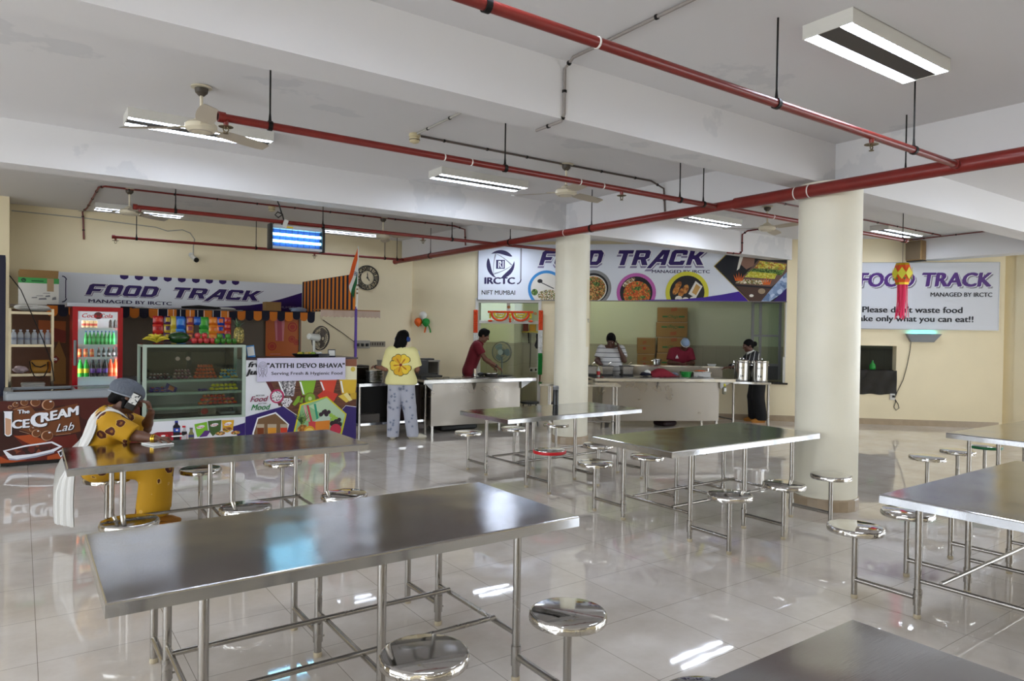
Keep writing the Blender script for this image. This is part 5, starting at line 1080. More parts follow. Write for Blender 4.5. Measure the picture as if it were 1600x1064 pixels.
heap('wafer_packet',[('#e0bd42','#55b0d0'),('#55a5cc','#ecca52')],(.08,.055,.038),2.19,2.44,FY+.075,FY+.13,.955,15,'yellow and blue packet stacked on the top case shelf','yellow and blue packets in the case',rows=3,tilt=.15)
heap('chocolate_bar',[('#4a30a0','#e0783f'),('#3f2a8c','#5a3fb0')],(.13,.065,.03),1.34,1.66,FY+.075,FY+.12,.79,9,'purple chocolate wrapper on the second case shelf','purple chocolates in the case',rows=2,tilt=.5)
packet('chocolate_bag','#3a2a7a',(.15,.09,.03),(1.60,FY+.075,.845),(1.3,.5,.2),'large purple chocolate bag standing in front of the second case shelf',None,'#c4703a','bag')
heap('chocolate_bar',[('#4a2f86','#5a3f96')],(.09,.05,.03),1.93,2.05,FY+.075,FY+.11,.79,3,'small violet chocolate pack beside the yellow boxes','violet chocolates in the case',tilt=.2)
heap('biscuit_pack',[('#efe01f','#d2c01a'),('#e0d01c','#f5ea50')],(.085,.055,.042),2.07,2.44,FY+.075,FY+.10,.79,12,'bright yellow biscuit pack on the second case shelf','yellow packs in the case',rows=2,tilt=.06)
heap('noodle_packet',[('#d8301f','#efb02f'),('#e0452a','#c4251c'),('#ea602f','#e0b53f')],(.09,.06,.042),1.93,2.43,FY+.075,FY+.12,.60,22,'red and gold packet piled on the third case shelf','red packets in the case',rows=3,tilt=.3)
bx=thing('sweet_box','red and beige box alone on the bottom case shelf','box',(2.05,FY+.2,.47)); part('box_body',MB().box(1.97,2.16,FY+.12,FY+.28,.471,.575),mat('box_beige','#8a7a6a',.5),bx,world=True,smooth=0); p=Print((0,FY+.12,0),(1,0,0),(0,0,1)); p.ellipse(2.02,.52,.045,.04,mat('pack_red2','#c42a2a',.4)); p.part('print_pattern',bx)
solo('plastic_tray',MB().rbox((2.32,FY+.2,.485),(.2,.16,.03),.02),mat('clear_tray','#8f9496',.2),'flat clear plastic tray on the bottom case shelf','tray')
# hanging strips of snack packets
def strips():
    y=10.95; data=[('#a51a1f','#c43a2a',247,13,2.6,'red'),('#3f1f4a','#b59a2a',262,9,3.4,'purple and yellow'),('#b9a02a','#c9b84a',271,8,2,'yellow'),('#1f55b0','#3f86d0',282,13,2,'bright blue'),('#8a3a4a','#c97a3a',297,9,3,'maroon and orange'),('#1f4aa0','#2f6ac0',309,10,1,'dark blue'),('#2f8a2f','#4aa53a',319,13,2,'green'),('#d06a1c','#e08a2a',333,12,3,'orange'),('#1c3f9a','#d0602a',345,10,3,'blue and orange'),('#c4441f','#a52a3a',356,9,3.6,'rust red')]
    for c1,c2,px,w,n,nm in data:
        a=aty(px,500,y); n=int(round(n)); W=w*.0108; z=1.80; t=thing('snack_strip',f'hanging strip of {nm} snack packets under the awning','snack packets',(a.x,y,1.44)); t['group']='snack strips behind the glass case'
        h=.36/n if n>1 else .12
        for i in range(n):
            mb=MB()
            for s in (1,-1):
                P=[]
                for q in range(7):
                    v=2*q/6-1; P.append([(a.x+u*W/2*(1-.05*math.cos(v*PI/2)),y-s*.022*max(0,1-u**2)**.6*max(0,1-v**4)-.004,z-h*(i+.5)-v*h/2) for u in (-1,-.6,-.2,.2,.6,1)])
                mb.grid(P)
            b=len(mb.m)
            for q in range(6):
                for j in range(5):
                    if 1<=q<=3 and 1<=j<=3: mb.m[q*5+j]=1
            part('packet',mb,[mat('foil_'+(c1 if i%2==0 else c2),c1 if i%2==0 else c2,.28),mat('foil_'+(c2 if i%2==0 else c1),c2 if i%2==0 else c1,.28)],t,world=True,smooth=60)
        mb=MB(); mb.cyl((a.x,y,z),(a.x,y,1.9),.003,n=6); part('cord',mb,M_WPAPER,t,world=True)
    t=thing('hanging_rail','steel rail under the stall ledge from which snack strips hang','rail',(2.05,y,1.9)); part('rod',MB().cyl((1.3,y,1.905),(2.75,y,1.905),.008,n=8),M_CHROME,t,world=True)
    for x in (1.35,2.7): part('arm',MB().cyl((x,y,1.905),(x,11.76,1.915),.008,n=8),M_CHROME,t,world=True)
strips()
# fruit on the case
CT=1.427+.001
def banana(t,c,a,el):
    mb=MB(); pts=[];rs=[]
    for i in range(9):
        u=i/8; r=.17*u; b=el*(1-.55*u); pts.append(c+V((math.cos(a)*r*math.cos(b),math.sin(a)*r*math.cos(b),r*math.sin(b)+.012+.012*math.sin(PI*u)))); rs.append([.006,.009,.015,.018,.019,.018,.015,.01,.004][i])
    mb.tube(pts,rs,n=8); part('banana',mb,mat('banana_yellow','#d8c63a',.5,var=.15,vscale=20),t,world=True)
bt=thing('banana_bunch','bunch of yellow bananas on the glass case','bananas',(1.43,FY+.2,CT))
for a,el in ((3.1,.55),(3.5,.8),(4.1,.7),(2.2,1.3),(1.6,1.4),(.9,1.3),(-.1,.9),(-.6,.6),(5.2,.8),(4.7,1.2)): banana(bt,V((1.45,FY+.22,CT)),a,el)
part('stem',MB().cyl((1.45,FY+.22,CT+.01),(1.45,FY+.25,CT+.05),.012,.008,n=10),mat('banana_stem','#6b6a2a',.6),bt,world=True)
wm=thing('watermelon','dark green watermelon between the bananas and the red apples','watermelon',(1.70,FY+.22,CT)); mb=MB(); mb.ell((1.715,FY+.22,CT+.078),(.135,.09,.078),28,16); part('melon_skin',mb,speckle('melon_skin',['#16301a','#1f3d1f','#24451f','#122816'],6,.25,kind='noise',stretch=(.4,3,3)),wm,world=True); part('stalk',MB().cyl((1.848,FY+.22,CT+.08),(1.865,FY+.22,CT+.085),.006,n=8),mat('banana_stem','#6b6a2a',.6),wm,world=True)
def fruits(name,col,r,pts,lab,grp,cat):
    first=None
    for x,y,z in pts:
        if first is None:
            first=o=thing(name,lab,cat,(x,y,z)); mb=MB(); mb.lathe([(.1*r,-.86*r),(.5*r,-.92*r),(.9*r,-.45*r),(r,.1*r),(.85*r,.62*r),(.45*r,.88*r),(.1*r,.78*r)],n=18); part('fruit_skin',mb,mat(name+'_skin',col,.35,var=.2,vscale=12),o); part('stalk',MB().cyl((0,0,.76*r),(.1*r,0,1.05*r),.06*r,n=6),mat('banana_stem','#6b6a2a',.6),o)
        else: o=dup(first,(x,y,z),rnd.uniform(0,6))
        o['label']=lab; o['group']=grp
fruits('apple','#c03a3a',.041,[(1.895+i*.077,FY+.18+.02*(i%2),CT+.04) for i in range(4)]+[(1.93+i*.08,FY+.26,CT+.04) for i in range(3)]+[(1.945+i*.085,FY+.22,CT+.107) for i in range(2)],'red apple in the heap between melon and green fruit','red apples on the case','apple')
fruits('green_fruit','#3f7a24',.040,[(2.185+i*.075,FY+.17+.015*(i%2),CT+.038) for i in range(4)]+[(2.2+i*.075,FY+.25,CT+.038) for i in range(3)]+[(2.225,FY+.21,CT+.1),(2.33,FY+.21,CT+.1)],'round green fruit in the heap beside the pineapple','green fruit on the case','fruit')
pa=thing('pineapple','pineapple standing at the end of the glass case','pineapple',(2.46,FY+.2,CT)); mb=MB(); mb.lathe([(.02,0),(.05,.01),(.066,.05),(.07,.12),(.06,.19),(.035,.225),(.01,.23)],(2.472,FY+.2,CT),n=24); part('pineapple_body',mb,speckle('pineapple_skin',['#8a7a3a','#a59248','#5b5a2c','#c4b26a','#6b6430'],60),pa,world=True)
mb=MB()
for i in range(22):
    a=i*2.4; e=.35+.9*(i/22); L=.09+.03*(i%3); d=V((math.cos(a)*math.cos(e),math.sin(a)*math.cos(e),math.sin(e))); s=V((-math.sin(a),math.cos(a),0)); o=V((2.455,FY+.2,CT+.215+.02*i/22)); mb.grid([[o-s*.012,o+V((0,0,.004)),o+s*.012],[o+d*L*.5-s*.009,o+d*L*.5,o+d*L*.5+s*.009],[o+d*L+V((0,0,-.01)),o+d*L+V((0,0,-.01)),o+d*L+V((0,0,-.009))]])
part('crown',mb,mat('pineapple_leaf','#5f7a5a',.5),pa,world=True)
# things on the juice counter
def card(lab,x,y,z,w,h,lean,col,base=False):
    t=thing('card_stand',lab,'card stand',(x,y,z)); R=Matrix.Translation((x,y,z))@Matrix.Rotation(lean,4,'Y')@Matrix.Rotation(-.12,4,'X')
    q=MB(); q.rbox((0,0,h/2+.004),(w,.008,h),.006); mb=MB(); mb.merge(q,R); part('plate',mb,mat('card_'+col,col,.3),t,world=True)
    q=MB(); q.rbox((0,-.0055,h*.55),(w*.84,.003,h*.74),.004); mb=MB(); mb.merge(q,R); part('face_sheet',mb,M_WPAPER,t,world=True)
    part('foot',MB().rbox((x,y+.02,z+.006),(w*.9,.07,.012),.01),mat('card_foot','#20244a',.4),t,world=True)
card('leaning blue-edged white card stand nearest the glass case',2.62,FY+.1,1.232,.11,.17,-.12,'#3f86c4'); card('small dark-edged white card stand at the flag end of the juice counter',3.78,FY+.12,1.232,.115,.11,0,'#1c2434')
def tablefan():
    c=V((3.63,FY+.45,1.232)); t=thing('table_fan','white table fan with dark guard on the juice counter','fan',c); mw=mat('fan_white','#d4d4cc',.35)
    mb=MB(); mb.lathe([(.10,0),(.105,.012),(.08,.028),(.03,.036)],c,n=24); mb.cyl(c+V((0,0,.03)),c+V((-.01,0,.25)),.022,.018,n=14); part('stand',mb,mw,t,world=True)
    ax=V((.86,.35,-.12)).normalized(); h=c+V((0,0,.29)); mb=MB(); mb.cyl(h-ax*.11,h+ax*.07,.045,.058,n=20); part('motor_housing',mb,mw,t,world=True)
    f=h+ax*.11; X,Y,_=frame(ax); md=mat('guard_dark','#3a3430',.5)
    mb=MB()
    for rr,o in ((.185,0),(.18,.02),(.13,.045),(.08,.055),(.03,.058),(.14,-.03),(.08,-.04)): mb.tube([f+ax*o+X*rr*math.cos(2*PI*i/32)+Y*rr*math.sin(2*PI*i/32) for i in range(33)],.0035 if rr<.18 else .006,n=6)
    for i in range(36):
        a=2*PI*i/36; d=X*math.cos(a)+Y*math.sin(a); mb.tube([f+ax*.058+d*.03,f+ax*.045+d*.13,f+d*.185],.0022,n=5); mb.tube([f-ax*.042+d*.05,f-ax*.03+d*.14,f+d*.185],.0022,n=5)
    part('wire_guard',mb,md,t,world=True)
    for i in range(3):
        a=2*PI*i/3; P=[]
        for u in (0,.5,1):
            r=.03+.13*u; P.append([f+X*r*math.cos(a+b_)+Y*r*math.sin(a+b_)+ax*(.02*b_) for b_ in (-.5,-.2,.2,.5)])
        mb=MB(); mb.grid(P); part('blade',mb,mat('blade_brown','#6a5f54',.4),t,world=True)
tablefan()
tr=thing('fruit_tray','dark tray of cut fruit and white cups at the foot of the table fan','tray',(3.5,FY+.2,1.232)); mb=MB(); mb.lathe([(.15,0),(.19,.03),(.2,.05),(.19,.05),(.15,.012)],(3.42,FY+.20,1.233),n=28); part('dish',mb,M_BLACK,tr,world=True)
for i in range(5): mb=MB(); mb.ell((3.32+.05*i,FY+.18+.03*(i%2),1.285),(.04,.03,.025),12,8); part('fruit_piece',mb,mat('fruit_%d'%(i%3),['#c9b93a','#7a9a3a','#b9a05a'][i%3],.5),tr,world=True)
for i in range(5): mb=MB(); mb.ell((3.50+.035*i,FY+.2,1.29),(.022,.02,.018),12,8); part('white_cup',mb,M_WPAPER,tr,world=True)
solo('metal_box',MB().rbox((3.72-.08,FY+.1,1.258),(.16,.09,.05),.01),mat('dark_tin','#2a2a30',.35),'flat dark tin beside the fruit tray on the juice counter','tin')
# post, flag and small awning at the end of the counter
M_PPOST=mat('purple_post','#4a2a86',.4)
aw=thing('stall_awning','black and orange striped side awning with pale fringe and purple post','awning',(4.12,FY+.05,1.232))
part('post',MB().box(4.105,4.135,FY+.03,FY+.06,1.232,1.99),M_PPOST,aw,world=True,smooth=0)
mb=MB(); n=14; ya,yb=FY+.04,12.28
for i in range(n):
    a,b=ya+(yb-ya)*i/n,ya+(yb-ya)*(i+1)/n; fr=.55
    for lo,hi,m in ((a,a+(b-a)*.5,0),(a+(b-a)*.5,b,1)): mb.box(4.10,4.104,lo,hi,1.95,2.48,m)
part('striped_side',mb,[M_ORCL,M_BLUEBLK],aw,world=True,smooth=0)
part('top_rail',MB().box(4.104,4.12,ya,yb,2.46,2.485).box(4.104,4.12,ya,yb,1.945,1.965),M_BLUEBLK,aw,world=True,smooth=0)
part('eave_board',MB().box(3.66,4.62,FY+.28,FY+.62,1.935,1.95),mat('awning_wood','#8a5a24',.5),aw,world=True,smooth=0)
mb=MB(); P=[]
for i in range(41):
    u=i/40; x=3.66+.96*u; P.append([(x,FY+.28-.01*math.sin(u*40)*v,1.935-(.10+.008*math.sin(u*90))*v) for v in (0,.5,1)])
mb.grid(P); mb.grid([[(q[0],q[1]+.003,q[2]) for q in r] for r in P]); part('fringe',mb,mat('pale_fringe','#b5a090',.8),aw,world=True)
fl=thing('flag','tricolour flag on a slim white stick above the purple post','flag',(4.12,FY+.02,1.99))
mb=MB(); mb.cyl((4.125,FY+.02,1.96),(4.135,FY+.02,2.9),.011,.008,n=10); part('flag_stick',mb,M_WPAPER,fl,world=True)
mb=MB()
for z in (2.30,2.24,2.18): mb.cyl((4.126,FY+.02,z),(4.126,FY+.02,z+.025),.0125,n=10)
part('stick_band',mb,mat('brown_band','#7a5a3a',.5),fl,world=True)
mb=MB(); P=[]; hz0,hz1=2.88,2.38
for i in range(16):
    a=i/15; row=[]
    for j in range(13):
        b=j/12; top=V((4.13,FY+.02,hz0-(hz0-hz1)*a)); fly=V((-.165,0,-.46))+(V((.09,0,.18)))*a
        q=top+fly*b+V((0,.035*math.sin(b*5+a*6)*b-.02*b,-.02*math.sin(a*PI)*b)); row.append(q)
    P.append(row)
mb.grid(P)
for i in range(15):
    for j in range(12): mb.m[i*12+j]=0 if i<5 else 1 if i<10 else 2
mb.grid([[q+V((0,.0015,0)) for q in r] for r in P]); b0=180
for i in range(15):
    for j in range(12): mb.m[b0+i*12+j]=0 if i<5 else 1 if i<10 else 2
cl=part('flag_cloth',mb,[mat('flag_saffron','#d8571a',.7),mat('flag_white','#d9d9d4',.7),mat('flag_green','#14552c',.7)],fl,world=True)
q=P[7][5]; mb=MB(); nrm=V((-.1,-1,.1)).normalized(); X,Y,_=frame(nrm); n=20
mb.grid([[q+nrm*.008+X*rr*math.cos(2*PI*i/n)+Y*rr*math.sin(2*PI*i/n) for rr in (.026,.031)] for i in range(n+1)])
for i in range(12): a=2*PI*i/12; d=X*math.cos(a)+Y*math.sin(a); s=X*-math.sin(a)+Y*math.cos(a); mb.add([q+nrm*.008+s*.001,q+nrm*.008-s*.001,q+nrm*.008+d*.027-s*.001,q+nrm*.008+d*.027+s*.001],[(0,1,2,3)])
part('wheel_emblem',mb,mat('wheel_navy','#1f2a6a',.6),cl,world=True)
# small things on the overhead shelf
solo('carton',MB().box(3.33,3.58,11.80,12.0,1.931,2.09),M_CARD,'small brown carton on the awning shelf before the sign','box',smooth=0)
solo('plastic_bag',lumpy((3.9,11.88,1.97),(.15,.1,.045),9),mat('bluewhite_bag','#8fa0b8',.25),'pale blue plastic bag on the awning shelf near the striped side','bag')
mb=MB(); mb.tube([(2.05,11.85,1.96),(2.3,11.85,1.965),(2.65,11.86,1.96)],[.015,.035,.012],n=10); solo('umbrella',mb,M_BLACK,'rolled black umbrella lying on the awning shelf','umbrella')
solo('paper_roll',lumpy((2.72,11.9,1.955),(.16,.08,.024),4),M_WPAPER,'crumpled white sheet on the awning shelf beside the umbrella','paper')
solo('worktop',MB().box(1.16,1.30-.04,10.62,11.3,.80,.86).box(1.2,3.9,11.55,12.3,.83,.87).box(1.2,3.9,11.6,12.28,0,.83),mat('grey_worktop','#8d9096',.35),'grey worktop behind the fridge and glass case','worktop',smooth=0)
# ---------------------------------------------------------------- serving counters and kitchen
S_PANEL=steel('brushed_panel',(.29,.265,.235),.34,dent=.0,brush=(60,60,1.5),dscale=1.6); S_WORK=steel('worktop_steel',(.60,.60,.60),.16,dent=.1,brush=(2,60,2)); S_DARK=steel('dark_pan_steel',(.22,.22,.22),.25); S_POT=steel('pot_steel',(.50,.49,.47),.2)
M_DKIN=mat('dark_interior','#1b1716',.6)
def LMB(o,rz):
    """local counter frame: x along the front, y to the back"""
    return Matrix.Translation(V(o))@Matrix.Rotation(rz,4,'Z')
def tf(mb,M): mb.v=[tuple(M@V(p)) for p in mb.v]; return mb
def shelf_table():
    t=thing('shelf_counter','steel shelf counter with dark cupboard below, where the woman in the yellow T-shirt stands','counter',(4.75,10.15,0))
    x0,x1,y0,y1=4.16,5.32,9.84,10.5
    part('top',MB().box(x0,x1,y0,y1,.785,.83),S_WORK,t,world=True,smooth=0); part('lower_shelf',MB().box(x0,x1,y0+.02,y1,.19,.225),S_WORK,t,world=True,smooth=0)
    for x in (x0+.02,x1-.02):
        for y in (y0+.02,y1-.02): part('leg',MB().cyl((x,y,0),(x,y,.785),.019,n=14),S_LEG,t,world=True)
    part('back_panel',MB().box(x0,x1,y1-.012,y1,.225,.785).box(x0,x0+.012,y0+.05,y1-.012,.225,.785),M_DKIN,t,world=True,smooth=0)
    part('upright',MB().cyl((4.95,9.88,.22),(4.95,9.88,.785),.012,n=10),S_LEG,t,world=True)
    part('inner_cupboard',MB().box(5.02,5.28,10.0,10.48,.226,.783),mat('dark_brown_cupboard','#2a1d18',.5),t,world=True,smooth=0)
    solo('paper_box',MB().box(4.3,4.62,10.1,10.3,.226,.33),mat('greyish_box','#6a645e',.7),'greyish paper box on the low shelf under the plate stack','box',smooth=0)
    s=thing('warming_box','black oven-like box at the stall end of the shelf counter','box',(4.3,10.3,.831)); part('body',MB().rbox((4.32,10.32,.96),(.30,.3,.255),.015),mat('matt_black','#15120f',.5),s,world=True); part('door_panel',MB().box(4.19,4.45,10.165,10.172,.87,1.08),mat('smoked_glass','#221a14',.1),s,world=True,smooth=0); part('handle',MB().cyl((4.2,10.15,1.06),(4.44,10.15,1.06),.008,n=8),S_LEG,s,world=True)
    first=None
    for i in range(9):
        z=.831+i*.021
        if first is None:
            first=o=thing('plate','steel compartment plate in the stack by the woman in yellow','plate',(4.47,9.98,z)); mb=MB(); mb.lathe([(.02,.002),(.11,.002),(.118,.006),(.145,.018),(.147,.021),(.143,.021),(.115,.0085),(.02,.0045)],n=28); part('plate_dish',mb,S_DARK,o); part('rim',MB().lathe([(.143,.0195),(.1475,.0205),(.1475,.0235),(.143,.0235)],n=28),S_POT,o)
        else: o=dup(first,(4.47+rnd.uniform(-.004,.004),9.98+rnd.uniform(-.004,.004),z),rnd.uniform(0,6))
        o['group']='stacked steel plates'
    b=thing('bowl','bright pink plastic bowl on the shelf counter beside the woman in yellow','bowl',(5.03,10.0,.831)); mb=MB(); mb.lathe([(.045,0),(.05,.004),(.085,.085),(.09,.09),(.083,.088),(.045,.012)],(5.02,9.98,.831),n=28); part('bowl_body',mb,mat('pink_plastic','#d23f9a',.3),b,world=True); part('foot_ring',MB().lathe([(.046,.831),(.05,.831),(.05,.837),(.046,.837)],(5.02,9.98,0),n=24),mat('pink_plastic','#d23f9a',.3),b,world=True)
shelf_table()
def cabinet():
    t=thing('cabinet','low white cabinet with an open end shelf behind the counters','cabinet',(6.1,11.85,0)); x0,x1,y0,y1,H=5.45,6.52,11.6,12.05,1.09; m=mat('offwhite_board','#a9a59b',.5)
    part('carcass',MB().box(x0,6.2,y0,y1,0,H-.03).box(6.2,x1-.02,y1-.02,y1,0,H-.03).box(x1-.025,x1,y0,y1,0,H-.03).box(6.2,x1-.025,y0,y1,.0,.03).box(6.2,x1-.025,y0+.01,y1-.02,.80,.82),m,t,world=True,smooth=0)
    part('top',MB().box(x0-.01,x1+.01,y0-.01,y1,H-.03,H),m,t,world=True,smooth=0)
    part('door',MB().box(x0+.02,6.18,y0-.016,y0,.03,H-.05),m,t,world=True,smooth=0)
    c=thing('desk_calendar','white tent calendar standing on the low cabinet','calendar',(6.1,11.75,H)); mb=MB(); mb.prism([(-.075,0),(0,.17),(.075,0)],(5.98,11.72,H),V((.25,.95,0)).normalized(),(0,0,1),V((.95,-.25,0)).normalized()*.16); part('tent_body',mb,mat('calendar_brown','#6f6455',.6),c,world=True,smooth=0)
    mb=MB(); a=V((.25,.95,0)).normalized(); d=V((.95,-.25,0)).normalized(); o=V((5.98,11.72,H))-a*.077; mb.add([o+V((0,0,.02)),o+d*.16+V((0,0,.02)),o+d*.16+a*.07+V((0,0,.17)),o+a*.07+V((0,0,.17))],[(0,1,2,3)]); part('page',mb,M_WPAPER,c,world=True,smooth=0)
    solo('tray',MB().rbox((6.32,11.75,H+.016),(.26,.2,.03),.02),M_BLACK,'flat dark tray beside the tent calendar','tray')
    solo('storage_box',MB().rbox((5.75,11.2,.98),(.5,.3,.28),.02),M_BLACK,'black storage box behind the serving counter next to the woman in yellow','box')
    solo('side_bench',MB().box(5.4,6.1,11.0,11.4,0,.84),M_DKIN,'dark bench carrying the black storage box','bench',smooth=0)
cabinet()
def serving_counter(lab,o,rz,L,lid_n,D=.74):
    M=LMB(o,rz); t=thing('serving_counter',lab,'counter',o,rz)
    part('front_panel',MB().box(.0,L,0,.02,.125,.80),S_PANEL,t,smooth=0); [part('side_panel',MB().box(a,a+.02,.02,D,.125,.8),S_PANEL,t,smooth=0) for a in (0,L-.02)]; part('back_panel',MB().box(.02,L-.02,D-.02,D,.125,.8),S_PANEL,t,smooth=0)
    tp=part('worktop',MB().box(-.16,L+.26,-.10,D+.02,.835,.868).box(-.16,L+.26,-.10,-.09,.815,.835),S_WORK,t,smooth=0)
    for x in (0,L-.0): 
        s=-1 if x==0 else 1; e=.15 if s<0 else .25
        mb=MB(); mb.prism([(0,0),(s*e,0),(0,-.14)],(x,-.05,.835),(1,0,0),(0,0,1),(0,.03,0)); part('bracket',mb,S_DARK,t,smooth=0)
    mb=MB(); mb.prism([(0,0),(-.09,0),(0,-.13)],(L*.46,-.001,.815),(0,1,0),(0,0,1),(.012,0,0)); part('bracket',mb,S_DARK,t,smooth=0)
    for x in (.03,L-.03):
        for y in (.03,D-.03): part('leg',MB().box(x-.019,x+.019,y-.019,y+.019,0,.835),S_LEG,t,smooth=0)
    for i in range(lid_n):
        w=(L-.1)/lid_n; x=.05+w*i; l=part('inset_pan',MB().rbox((x+w/2,.22,.872),(w-.03,.34,.010),.02),S_DARK,t); part('pan_rim',MB().rbox((x+w/2,.22,.868),(w-.015,.355,.008),.025),S_WORK,l); 
        mb=MB(); mb.tube([(x+w/2-.05,.12,.876),(x+w/2-.05,.11,.893),(x+w/2+.05,.11,.893),(x+w/2+.05,.12,.876)],.006,n=6); part('lid_handle',mb,M_BLACK,l)
    return t,M
c1,M1=serving_counter('steel serving counter at which the man in the dark red shirt works',(5.33,9.73,0),math.radians(-6.7),1.62,3)
c2,M2=serving_counter('wide steel serving counter in front of the kitchen hatch',(8.25,8.91,0),math.radians(-28.6),2.11,4)
W1_=lambda x,y,z=.869: M1@V((x,y,z))
W2_=lambda x,y,z=.869: M2@V((x,y,z))
solo('floor_mat',MB().rbox((5.95,10.1,.06),(.7,.5,.10),.05),M_BLACK,'black bag pushed under the serving counter of the man in dark red','bag')
solo('floor_mat',MB().rbox(tuple(W2_(1.25,.35,.05)),(.34,.3,.09),.05),mat('dark_maroon','#2a1518',.6),'small dark bundle on the floor under the wide serving counter','bundle')
# things on the first counter
def basin(name,lab,c,r,h,m,cat,handle=False,rim=None):
    t=thing(name,lab,cat,c); mb=MB(); mb.lathe([(r*.8,0),(r*.86,.006),(r,h-.008),(r*1.06,h),(r*1.05,h+.004),(r*.95,h-.004),(r*.8,.01)],c,n=28); part('vessel',mb,m,t,world=True)
    mb=MB(); mb.lathe([(r*1.0,h),(r*1.075,h+.001),(r*1.075,h+.007),(r*1.0,h+.006)],c,n=28); part('rim',mb,rim or m,t,world=True)
    if handle:
        for s in (-1,1): mb=MB(); c_=V(c); mb.tube([c_+V((s*r*1.02,-.03,h*.75)),c_+V((s*(r+.035),-.03,h*.75)),c_+V((s*(r+.035),.03,h*.75)),c_+V((s*r*1.02,.03,h*.75))],.005,n=6); part('handle',mb,m,t,world=True)
    return t
basin('pan','shallow steel pan under the hands of the man in dark red',W1_(1.25,.40,.878),.13,.05,S_POT,'pan')
mb=MB(); mb.cyl(W1_(.98,.45,.878),W1_(.98,.45,.99),.03,n=16); mb.cyl(W1_(.98,.45,.99),W1_(.98,.45,1.01),.02,n=12); solo('tumbler',mb,S_SEAT,'shiny steel tumbler standing by the hands of the man in dark red','tumbler')
solo('pouch',lumpy(W1_(1.08,.42,.91),(.06,.05,.035),8),M_BLACK,'small black pouch between tumbler and pan','pouch')
mb=MB(); mb.box(0,.38,0,.2,0,.03); mb.box(0,.38,.2,.21,0,.06); tf(mb,M1@Matrix.Translation((.02,.5,.87))); solo('lid_tray',mb,M_BLACK,'black tray at the near end of the serving counter behind the woman in yellow','tray',smooth=0)
mb=MB(); mb.lathe([(.02,0),(.12,.004),(.14,.012),(.13,.014),(.02,.008)],W1_(1.55,.42,.878),n=24); solo('griddle',mb,M_BLACK,'flat black griddle lid at the doorway end of the counter','griddle')
# things on the second counter
def square_pan(lab,c,w,d,h,rz):
    t=thing('food_pan',lab,'pan',c,rz); mb=MB(); P=[]
    for k,z in ((.86,0),(1,h),(1.05,h+.004),(.96,h)): P.append([(sx*w/2*k,sy*d/2*k,z) for sx,sy in ((-1,-1),(1,-1),(1,1),(-1,1))])
    P.append([(sx*w/2*.84,sy*d/2*.84,.01) for sx,sy in ((-1,-1),(1,-1),(1,1),(-1,1))]); mb.grid(P,close=True); mb.add([P[0][i] for i in range(4)],[(3,2,1,0)]); mb.add([P[4][i] for i in range(4)],[(0,1,2,3)]); part('pan_body',mb,S_POT,t,smooth=0)
    mb=MB(); 
    for a,b in ((-1,-1),(1,-1)): pass
    mb.box(-w*.54,w*.54,-d*.54,-d*.48,h-.004,h+.008).box(-w*.54,w*.54,d*.48,d*.54,h-.004,h+.008).box(-w*.54,-w*.48,-d*.48,d*.48,h-.004,h+.008).box(w*.48,w*.54,-d*.48,d*.48,h-.004,h+.008); part('rim',mb,M_BLACK,t,smooth=0)
    s=part('serving_spoon',MB().tube([(w*.1,0,h*.5),(w*.25,-.02,h+.05),(w*.42,-.04,h+.07)],.006,n=6),S_SEAT,t)
    part('stand',MB().box(-w*.5,w*.5,-d*.5,d*.5,-.04,-.001),M_BLACK,t,smooth=0)
for i,(x,lab) in enumerate(((-.10,'steel food pan partly behind the slimmer column'),(.20,'steel food pan into which the man in the striped polo reaches'),(.58,'steel food pan just before the belly of the man in the striped polo'))): square_pan(lab,W2_(x,.56,.912),.20,.24,.14,math.radians(-28.6))
sb=thing('sauce_bottle','white and red sauce bottle between two steel food pans','bottle',W2_(.05,.52,.869)); mb=MB(); mb.lathe([(.03,0),(.033,.01),(.033,.11),(.012,.15),(.01,.17)],n=16); part('bottle_body',mb,M_WPAPER,sb); mb=MB(); mb.lathe([(.0335,.02),(.0335,.09)],n=16); part('paper_label',mb,mat('pack_red2','#c42a2a',.4),sb)
bw=basin('bowl','bright green plastic bowl with small handles on the wide serving counter',W2_(1.70,.53,.869),.095,.085,mat('green_plastic','#118a2f',.3),'bowl',True)
solo('cloth',lumpy(W2_(1.50,.60,.908),(.085,.06,.03),12),mat('bluegrey_cloth','#8a93a8',.8),'crumpled pale blue cloth beside the green bowl','cloth')
rb=thing('cloth_bundle','dark red garment thrown over the wide serving counter','cloth',W2_(1.2,.4,.869)); mb=MB(); P=[]
for i in range(21):
    u=i/20; row=[]
    h=.15*math.sin(PI*min(1,(u*.9+.12)))**.8*(1-.75*u**3)
    for j in range(9):
        v=2*j/8-1; row.append(W2_(.98+.52*u,.42+.13*v,.882+max(0,h*(1-v*v)**.5)+.006*math.sin(u*30+v*6)))
    P.append(row)
mb.grid(P); mb.grid([[q-V((0,0,.003)) for q in r] for r in P]); part('red_cloth',mb,mat('dark_red_cotton','#7a0f22',.8,bump=.2,bscale=20),rb,world=True)
part('white_hem',lumpy(W2_(.93,.42,.945),(.05,.07,.045),2),M_WPAPER,rb,world=True); part('navy_cloth',lumpy(W2_(.9,.42,.918),(.09,.10,.035),6),M_BLUEBLK,rb,world=True)
db_=thing('chafing_dish','rectangular steel dish the woman in black reaches into','dish',W2_(2.0,.62,.869)); mb=MB(); mb.box(-.16,.16,-.11,.11,0,.09); part('dish_body',mb,S_DARK,db_); mb=MB(); mb.rbox((0,0,.095),(.35,.25,.014),.03); part('rim',mb,S_POT,db_); mb=MB(); mb.ell((0,0,.09),(.13,.08,.03),14,8); part('food',mb,FOODC,db_); db_.rotation_euler=(0,0,math.radians(-28.6))
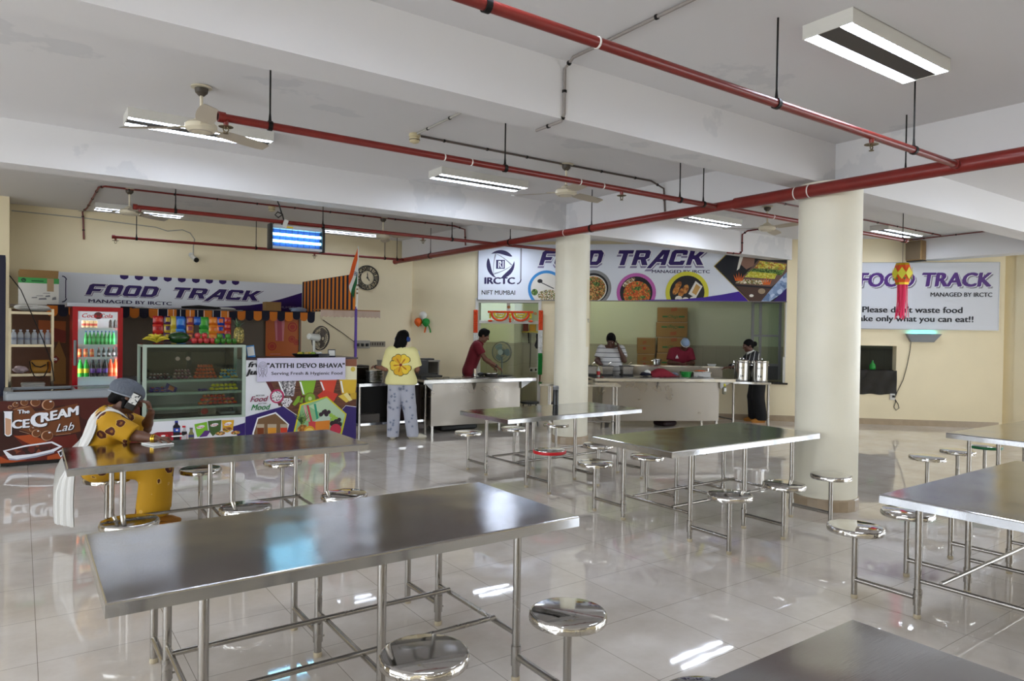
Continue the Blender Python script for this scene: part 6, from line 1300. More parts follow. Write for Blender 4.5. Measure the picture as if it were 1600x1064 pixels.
solo('handle_jug',MB().lathe([(.03,0),(.035,.01),(.03,.14),(.033,.16)],W2_(2.17,.66,.869),n=16),S_SEAT,'slim steel jug between the chafing dish and the urns','jug')
hy=thing('spray_bottle','small bottle with yellow cap hanging at the end of the wide serving counter','bottle',W2_(2.19,-.03,.60)); mb=MB(); mb.rbox((0,0,.07),(.075,.05,.14),.02); part('bottle_body',mb,mat('bottle_grey','#6d6a55',.3),hy); mb=MB(); mb.lathe([(.028,.14),(.03,.15),(.028,.185),(.012,.195)],n=16); part('cap',mb,mat('yellow_cap','#c9c02a',.4),hy); part('paper_label',MB().box(-.03,.03,-.027,-.025,.05,.11),M_WPAPER,hy,smooth=0); part('hook',MB().cyl((0,.0,.19),(0,.0,.215),.004,n=6),M_ROD,hy)
# urn stand
def urn_stand():
    a,b=V((10.62,8.01,0)),V((11.0,7.49,0)); d=(b-a).normalized(); n=V((-d.y,d.x,0)); rz=math.atan2(d.y,d.x); L=(b-a).length; D=.34
    t=thing('urn_stand','four-legged steel stand carrying two steel urns','stand',a,rz)
    part('top',MB().rbox((L/2,D/2,.78),(L+.04,D,.045),.01),S_WORK,t)
    for x in (.02,L-.02):
        for y in (.03,D-.03): part('leg',MB().cyl((x,y,0),(x,y,.76),.021,n=14),S_LEG,t)
    part('stretcher',MB().cyl((.02,.03,.1),(.02-.5,.2,.16),.014,n=10),S_DARK,t)
    M=LMB(a,rz)
    for i,(x,y,lab) in enumerate(((.155,.17,'steel urn nearer the kitchen hatch on the four-legged stand'),(.475,.17,'steel urn nearer the black-clad woman on the four-legged stand'))):
        o=M@V((x,y,.803)); u=thing('steel_urn',lab,'urn',o,rz); u['group']='steel urns'
        mb=MB(); mb.lathe([(.13,0),(.135,.008),(.135,.03),(.132,.034),(.132,.33),(.136,.335),(.136,.35),(.13,.36)],n=36); part('urn_body',mb,S_POT,u)
        mb=MB(); mb.lathe([(.138,.355),(.14,.362),(.14,.38),(.10,.395),(.03,.405),(.005,.405)],n=36); l=part('lid',mb,S_SEAT,u); mb=MB(); mb.tube([(-.03,0,.402),(-.03,0,.425),(.03,0,.425),(.03,0,.402)],.007,n=8); part('lid_knob',mb,S_SEAT,l)
        for s in (-1,1):
            mb=MB(); mb.tube([(s*.13,-.05,.30),(s*.150,-.05,.30),(s*.150,.05,.30),(s*.13,.05,.30)],.008,n=8); part('handle',mb,S_SEAT,u)
            mb=MB(); mb.box(s*.136-.008,s*.136+.008,-.02,.02,.335,.375); part('latch',mb,S_SEAT,u)
        mb=MB(); mb.cyl((0,-.135,.05),(0,-.17,.05),.014,n=10); mb.cyl((0,-.165,.05),(0,-.165,.085),.008,n=8); part('tap',mb,S_SEAT,u)
        p=MB(); vs,fs=text_mesh('STEEL' if False else ('24' if i==0 else '16'),1,.03); A=np.array(vs); w=A[:,0].max()
        ang=math.atan2(-(o.y),-(o.x))-rz
        def wrap(vs,z0,h,wd):
            A=np.array(vs); w=A[:,0].max()-A[:,0].min(); return [(.1333*math.cos(ang+(x-A[:,0].min())/w*wd/.133-wd/.266),.1333*math.sin(ang+(x-A[:,0].min())/w*wd/.133-wd/.266),z0+y/.7*h) for x,y in vs]
        p.add(wrap(vs,.085,.035,.06),fs)
        for z,hh,wd in ((.235,.004,.1),(.262,.004,.1)):
            n=10; q=[(.1333*math.cos(ang-wd/.266+wd/.133*k/n),.1333*math.sin(ang-wd/.266+wd/.133*k/n)) for k in range(n+1)]
            p.add([(x,y,zz) for zz in (z,z+hh) for x,y in q],[(k,k+1,n+2+k,n+1+k) for k in range(n)])
        for k in range(5):
            aa=ang-.3+.13*k; p.add([(.1333*math.cos(aa+e),.1333*math.sin(aa+e),z) for z in (.243,.258) for e in (0,.05)],[(0,1,3,2)])
        part('marking',p,M_INK,u,smooth=0)
urn_stand()
# small steel side table behind the slimmer column
def side_table():
    t=thing('side_table','plain steel side table standing behind the slimmer column','table',(7.4,8.95,0)); a=V((6.98,8.86,0)); rz=math.radians(-35); t.location=a; t.rotation_euler=(0,0,rz); WM[t.name]=LMB(a,rz)
    part('top',MB().box(-.12,1.2,0,.45,.775,.81),S_WORK,t,smooth=0)
    for x in (.06,1.14):
        for y in (.05,.4): part('leg',MB().cyl((x,y,0),(x,y,.775),.019,n=12),S_LEG,t)
    part('brace',MB().cyl((.06,.05,.2),(1.14,.05,.2),.012,n=10),S_LEG,t)
    M=LMB(a,rz); e=thing('fire_extinguisher','red fire extinguisher peeking out behind the slimmer column','fire extinguisher',M@V((.40,.2,.811))); c=V((0,0,0)); mb=MB(); mb.lathe([(.05,0),(.055,.01),(.055,.24),(.03,.28),(.015,.29)],n=20); part('cylinder',mb,mat('extinguisher_red','#b5101c',.25),e); part('valve',MB().cyl((0,0,.285),(0,0,.32),.015,n=10).cbox((.03,0,.33),(.1,.02,.015)),M_BLACK,e)
    for i,(x,y,lab,m) in enumerate(((7.28,9.72,'low dark stool beside the steel side table, near the doorway','#1b1b1d'),(7.66,9.42,'low dark stool half hidden by the slimmer column','#2a1a1a'))):
        s=thing('low_stool',lab,'stool',(x,y,0)); mb=MB(); mb.lathe([(.02,.40),(.16,.40),(.17,.415),(.165,.435),(.02,.44)],n=28); part('seat',mb,mat('stool_'+m,m,.4),s)
        for k in range(4): a_=PI/4+k*PI/2; part('leg',MB().cyl((.11*math.cos(a_),.11*math.sin(a_),.4),(.15*math.cos(a_),.15*math.sin(a_),0),.014,n=8),S_DARK,s)
    solo('plastic_pot',lumpy((7.2,9.05,.47),(.05,.05,.05),3,amp=.03) if False else MB().lathe([(.04,.0),(.05,.01),(.05,.08),(.03,.1)],(7.60,9.36,.445),n=16),mat('mustard_pot','#b99a1c',.5),'small mustard pot on the hidden low stool','pot')
side_table()
# black flask on the table
f=thing('flask','tall black flask with grey lid standing on a steel table','flask',atz(868,633,.7505)); mb=MB(); mb.lathe([(.033,0),(.036,.004),(.036,.185),(.034,.19)],n=28); part('flask_body',mb,mat('flask_black','#0f1013',.3),f); mb=MB(); mb.lathe([(.034,.19),(.036,.193),(.036,.232),(.03,.24),(.004,.24)],n=28); l=part('lid',mb,mat('flask_lid','#8e9094',.3,.4),f)
mb=MB()
for k in range(18): a=2*PI*k/18; mb.cbox((.0362*math.cos(a),.0362*math.sin(a),.212),(.003,.004,.036),rz=a)
part('grip_rib',mb,mat('flask_lid2','#5e6064',.4),l,smooth=0)
# notice on the slimmer column
def notice():
    cx,cy,r=6.76,8.0,.2595; t=thing('paper_notice','cream paper notice wrapped on the shaded edge of the slimmer column','notice',(cx,cy-r,1.5)); a0=math.atan2(-cy,-cx); A0=a0+.98; n=12; z0,z1=1.44,2.44
    mb=MB(); P=[[(cx+r*math.cos(A0+.9*k/n),cy+r*math.sin(A0+.9*k/n),z) for z in (z0,z1)] for k in range(n+1)]; mb.grid(P); part('sheet',mb,mat('cream_paper','#e2d8b8',.5),t,world=True)
    for body,z,h,wd in (('YOU ARE',1.80,.055,.62),('SAFE HERE',1.52,.055,.6)) if False else (('YO',1.80,.06,.11),):
        vs,fs=text_mesh(body,1,.01); Q=np.array(vs); w=Q[:,0].max(); mb=MB(); mb.add([(cx+(r+.001)*math.cos(A0+.08+x/w*wd/r),cy+(r+.001)*math.sin(A0+.08+x/w*wd/r),z+y/.7*h) for x,y in vs],fs); part('lettering',mb,M_INK,t,world=True,smooth=0)
notice()
# kitchen interior
def kthing(name,lab,cat,s,t_,z,**k): return thing(name,lab,cat,K(s,t_,z),KRZ,**k)
def kbox(lab,s0,s1,t0,z0,z1,old=False,flip=False):
    t=kthing('carton',lab,'box',(s0+s1)/2,t0,z0); w=(s1-s0)/2; part('box_body',MB().rbox((0,.2,(z1-z0)/2),(2*w,.4,z1-z0-.004),.008),M_CARD,t)
    part('tape',MB().box(-w*.99,w*.99,-.0015,.0,(z1-z0)-.02,(z1-z0)-.004),mat('brown_tape','#a58a68',.4),t,smooth=0)
    p=Print(K(s0,t0-.0005,z0),KX,(0,0,1)); g=mat('carton_ink_green','#2a6a3a',.6); r=mat('carton_ink_red','#a8402a',.6); W=2*w; H=z1-z0
    if not old:
        yy=.30*H if not flip else .62*H; p.rect(W*.16,yy,W*.34,yy+.035,g); p.rect(W*.70,yy,W*.9,yy+.035,g); p.text('Olega',W*.36,yy-.01,W*.68,.07,g,.01,.2) if not flip else p.text('Olega',W*.68,yy+.045,W*.36,-.07,g,.01,.2)
        yr=.72*H if not flip else .12*H
        for k in range(3): p.poly([(W*.44,yr+.025*k),(W*.64,yr+.025*k+.02),(W*.65,yr+.025*k+.034),(W*.45,yr+.025*k+.014)],r)
    else:
        for k in range(2): p.poly([(W*.3,H*.7-.03*k),(W*.5,H*.7-.03*k+.02),(W*.5,H*.7-.03*k+.034),(W*.31,H*.7-.03*k+.014)],r)
        p.ellipse(W*.4,H*.32,.035,.03,r); p.rect(W*.15,H*.48,W*.7,H*.5,mat('ink_softgrey','#77777a',.5))
    p.part('print_pattern',t)
T0=2.02
kbox('topmost carton of the tall stack behind the kitchen hatch',3.75,4.41,T0,1.93,2.26); kbox('second carton from the top of the tall kitchen stack',3.73,4.41,T0,1.585,1.925,flip=True); kbox('third carton from the top of the tall kitchen stack, beside the blue cap',3.76,4.42,T0,1.235,1.58); kbox('fourth carton down in the tall kitchen stack',3.74,4.41,T0,.885,1.23); kbox('bottom carton of the tall kitchen stack',3.74,4.42,T0,.54,.88)
kbox('worn upper carton of the short kitchen stack',3.30,3.71,T0+.02,1.20,1.565,True); kbox('lower carton of the short kitchen stack',3.31,3.70,T0+.02,.84,1.195,True); kbox('bottom carton of the short kitchen stack',3.31,3.70,T0+.02,.5,.835,True)
kt=kthing('kitchen_bench','low kitchen bench under the carton stacks','bench',3.85,T0,0); part('top',MB().box(-.7,.7,-.02,.46,.45,.5),M_DKIN,kt,smooth=0)
for x in (-.65,.65):
    for y in (.02,.42): part('leg',MB().cyl((x,y,0),(x,y,.45),.02,n=10),S_DARK,kt)
hu=kthing('hatch_counter','long steel counter unit set on the sill of the kitchen hatch','counter',4.02,.0,.743); part('body',MB().box(-.98,.92,.02,.34,0,.26),S_PANEL,hu,smooth=0); part('top',MB().box(-1.0,.94,.0,.36,.26,.285),S_WORK,hu,smooth=0)
for x in (.12,.4,.68): part('control_knob',MB().cyl((x,.02,.16),(x,-.01,.16),.025,n=14),S_SEAT,hu)
basin('pot','round steel pot on the hatch counter below the cartons',K(3.68,.20,1.03),.085,.11,S_POT,'pot',True)
basin('dish','small pale dish at the far end of the hatch counter',K(4.75,.18,1.03),.08,.03,M_WPAPER,'dish')
# aluminium partition seen at the end of the hatch
kp=kthing('glazed_partition','aluminium framed glass partition inside the kitchen hatch','partition',5.75,.3,.743)
def bars(mb,x,y0,y1,z0,z1,w=.045): mb.box(x-.02,x+.02,y0,y0+w,z0,z1)
mb=MB(); 
for x0 in (-.13,.02): mb.box(x0-.025,x0+.025,.5,.55,0,1.6)
mb.box(-.13,.42,.5,.55,.88,.92).box(-.13,.42,.5,.55,.28,.33).box(.38,.43,.5,.55,0,1.6).box(-.13,.43,.5,.55,1.56,1.6); part('frame',mb,mat('grey_aluminium','#8d9096',.35,.3),kp,smooth=0)
part('pane',MB().box(-.10,.38,.52,.525,.33,1.56),M_PANE,kp,smooth=0); part('panel',MB().box(-.10,.38,.515,.53,0,.28),mat('grey_panel','#5a5c60',.5),kp,smooth=0)
part('jamb_strip',MB().box(.33,.352,-.32,-.285,.48,1.55).box(.30,.345,-.32,-.285,.0,.5),M_ALU,kp,smooth=0)
# doorway: garlands, shelf, fan
gm=[mat('marigold_orange','#d8481a',.8,bump=.4,bscale=60),mat('marigold_yellow','#c9b31f',.8,bump=.4,bscale=60),mat('garland_white','#d9d9d4',.8,bump=.4,bscale=60),mat('garland_green','#0f7a2a',.8,bump=.4,bscale=60)]
def garland(lab,name,items):
    p0=items[0][0]; t=thing(name,lab,'garland',p0); by={}
    for c,r,m in items:
        mb=by.setdefault(m,MB()); mb.ell(c,r,10,7)
    for m,mb in by.items(): part({0:'orange_flowers',1:'yellow_flowers',2:'white_flowers',3:'green_flowers'}[m][:-1]+'_garland',mb,gm[m],t,world=True)['kind']='stuff'
it=[]
for s in range(24): it.append((K(.27+.9*s/23,-.07,2.055),(.026,.026,.024),0))
for c0 in (.50,.93):
    for k in range(17): a=PI*k/16; it.append((K(c0-.17*math.cos(a),-.07,2.03-.15*math.sin(a)),.024,0))
    for k in range(11): a=PI*k/10; it.append((K(c0-.11*math.cos(a),-.07,2.03-.09*math.sin(a)),.02,1))
    for k in range(4): it.append((K(c0-.05+.033*k,-.07,2.0),.018,1))
for k in range(4): it.append((K(.715,-.07,2.0-.045*k),.026 if k%2 else .03,1 if k<2 else 0))
for s in (.30,1.14):
    for k in range(3): it.append((K(s,-.07,2.01-.035*k),.022,1))
    it.append((K(s,-.07,1.87),(.05,.05,.024),0))
garland('orange and yellow marigold garland draped across the doorway','door_garland',it)
def post_garland(s,lab,segs):
    it=[]; z=2.07
    for m,zb in segs:
        while z>zb: 
            for dx in (-.02,.02): it.append((K(s+dx,-.06,z),.027,m))
            z-=.036
    garland(lab,'post_garland',it)
post_garland(1.345,'orange, white and green garland down the doorpost beside the slimmer column',[(0,1.68),(2,1.22),(3,.80)])
post_garland(-.01,'orange and white garland on the doorpost behind the man in dark red',[(0,1.62),(2,1.45)])
mb=MB(); mb.cyl(K(1.345,-.05,.8),K(1.34,-.05,.62),.02,.012,n=8); solo('ribbon',mb,mat('brown_band','#7a5a3a',.5),'brown ribbon tail at the lower end of the doorpost garland','ribbon')
for s,z,lab in ((.66,2.16,'round yellow sticker above the marigold garland'),(1.22,2.03,'round red sticker beside the marigold garland')): mb=MB(); mb.cyl(K(s,.055,z),K(s,.05,z),.032,n=20); solo('round_sticker',mb,mat('sticker_'+lab[6:9],'#b5703a',.5),lab,'sticker')
sh2=kthing('wall_shelf','small wall shelf with offerings seen through the doorway','shelf',.95,2.3,1.64); part('board',MB().box(-.34,.40,-.12,.19,0,.025),mat('red_lacquer','#7a1f1c',.4),sh2,smooth=0); part('trim',MB().box(-.34,.40,-.13,-.12,.0,.03),mat('gold_trim','#9a8a2a',.4,.4),sh2,smooth=0)
for x in (-.22,.3): part('bracket',MB().prism([(0,0),(.17,0),(.17,-.26)],(x,0,0),(0,1,0),(0,0,1),(.02,0,0)),M_BLACK,sh2,smooth=0)
for i,(s,w,h,c,lab,nm) in enumerate(((.68,.12,.24,'#5a1c14','dark red panel standing on the doorway shelf','panel'),(.85,.14,.16,'#b98a2a','gilt framed card on the doorway shelf','card'),(1.0,.13,.19,'#b5b5a5','white card in a yellow frame on the doorway shelf','card'),(1.13,.08,.10,'#7a6a5a','small brown jar on the doorway shelf','jar'),(1.27,.16,.10,'#b9331c','orange-red box at the end of the doorway shelf','box'))):
    t=kthing(nm if nm!='panel' else 'red_panel',lab,nm,s,2.3,1.666); part('front_face',MB().rbox((0,0,h/2),(w,.05,h),.008),mat('offer_'+c,c,.5),t)
    if nm=='card': part('frame',MB().box(-w/2-.008,w/2+.008,-.03,-.02,h,h+.012).box(-w/2-.008,w/2+.008,-.03,-.02,-.0,.012).box(-w/2-.01,-w/2,-.03,-.02,0,h).box(w/2,w/2+.01,-.03,-.02,0,h),mat('gold_trim','#9a8a2a',.4,.4),t,smooth=0)
mb=MB(); q=K(.95,2.46,1.62)
P=[[q+KX*(w_*(.03+.03*v*math.sin(v*9+1)+.02*v))+V((0,0,-.36*v))-KY*(.03+.01*math.sin(v*7+w_*2)) for w_ in (-1,-.3,.3,1)] for v in (0,.2,.4,.6,.8,1)]; mb.grid(P); mb.grid([[p+KY*.004 for p in r] for r in P]); solo('black_cloth',mb,M_BLACK,'black cloth hanging from a hook under the doorway shelf','cloth')
cable('cable',[K(.78,2.47,1.62),K(.78,2.475,1.2),K(.77,2.475,.78)],.008,M_BLKC,'thin black wire running down the tiled wall beyond the doorway','cable')
t=kthing('wall_socket','white double socket on the tiled wall beyond the doorway','socket',.86,2.49,.75); part('plate',MB().rbox((0,-.01,0),(.2,.02,.12),.008),M_WPAPER,t); part('plug',MB().rbox((-.05,-.035,-.01),(.05,.05,.05),.01).rbox((.06,-.035,0),(.04,.04,.05),.01),M_BLACK,t)
def pedestal_fan():
    c=K(.36,1.0,1.2); t=thing('pedestal_fan','grey pedestal fan in the doorway beside the man in dark red','fan',(c.x,c.y,0)); ax=(KN+KX*-.25).normalized(); X,Y,_=frame(ax); mg=mat('fan_grey','#6f8088',.4)
    part('pole',MB().cyl((c.x,c.y,.04),(c.x,c.y,1.1),.018,n=12),mg,t,world=True); mb=MB(); mb.lathe([(.2,0),(.2,.02),(.05,.045),(.02,.06)],(c.x,c.y,0),n=28); part('base',mb,mg,t,world=True)
    part('motor_housing',MB().cyl(c-ax*.16,c-ax*.02,.05,.065,n=20),mg,t,world=True); f=c+ax*.03; mb=MB()
    for rr,o in ((.23,-.02),(.225,.01),(.17,.045),(.11,.055),(.06,.058)): mb.tube([f+ax*o+X*rr*math.cos(2*PI*i/36)+Y*rr*math.sin(2*PI*i/36) for i in range(37)],.003 if rr<.22 else .006,n=5)
    for i in range(40):
        a=2*PI*i/40; d=X*math.cos(a)+Y*math.sin(a); mb.tube([f+ax*.058+d*.05,f+ax*.045+d*.17,f+d*.23-ax*.01],.0018,n=4)
    part('wire_guard',mb,mat('guard_steel','#5d676d',.35,.4),t,world=True); part('badge',MB().cyl(f+ax*.055,f+ax*.064,.062,n=24),mat('fan_badge','#a9bcc4',.3),t,world=True)
    for i in range(3):
        a=2*PI*i/3; P=[]
        for u in (0,.35,.7,1):
            r=.05+.15*u; w=.35+.25*math.sin(PI*u); P.append([f+X*r*math.cos(a+b*w)+Y*r*math.sin(a+b*w)+ax*(.018*b) for b in (-1,-.4,.3,1)])
        mb=MB(); mb.grid(P); part('blade',mb,mat('fan_blade_blue','#7f97a2',.3),t,world=True)
pedestal_fan()
# wall socket strip left of the woman in yellow
t=thing('switch_board','white switch board on the back wall behind the purple post','switch board',(4.6,Y1-.02,1.28)); a=aty(562,538,Y1-.02); part('plate',MB().rbox((a.x+.05,Y1-.015,a.z),(.34,.03,.16),.01),mat('dull_white','#a59f92',.4),t,world=True)
for k in range(3): part('plug',MB().rbox((a.x-.05+.1*k,Y1-.05,a.z-.01),(.05,.05,.06),.01),M_BLACK,t,world=True)
t=thing('wall_strip','long narrow brown and white label strip on the back wall','sign strip',aty(590,538,Y1-.01)); a=aty(567,538,Y1-.01); b=aty(602,539,Y1-.01); part('strip',MB().box(a.x,b.x,Y1-.012,Y1-.001,a.z-.05,a.z+.06),mat('dull_white2','#8d8474',.5),t,world=True,smooth=0)
p=Print((0,Y1-.012,0),(1,0,0),(0,0,1))
for k in range(8): x=a.x+.03+(b.x-a.x-.05)*k/8; p.rect(x,a.z-.02,x+.03,a.z+.035,mat('brown_ink','#4a4035',.6))
p.part('marking',t)
cable('cable',[aty(505,500,Y1-.01),aty(535,520,Y1-.01),aty(556,536,Y1-.03)],.006,M_BLKC,'thin black cable sloping down to the switch board','cable')
# ---------------------------------------------------------------- people: smooth bodies grown from joints
def A3(p): return np.array(p,float)
class Field:
    def __init__(s,lo,hi,res):
        s.lo=A3(lo); s.res=res; s.n=np.ceil((A3(hi)-s.lo)/res).astype(int)+1; s.F=np.full(s.n,1.,np.float32)
    def block(s,lo,hi):
        a=np.maximum(0,np.floor((lo-s.lo)/s.res).astype(int)); b=np.minimum(s.n,np.ceil((hi-s.lo)/s.res).astype(int)+1)
        if (b<=a).any(): return None
        ax=[(s.lo[i]+s.res*np.arange(a[i],b[i])).astype(np.float32) for i in range(3)]
        return tuple(slice(a[i],b[i]) for i in range(3)),np.stack(np.meshgrid(*ax,indexing='ij'),-1)
    def put(s,sl,d,k):
        f=s.F[sl]
        if k>0: h=np.maximum(k-np.abs(f-d),0)/k; s.F[sl]=np.minimum(f,d)-h*h*k*.25
        else: s.F[sl]=np.minimum(f,d)
    def group(s,prims,cuts=(),k=.03):
        """prims united smoothly, then cut by planes (point, outward normal), then joined to the field"""
        if cuts:
            g=Field.__new__(Field); g.lo=s.lo; g.res=s.res; g.n=s.n; g.F=np.full(s.n,1.,np.float32)
            for p in prims: g.prim(*p)
            idx=np.argwhere(g.F<.5)
            if len(idx)==0: return
            a,b=idx.min(0),idx.max(0)+1; sl=tuple(slice(a[i],b[i]) for i in range(3)); ax=[s.lo[i]+s.res*np.arange(a[i],b[i]) for i in range(3)]; P=np.stack(np.meshgrid(*ax,indexing='ij'),-1); d=g.F[sl]
            for pt,n in cuts: n=A3(n); n/=np.linalg.norm(n); d=np.maximum(d,(P-A3(pt))@n)
            s.put(sl,d.astype(np.float32),k)
        else:
            for p in prims: s.prim(*p)
    def prim(s,kind,a,b,ra,rb=None,k=.03,sq=None):
        a=A3(a)
        if kind=='c':
            b=A3(b); rb=ra if rb is None else rb; R=max(ra,rb)+k+.03; got=s.block(np.minimum(a,b)-R,np.maximum(a,b)+R)
            if not got: return
            sl,P=got; pa=P-a.astype(np.float32); ba=b-a
            if sq is not None:
                n=A3(sq[0]); n/=np.linalg.norm(n); f=1/sq[1]-1; pa=pa+(pa@n)[...,None]*n*f; ba=ba+n*(ba@n)*f
            l2=max(ba@ba,1e-9); t=np.clip((pa@ba)/l2,0,1); d=np.linalg.norm(pa-t[...,None]*ba,axis=-1)-(ra+(rb-ra)*t)
            if sq is not None: d=d*(.5+.5*sq[1])
            s.put(sl,d.astype(np.float32),k)
        else:   # ellipsoid: a centre, b = 3x3 axes rows, ra = radii
            r=A3(ra); R=r.max()+k+.02; got=s.block(a-R,a+R)
            if not got: return
            sl,P=got; q=(P-a)@A3(b).T/r; L=np.linalg.norm(q,axis=-1); d=(L-1)*r.min()*(.6+.4*1); s.put(sl,d.astype(np.float32),k)
    def mesh(s):
        F=s.F; nx,ny,nz=F.shape; ins=F<0
        c=np.zeros((nx-1,ny-1,nz-1),np.int8)
        for dx in (0,1):
            for dy in (0,1):
                for dz in (0,1): c+=ins[dx:nx-1+dx,dy:ny-1+dy,dz:nz-1+dz]
        act=np.argwhere((c>0)&(c<8)); idx=np.full(c.shape,-1,np.int32); idx[tuple(act.T)]=np.arange(len(act))
        S=np.zeros((len(act),3)); C=np.zeros(len(act))
        E=[((0,0,0),(1,0,0)),((0,1,0),(1,1,0)),((0,0,1),(1,0,1)),((0,1,1),(1,1,1)),((0,0,0),(0,1,0)),((1,0,0),(1,1,0)),((0,0,1),(0,1,1)),((1,0,1),(1,1,1)),((0,0,0),(0,0,1)),((1,0,0),(1,0,1)),((0,1,0),(0,1,1)),((1,1,0),(1,1,1))]
        for u,v in E:
            fa=F[tuple((act+u).T)]; fb=F[tuple((act+v).T)]; m=(fa<0)!=(fb<0); t=np.where(m,fa/(fa-fb+1e-12),0); 
            S+=np.where(m[:,None],A3(u)+(A3(v)-A3(u))*t[:,None],0); C+=m
        verts=s.lo+(act+S/np.maximum(C,1)[:,None])*s.res; faces=[]
        for ax in range(3):
            o1,o2=[i for i in range(3) if i!=ax]; a=[slice(None)]*3; b=[slice(None)]*3; a[ax]=slice(0,-1); b[ax]=slice(1,None); cr=np.argwhere(ins[tuple(a)]!=ins[tuple(b)]); ok=(cr[:,o1]>0)&(cr[:,o2]>0)&(cr[:,o1]<F.shape[o1]-1)&(cr[:,o2]<F.shape[o2]-1); cr=cr[ok]
            d1=np.zeros(3,int); d1[o1]=1; d2=np.zeros(3,int); d2[o2]=1
            q=np.stack([idx[tuple((cr-d1-d2).T)],idx[tuple((cr-d2).T)],idx[tuple(cr.T)],idx[tuple((cr-d1).T)]],1); faces.append(q[(q>=0).all(1)])
        return verts,np.concatenate(faces)
def sdf_part(name,groups,mats,parent,lo,hi,res,label=None,relax=2):
    f=Field(lo,hi,res)
    for g in groups: f.group(*g) if isinstance(g,tuple) else f.group(g)
    v,q=f.mesh(); me=bpy.data.meshes.new(name); me.from_pydata(v.tolist(),[],q.tolist()); 
    for m in (mats if isinstance(mats,(list,tuple)) else [mats]): me.materials.append(m)
    bm=bmesh.new(); bm.from_mesh(me)
    for _ in range(relax): bmesh.ops.smooth_vert(bm,verts=bm.verts,factor=.4,use_axis_x=True,use_axis_y=True,use_axis_z=True)
    bmesh.ops.recalc_face_normals(bm,faces=bm.faces); bm.to_mesh(me); bm.free(); me.polygons.foreach_set('use_smooth',[True]*len(me.polygons)); me.update()
    o=bpy.data.objects.new(name,me); COL.objects.link(o); o.parent=parent; WM[o.name]=WM[parent.name]
    if label: o['label']=label
    return o
def skin(n,c): return mat('skin_'+n,c,.5,var=.06,vscale=14)
def nrm(v): v=A3(v); return v/np.linalg.norm(v)
def hand_prims(w,hd,pn,thumb,curl=.5,sc=1.):
    """palm, four jointed fingers of unequal length, thumb from the side of the palm; pn: direction the palm faces"""
    w=A3(w); hd=nrm(hd); pn=A3(pn); pn=nrm(pn-hd*(pn@hd)); sd=np.cross(hd,pn)*thumb; out=[('c',w,w+hd*.075*sc,.024*sc,.033*sc,.012,(pn,.55))]
    for i,(o,L) in enumerate(((.027,.068),(.010,.076),(-.008,.071),(-.025,.055))):
        b=w+hd*.078*sc+sd*o*sc; d1=nrm(hd+pn*curl*.7+sd*o*1.5); d2=nrm(hd+pn*curl*2.); m=b+d1*L*.5*sc; out+=[('c',b-hd*.01,m,.0088*sc,.0082*sc,.006),('c',m,m+d2*L*.5*sc,.0082*sc,.0068*sc,.004)]
    b=w+hd*.03*sc+sd*.026*sc; m=b+nrm(hd*.6+sd*.8+pn*.3)*.035*sc; return out+[('c',b-sd*.01,m,.012*sc,.010*sc,.008),('c',m,m+nrm(hd+pn*.7+sd*.1)*.03*sc,.0095*sc,.0078*sc,.004)]
def foot_prims(an,d,L=.2): an=A3(an); d=nrm(d); h=A3((0,0,1)); return [('c',an-d*.03-h*.03,an+d*L*.62-h*.045,.038,.030,.02,(h,.8)),('c',an+d*L*.55-h*.05,an+d*L*.8-h*.052,.034,.022,.02,(h,.65))]
def head_axes(look,up=(0,0,1)):
    f=nrm(look); u=A3(up); u=nrm(u-f*(u@f)); return f,u,np.cross(f,u)
def head_prims(Hc,look,sc=1.,up=(0,0,1)):
    f,u,s=head_axes(look,up); H=A3(Hc); M=[s,f,u]
    P=[('e',H+u*.028*sc-f*.008*sc,M,A3((.074,.096,.092))*sc,None,.03),('c',H+f*.036*sc-u*.015*sc,H+f*.060*sc-u*.083*sc,.058*sc,.030*sc,.03),('c',H+s*.035*sc+f*.03*sc-u*.06*sc,H-s*.035*sc+f*.03*sc-u*.06*sc,.034*sc,.034*sc,.03),
       ('c',H+f*.094*sc+u*.018*sc,H+f*.112*sc-u*.022*sc,.008*sc,.0135*sc,.012),('c',H+f*.104*sc-u*.026*sc+s*.012*sc,H+f*.104*sc-u*.026*sc-s*.012*sc,.008*sc,.008*sc,.006),
       ('c',H+f*.082*sc+u*.032*sc+s*.035*sc,H+f*.082*sc+u*.032*sc-s*.035*sc,.012*sc,.012*sc,.016),('c',H+f*.088*sc-u*.052*sc+s*.016*sc,H+f*.088*sc-u*.052*sc-s*.016*sc,.0095*sc,.0095*sc,.006)]
    for t in (1,-1): P.append(('e',H+s*.076*sc*t-f*.008*sc-u*.004*sc,[s,f,u],A3((.012,.020,.032))*sc,None,.008))
    return P
def face_parts(t,Hc,look,sc=1.,up=(0,0,1),brow='#120d0a',lip='#7a4038'):
    f,u,s=[V(x) for x in head_axes(look,up)]; H=V(Hc); R=Matrix((s,f,u)).transposed()
    for k in (1,-1):
        e=H+f*.083*sc+u*.013*sc+s*.031*sc*k; mb=MB(); mb.ell(e,(.0135*sc,.010*sc,.0085*sc),12,8,0,R); mb.ell(e+f*.0075*sc,(.0058*sc,.004*sc,.0058*sc),10,6,1,R); part('eye',mb,[mat('eye_white','#cfc8be',.3),mat('eye_iris','#1a100b',.2)],t)
        mb=MB(); mb.tube([e+f*.008*sc+u*.019*sc-s*.018*sc*k,e+f*.011*sc+u*.023*sc,e+f*.003*sc+u*.018*sc+s*.018*sc*k],.0035*sc,n=6); part('eyebrow',mb,mat('brow_'+brow,brow,.8),t)
    mb=MB(); mb.tube([H+f*.091*sc-u*.052*sc+s*.022*sc,H+f*.0985*sc-u*.0515*sc,H+f*.091*sc-u*.052*sc-s*.022*sc],[.002,.0055*sc,.002],n=8); part('lips',mb,mat('lip_'+lip,lip,.5),t)
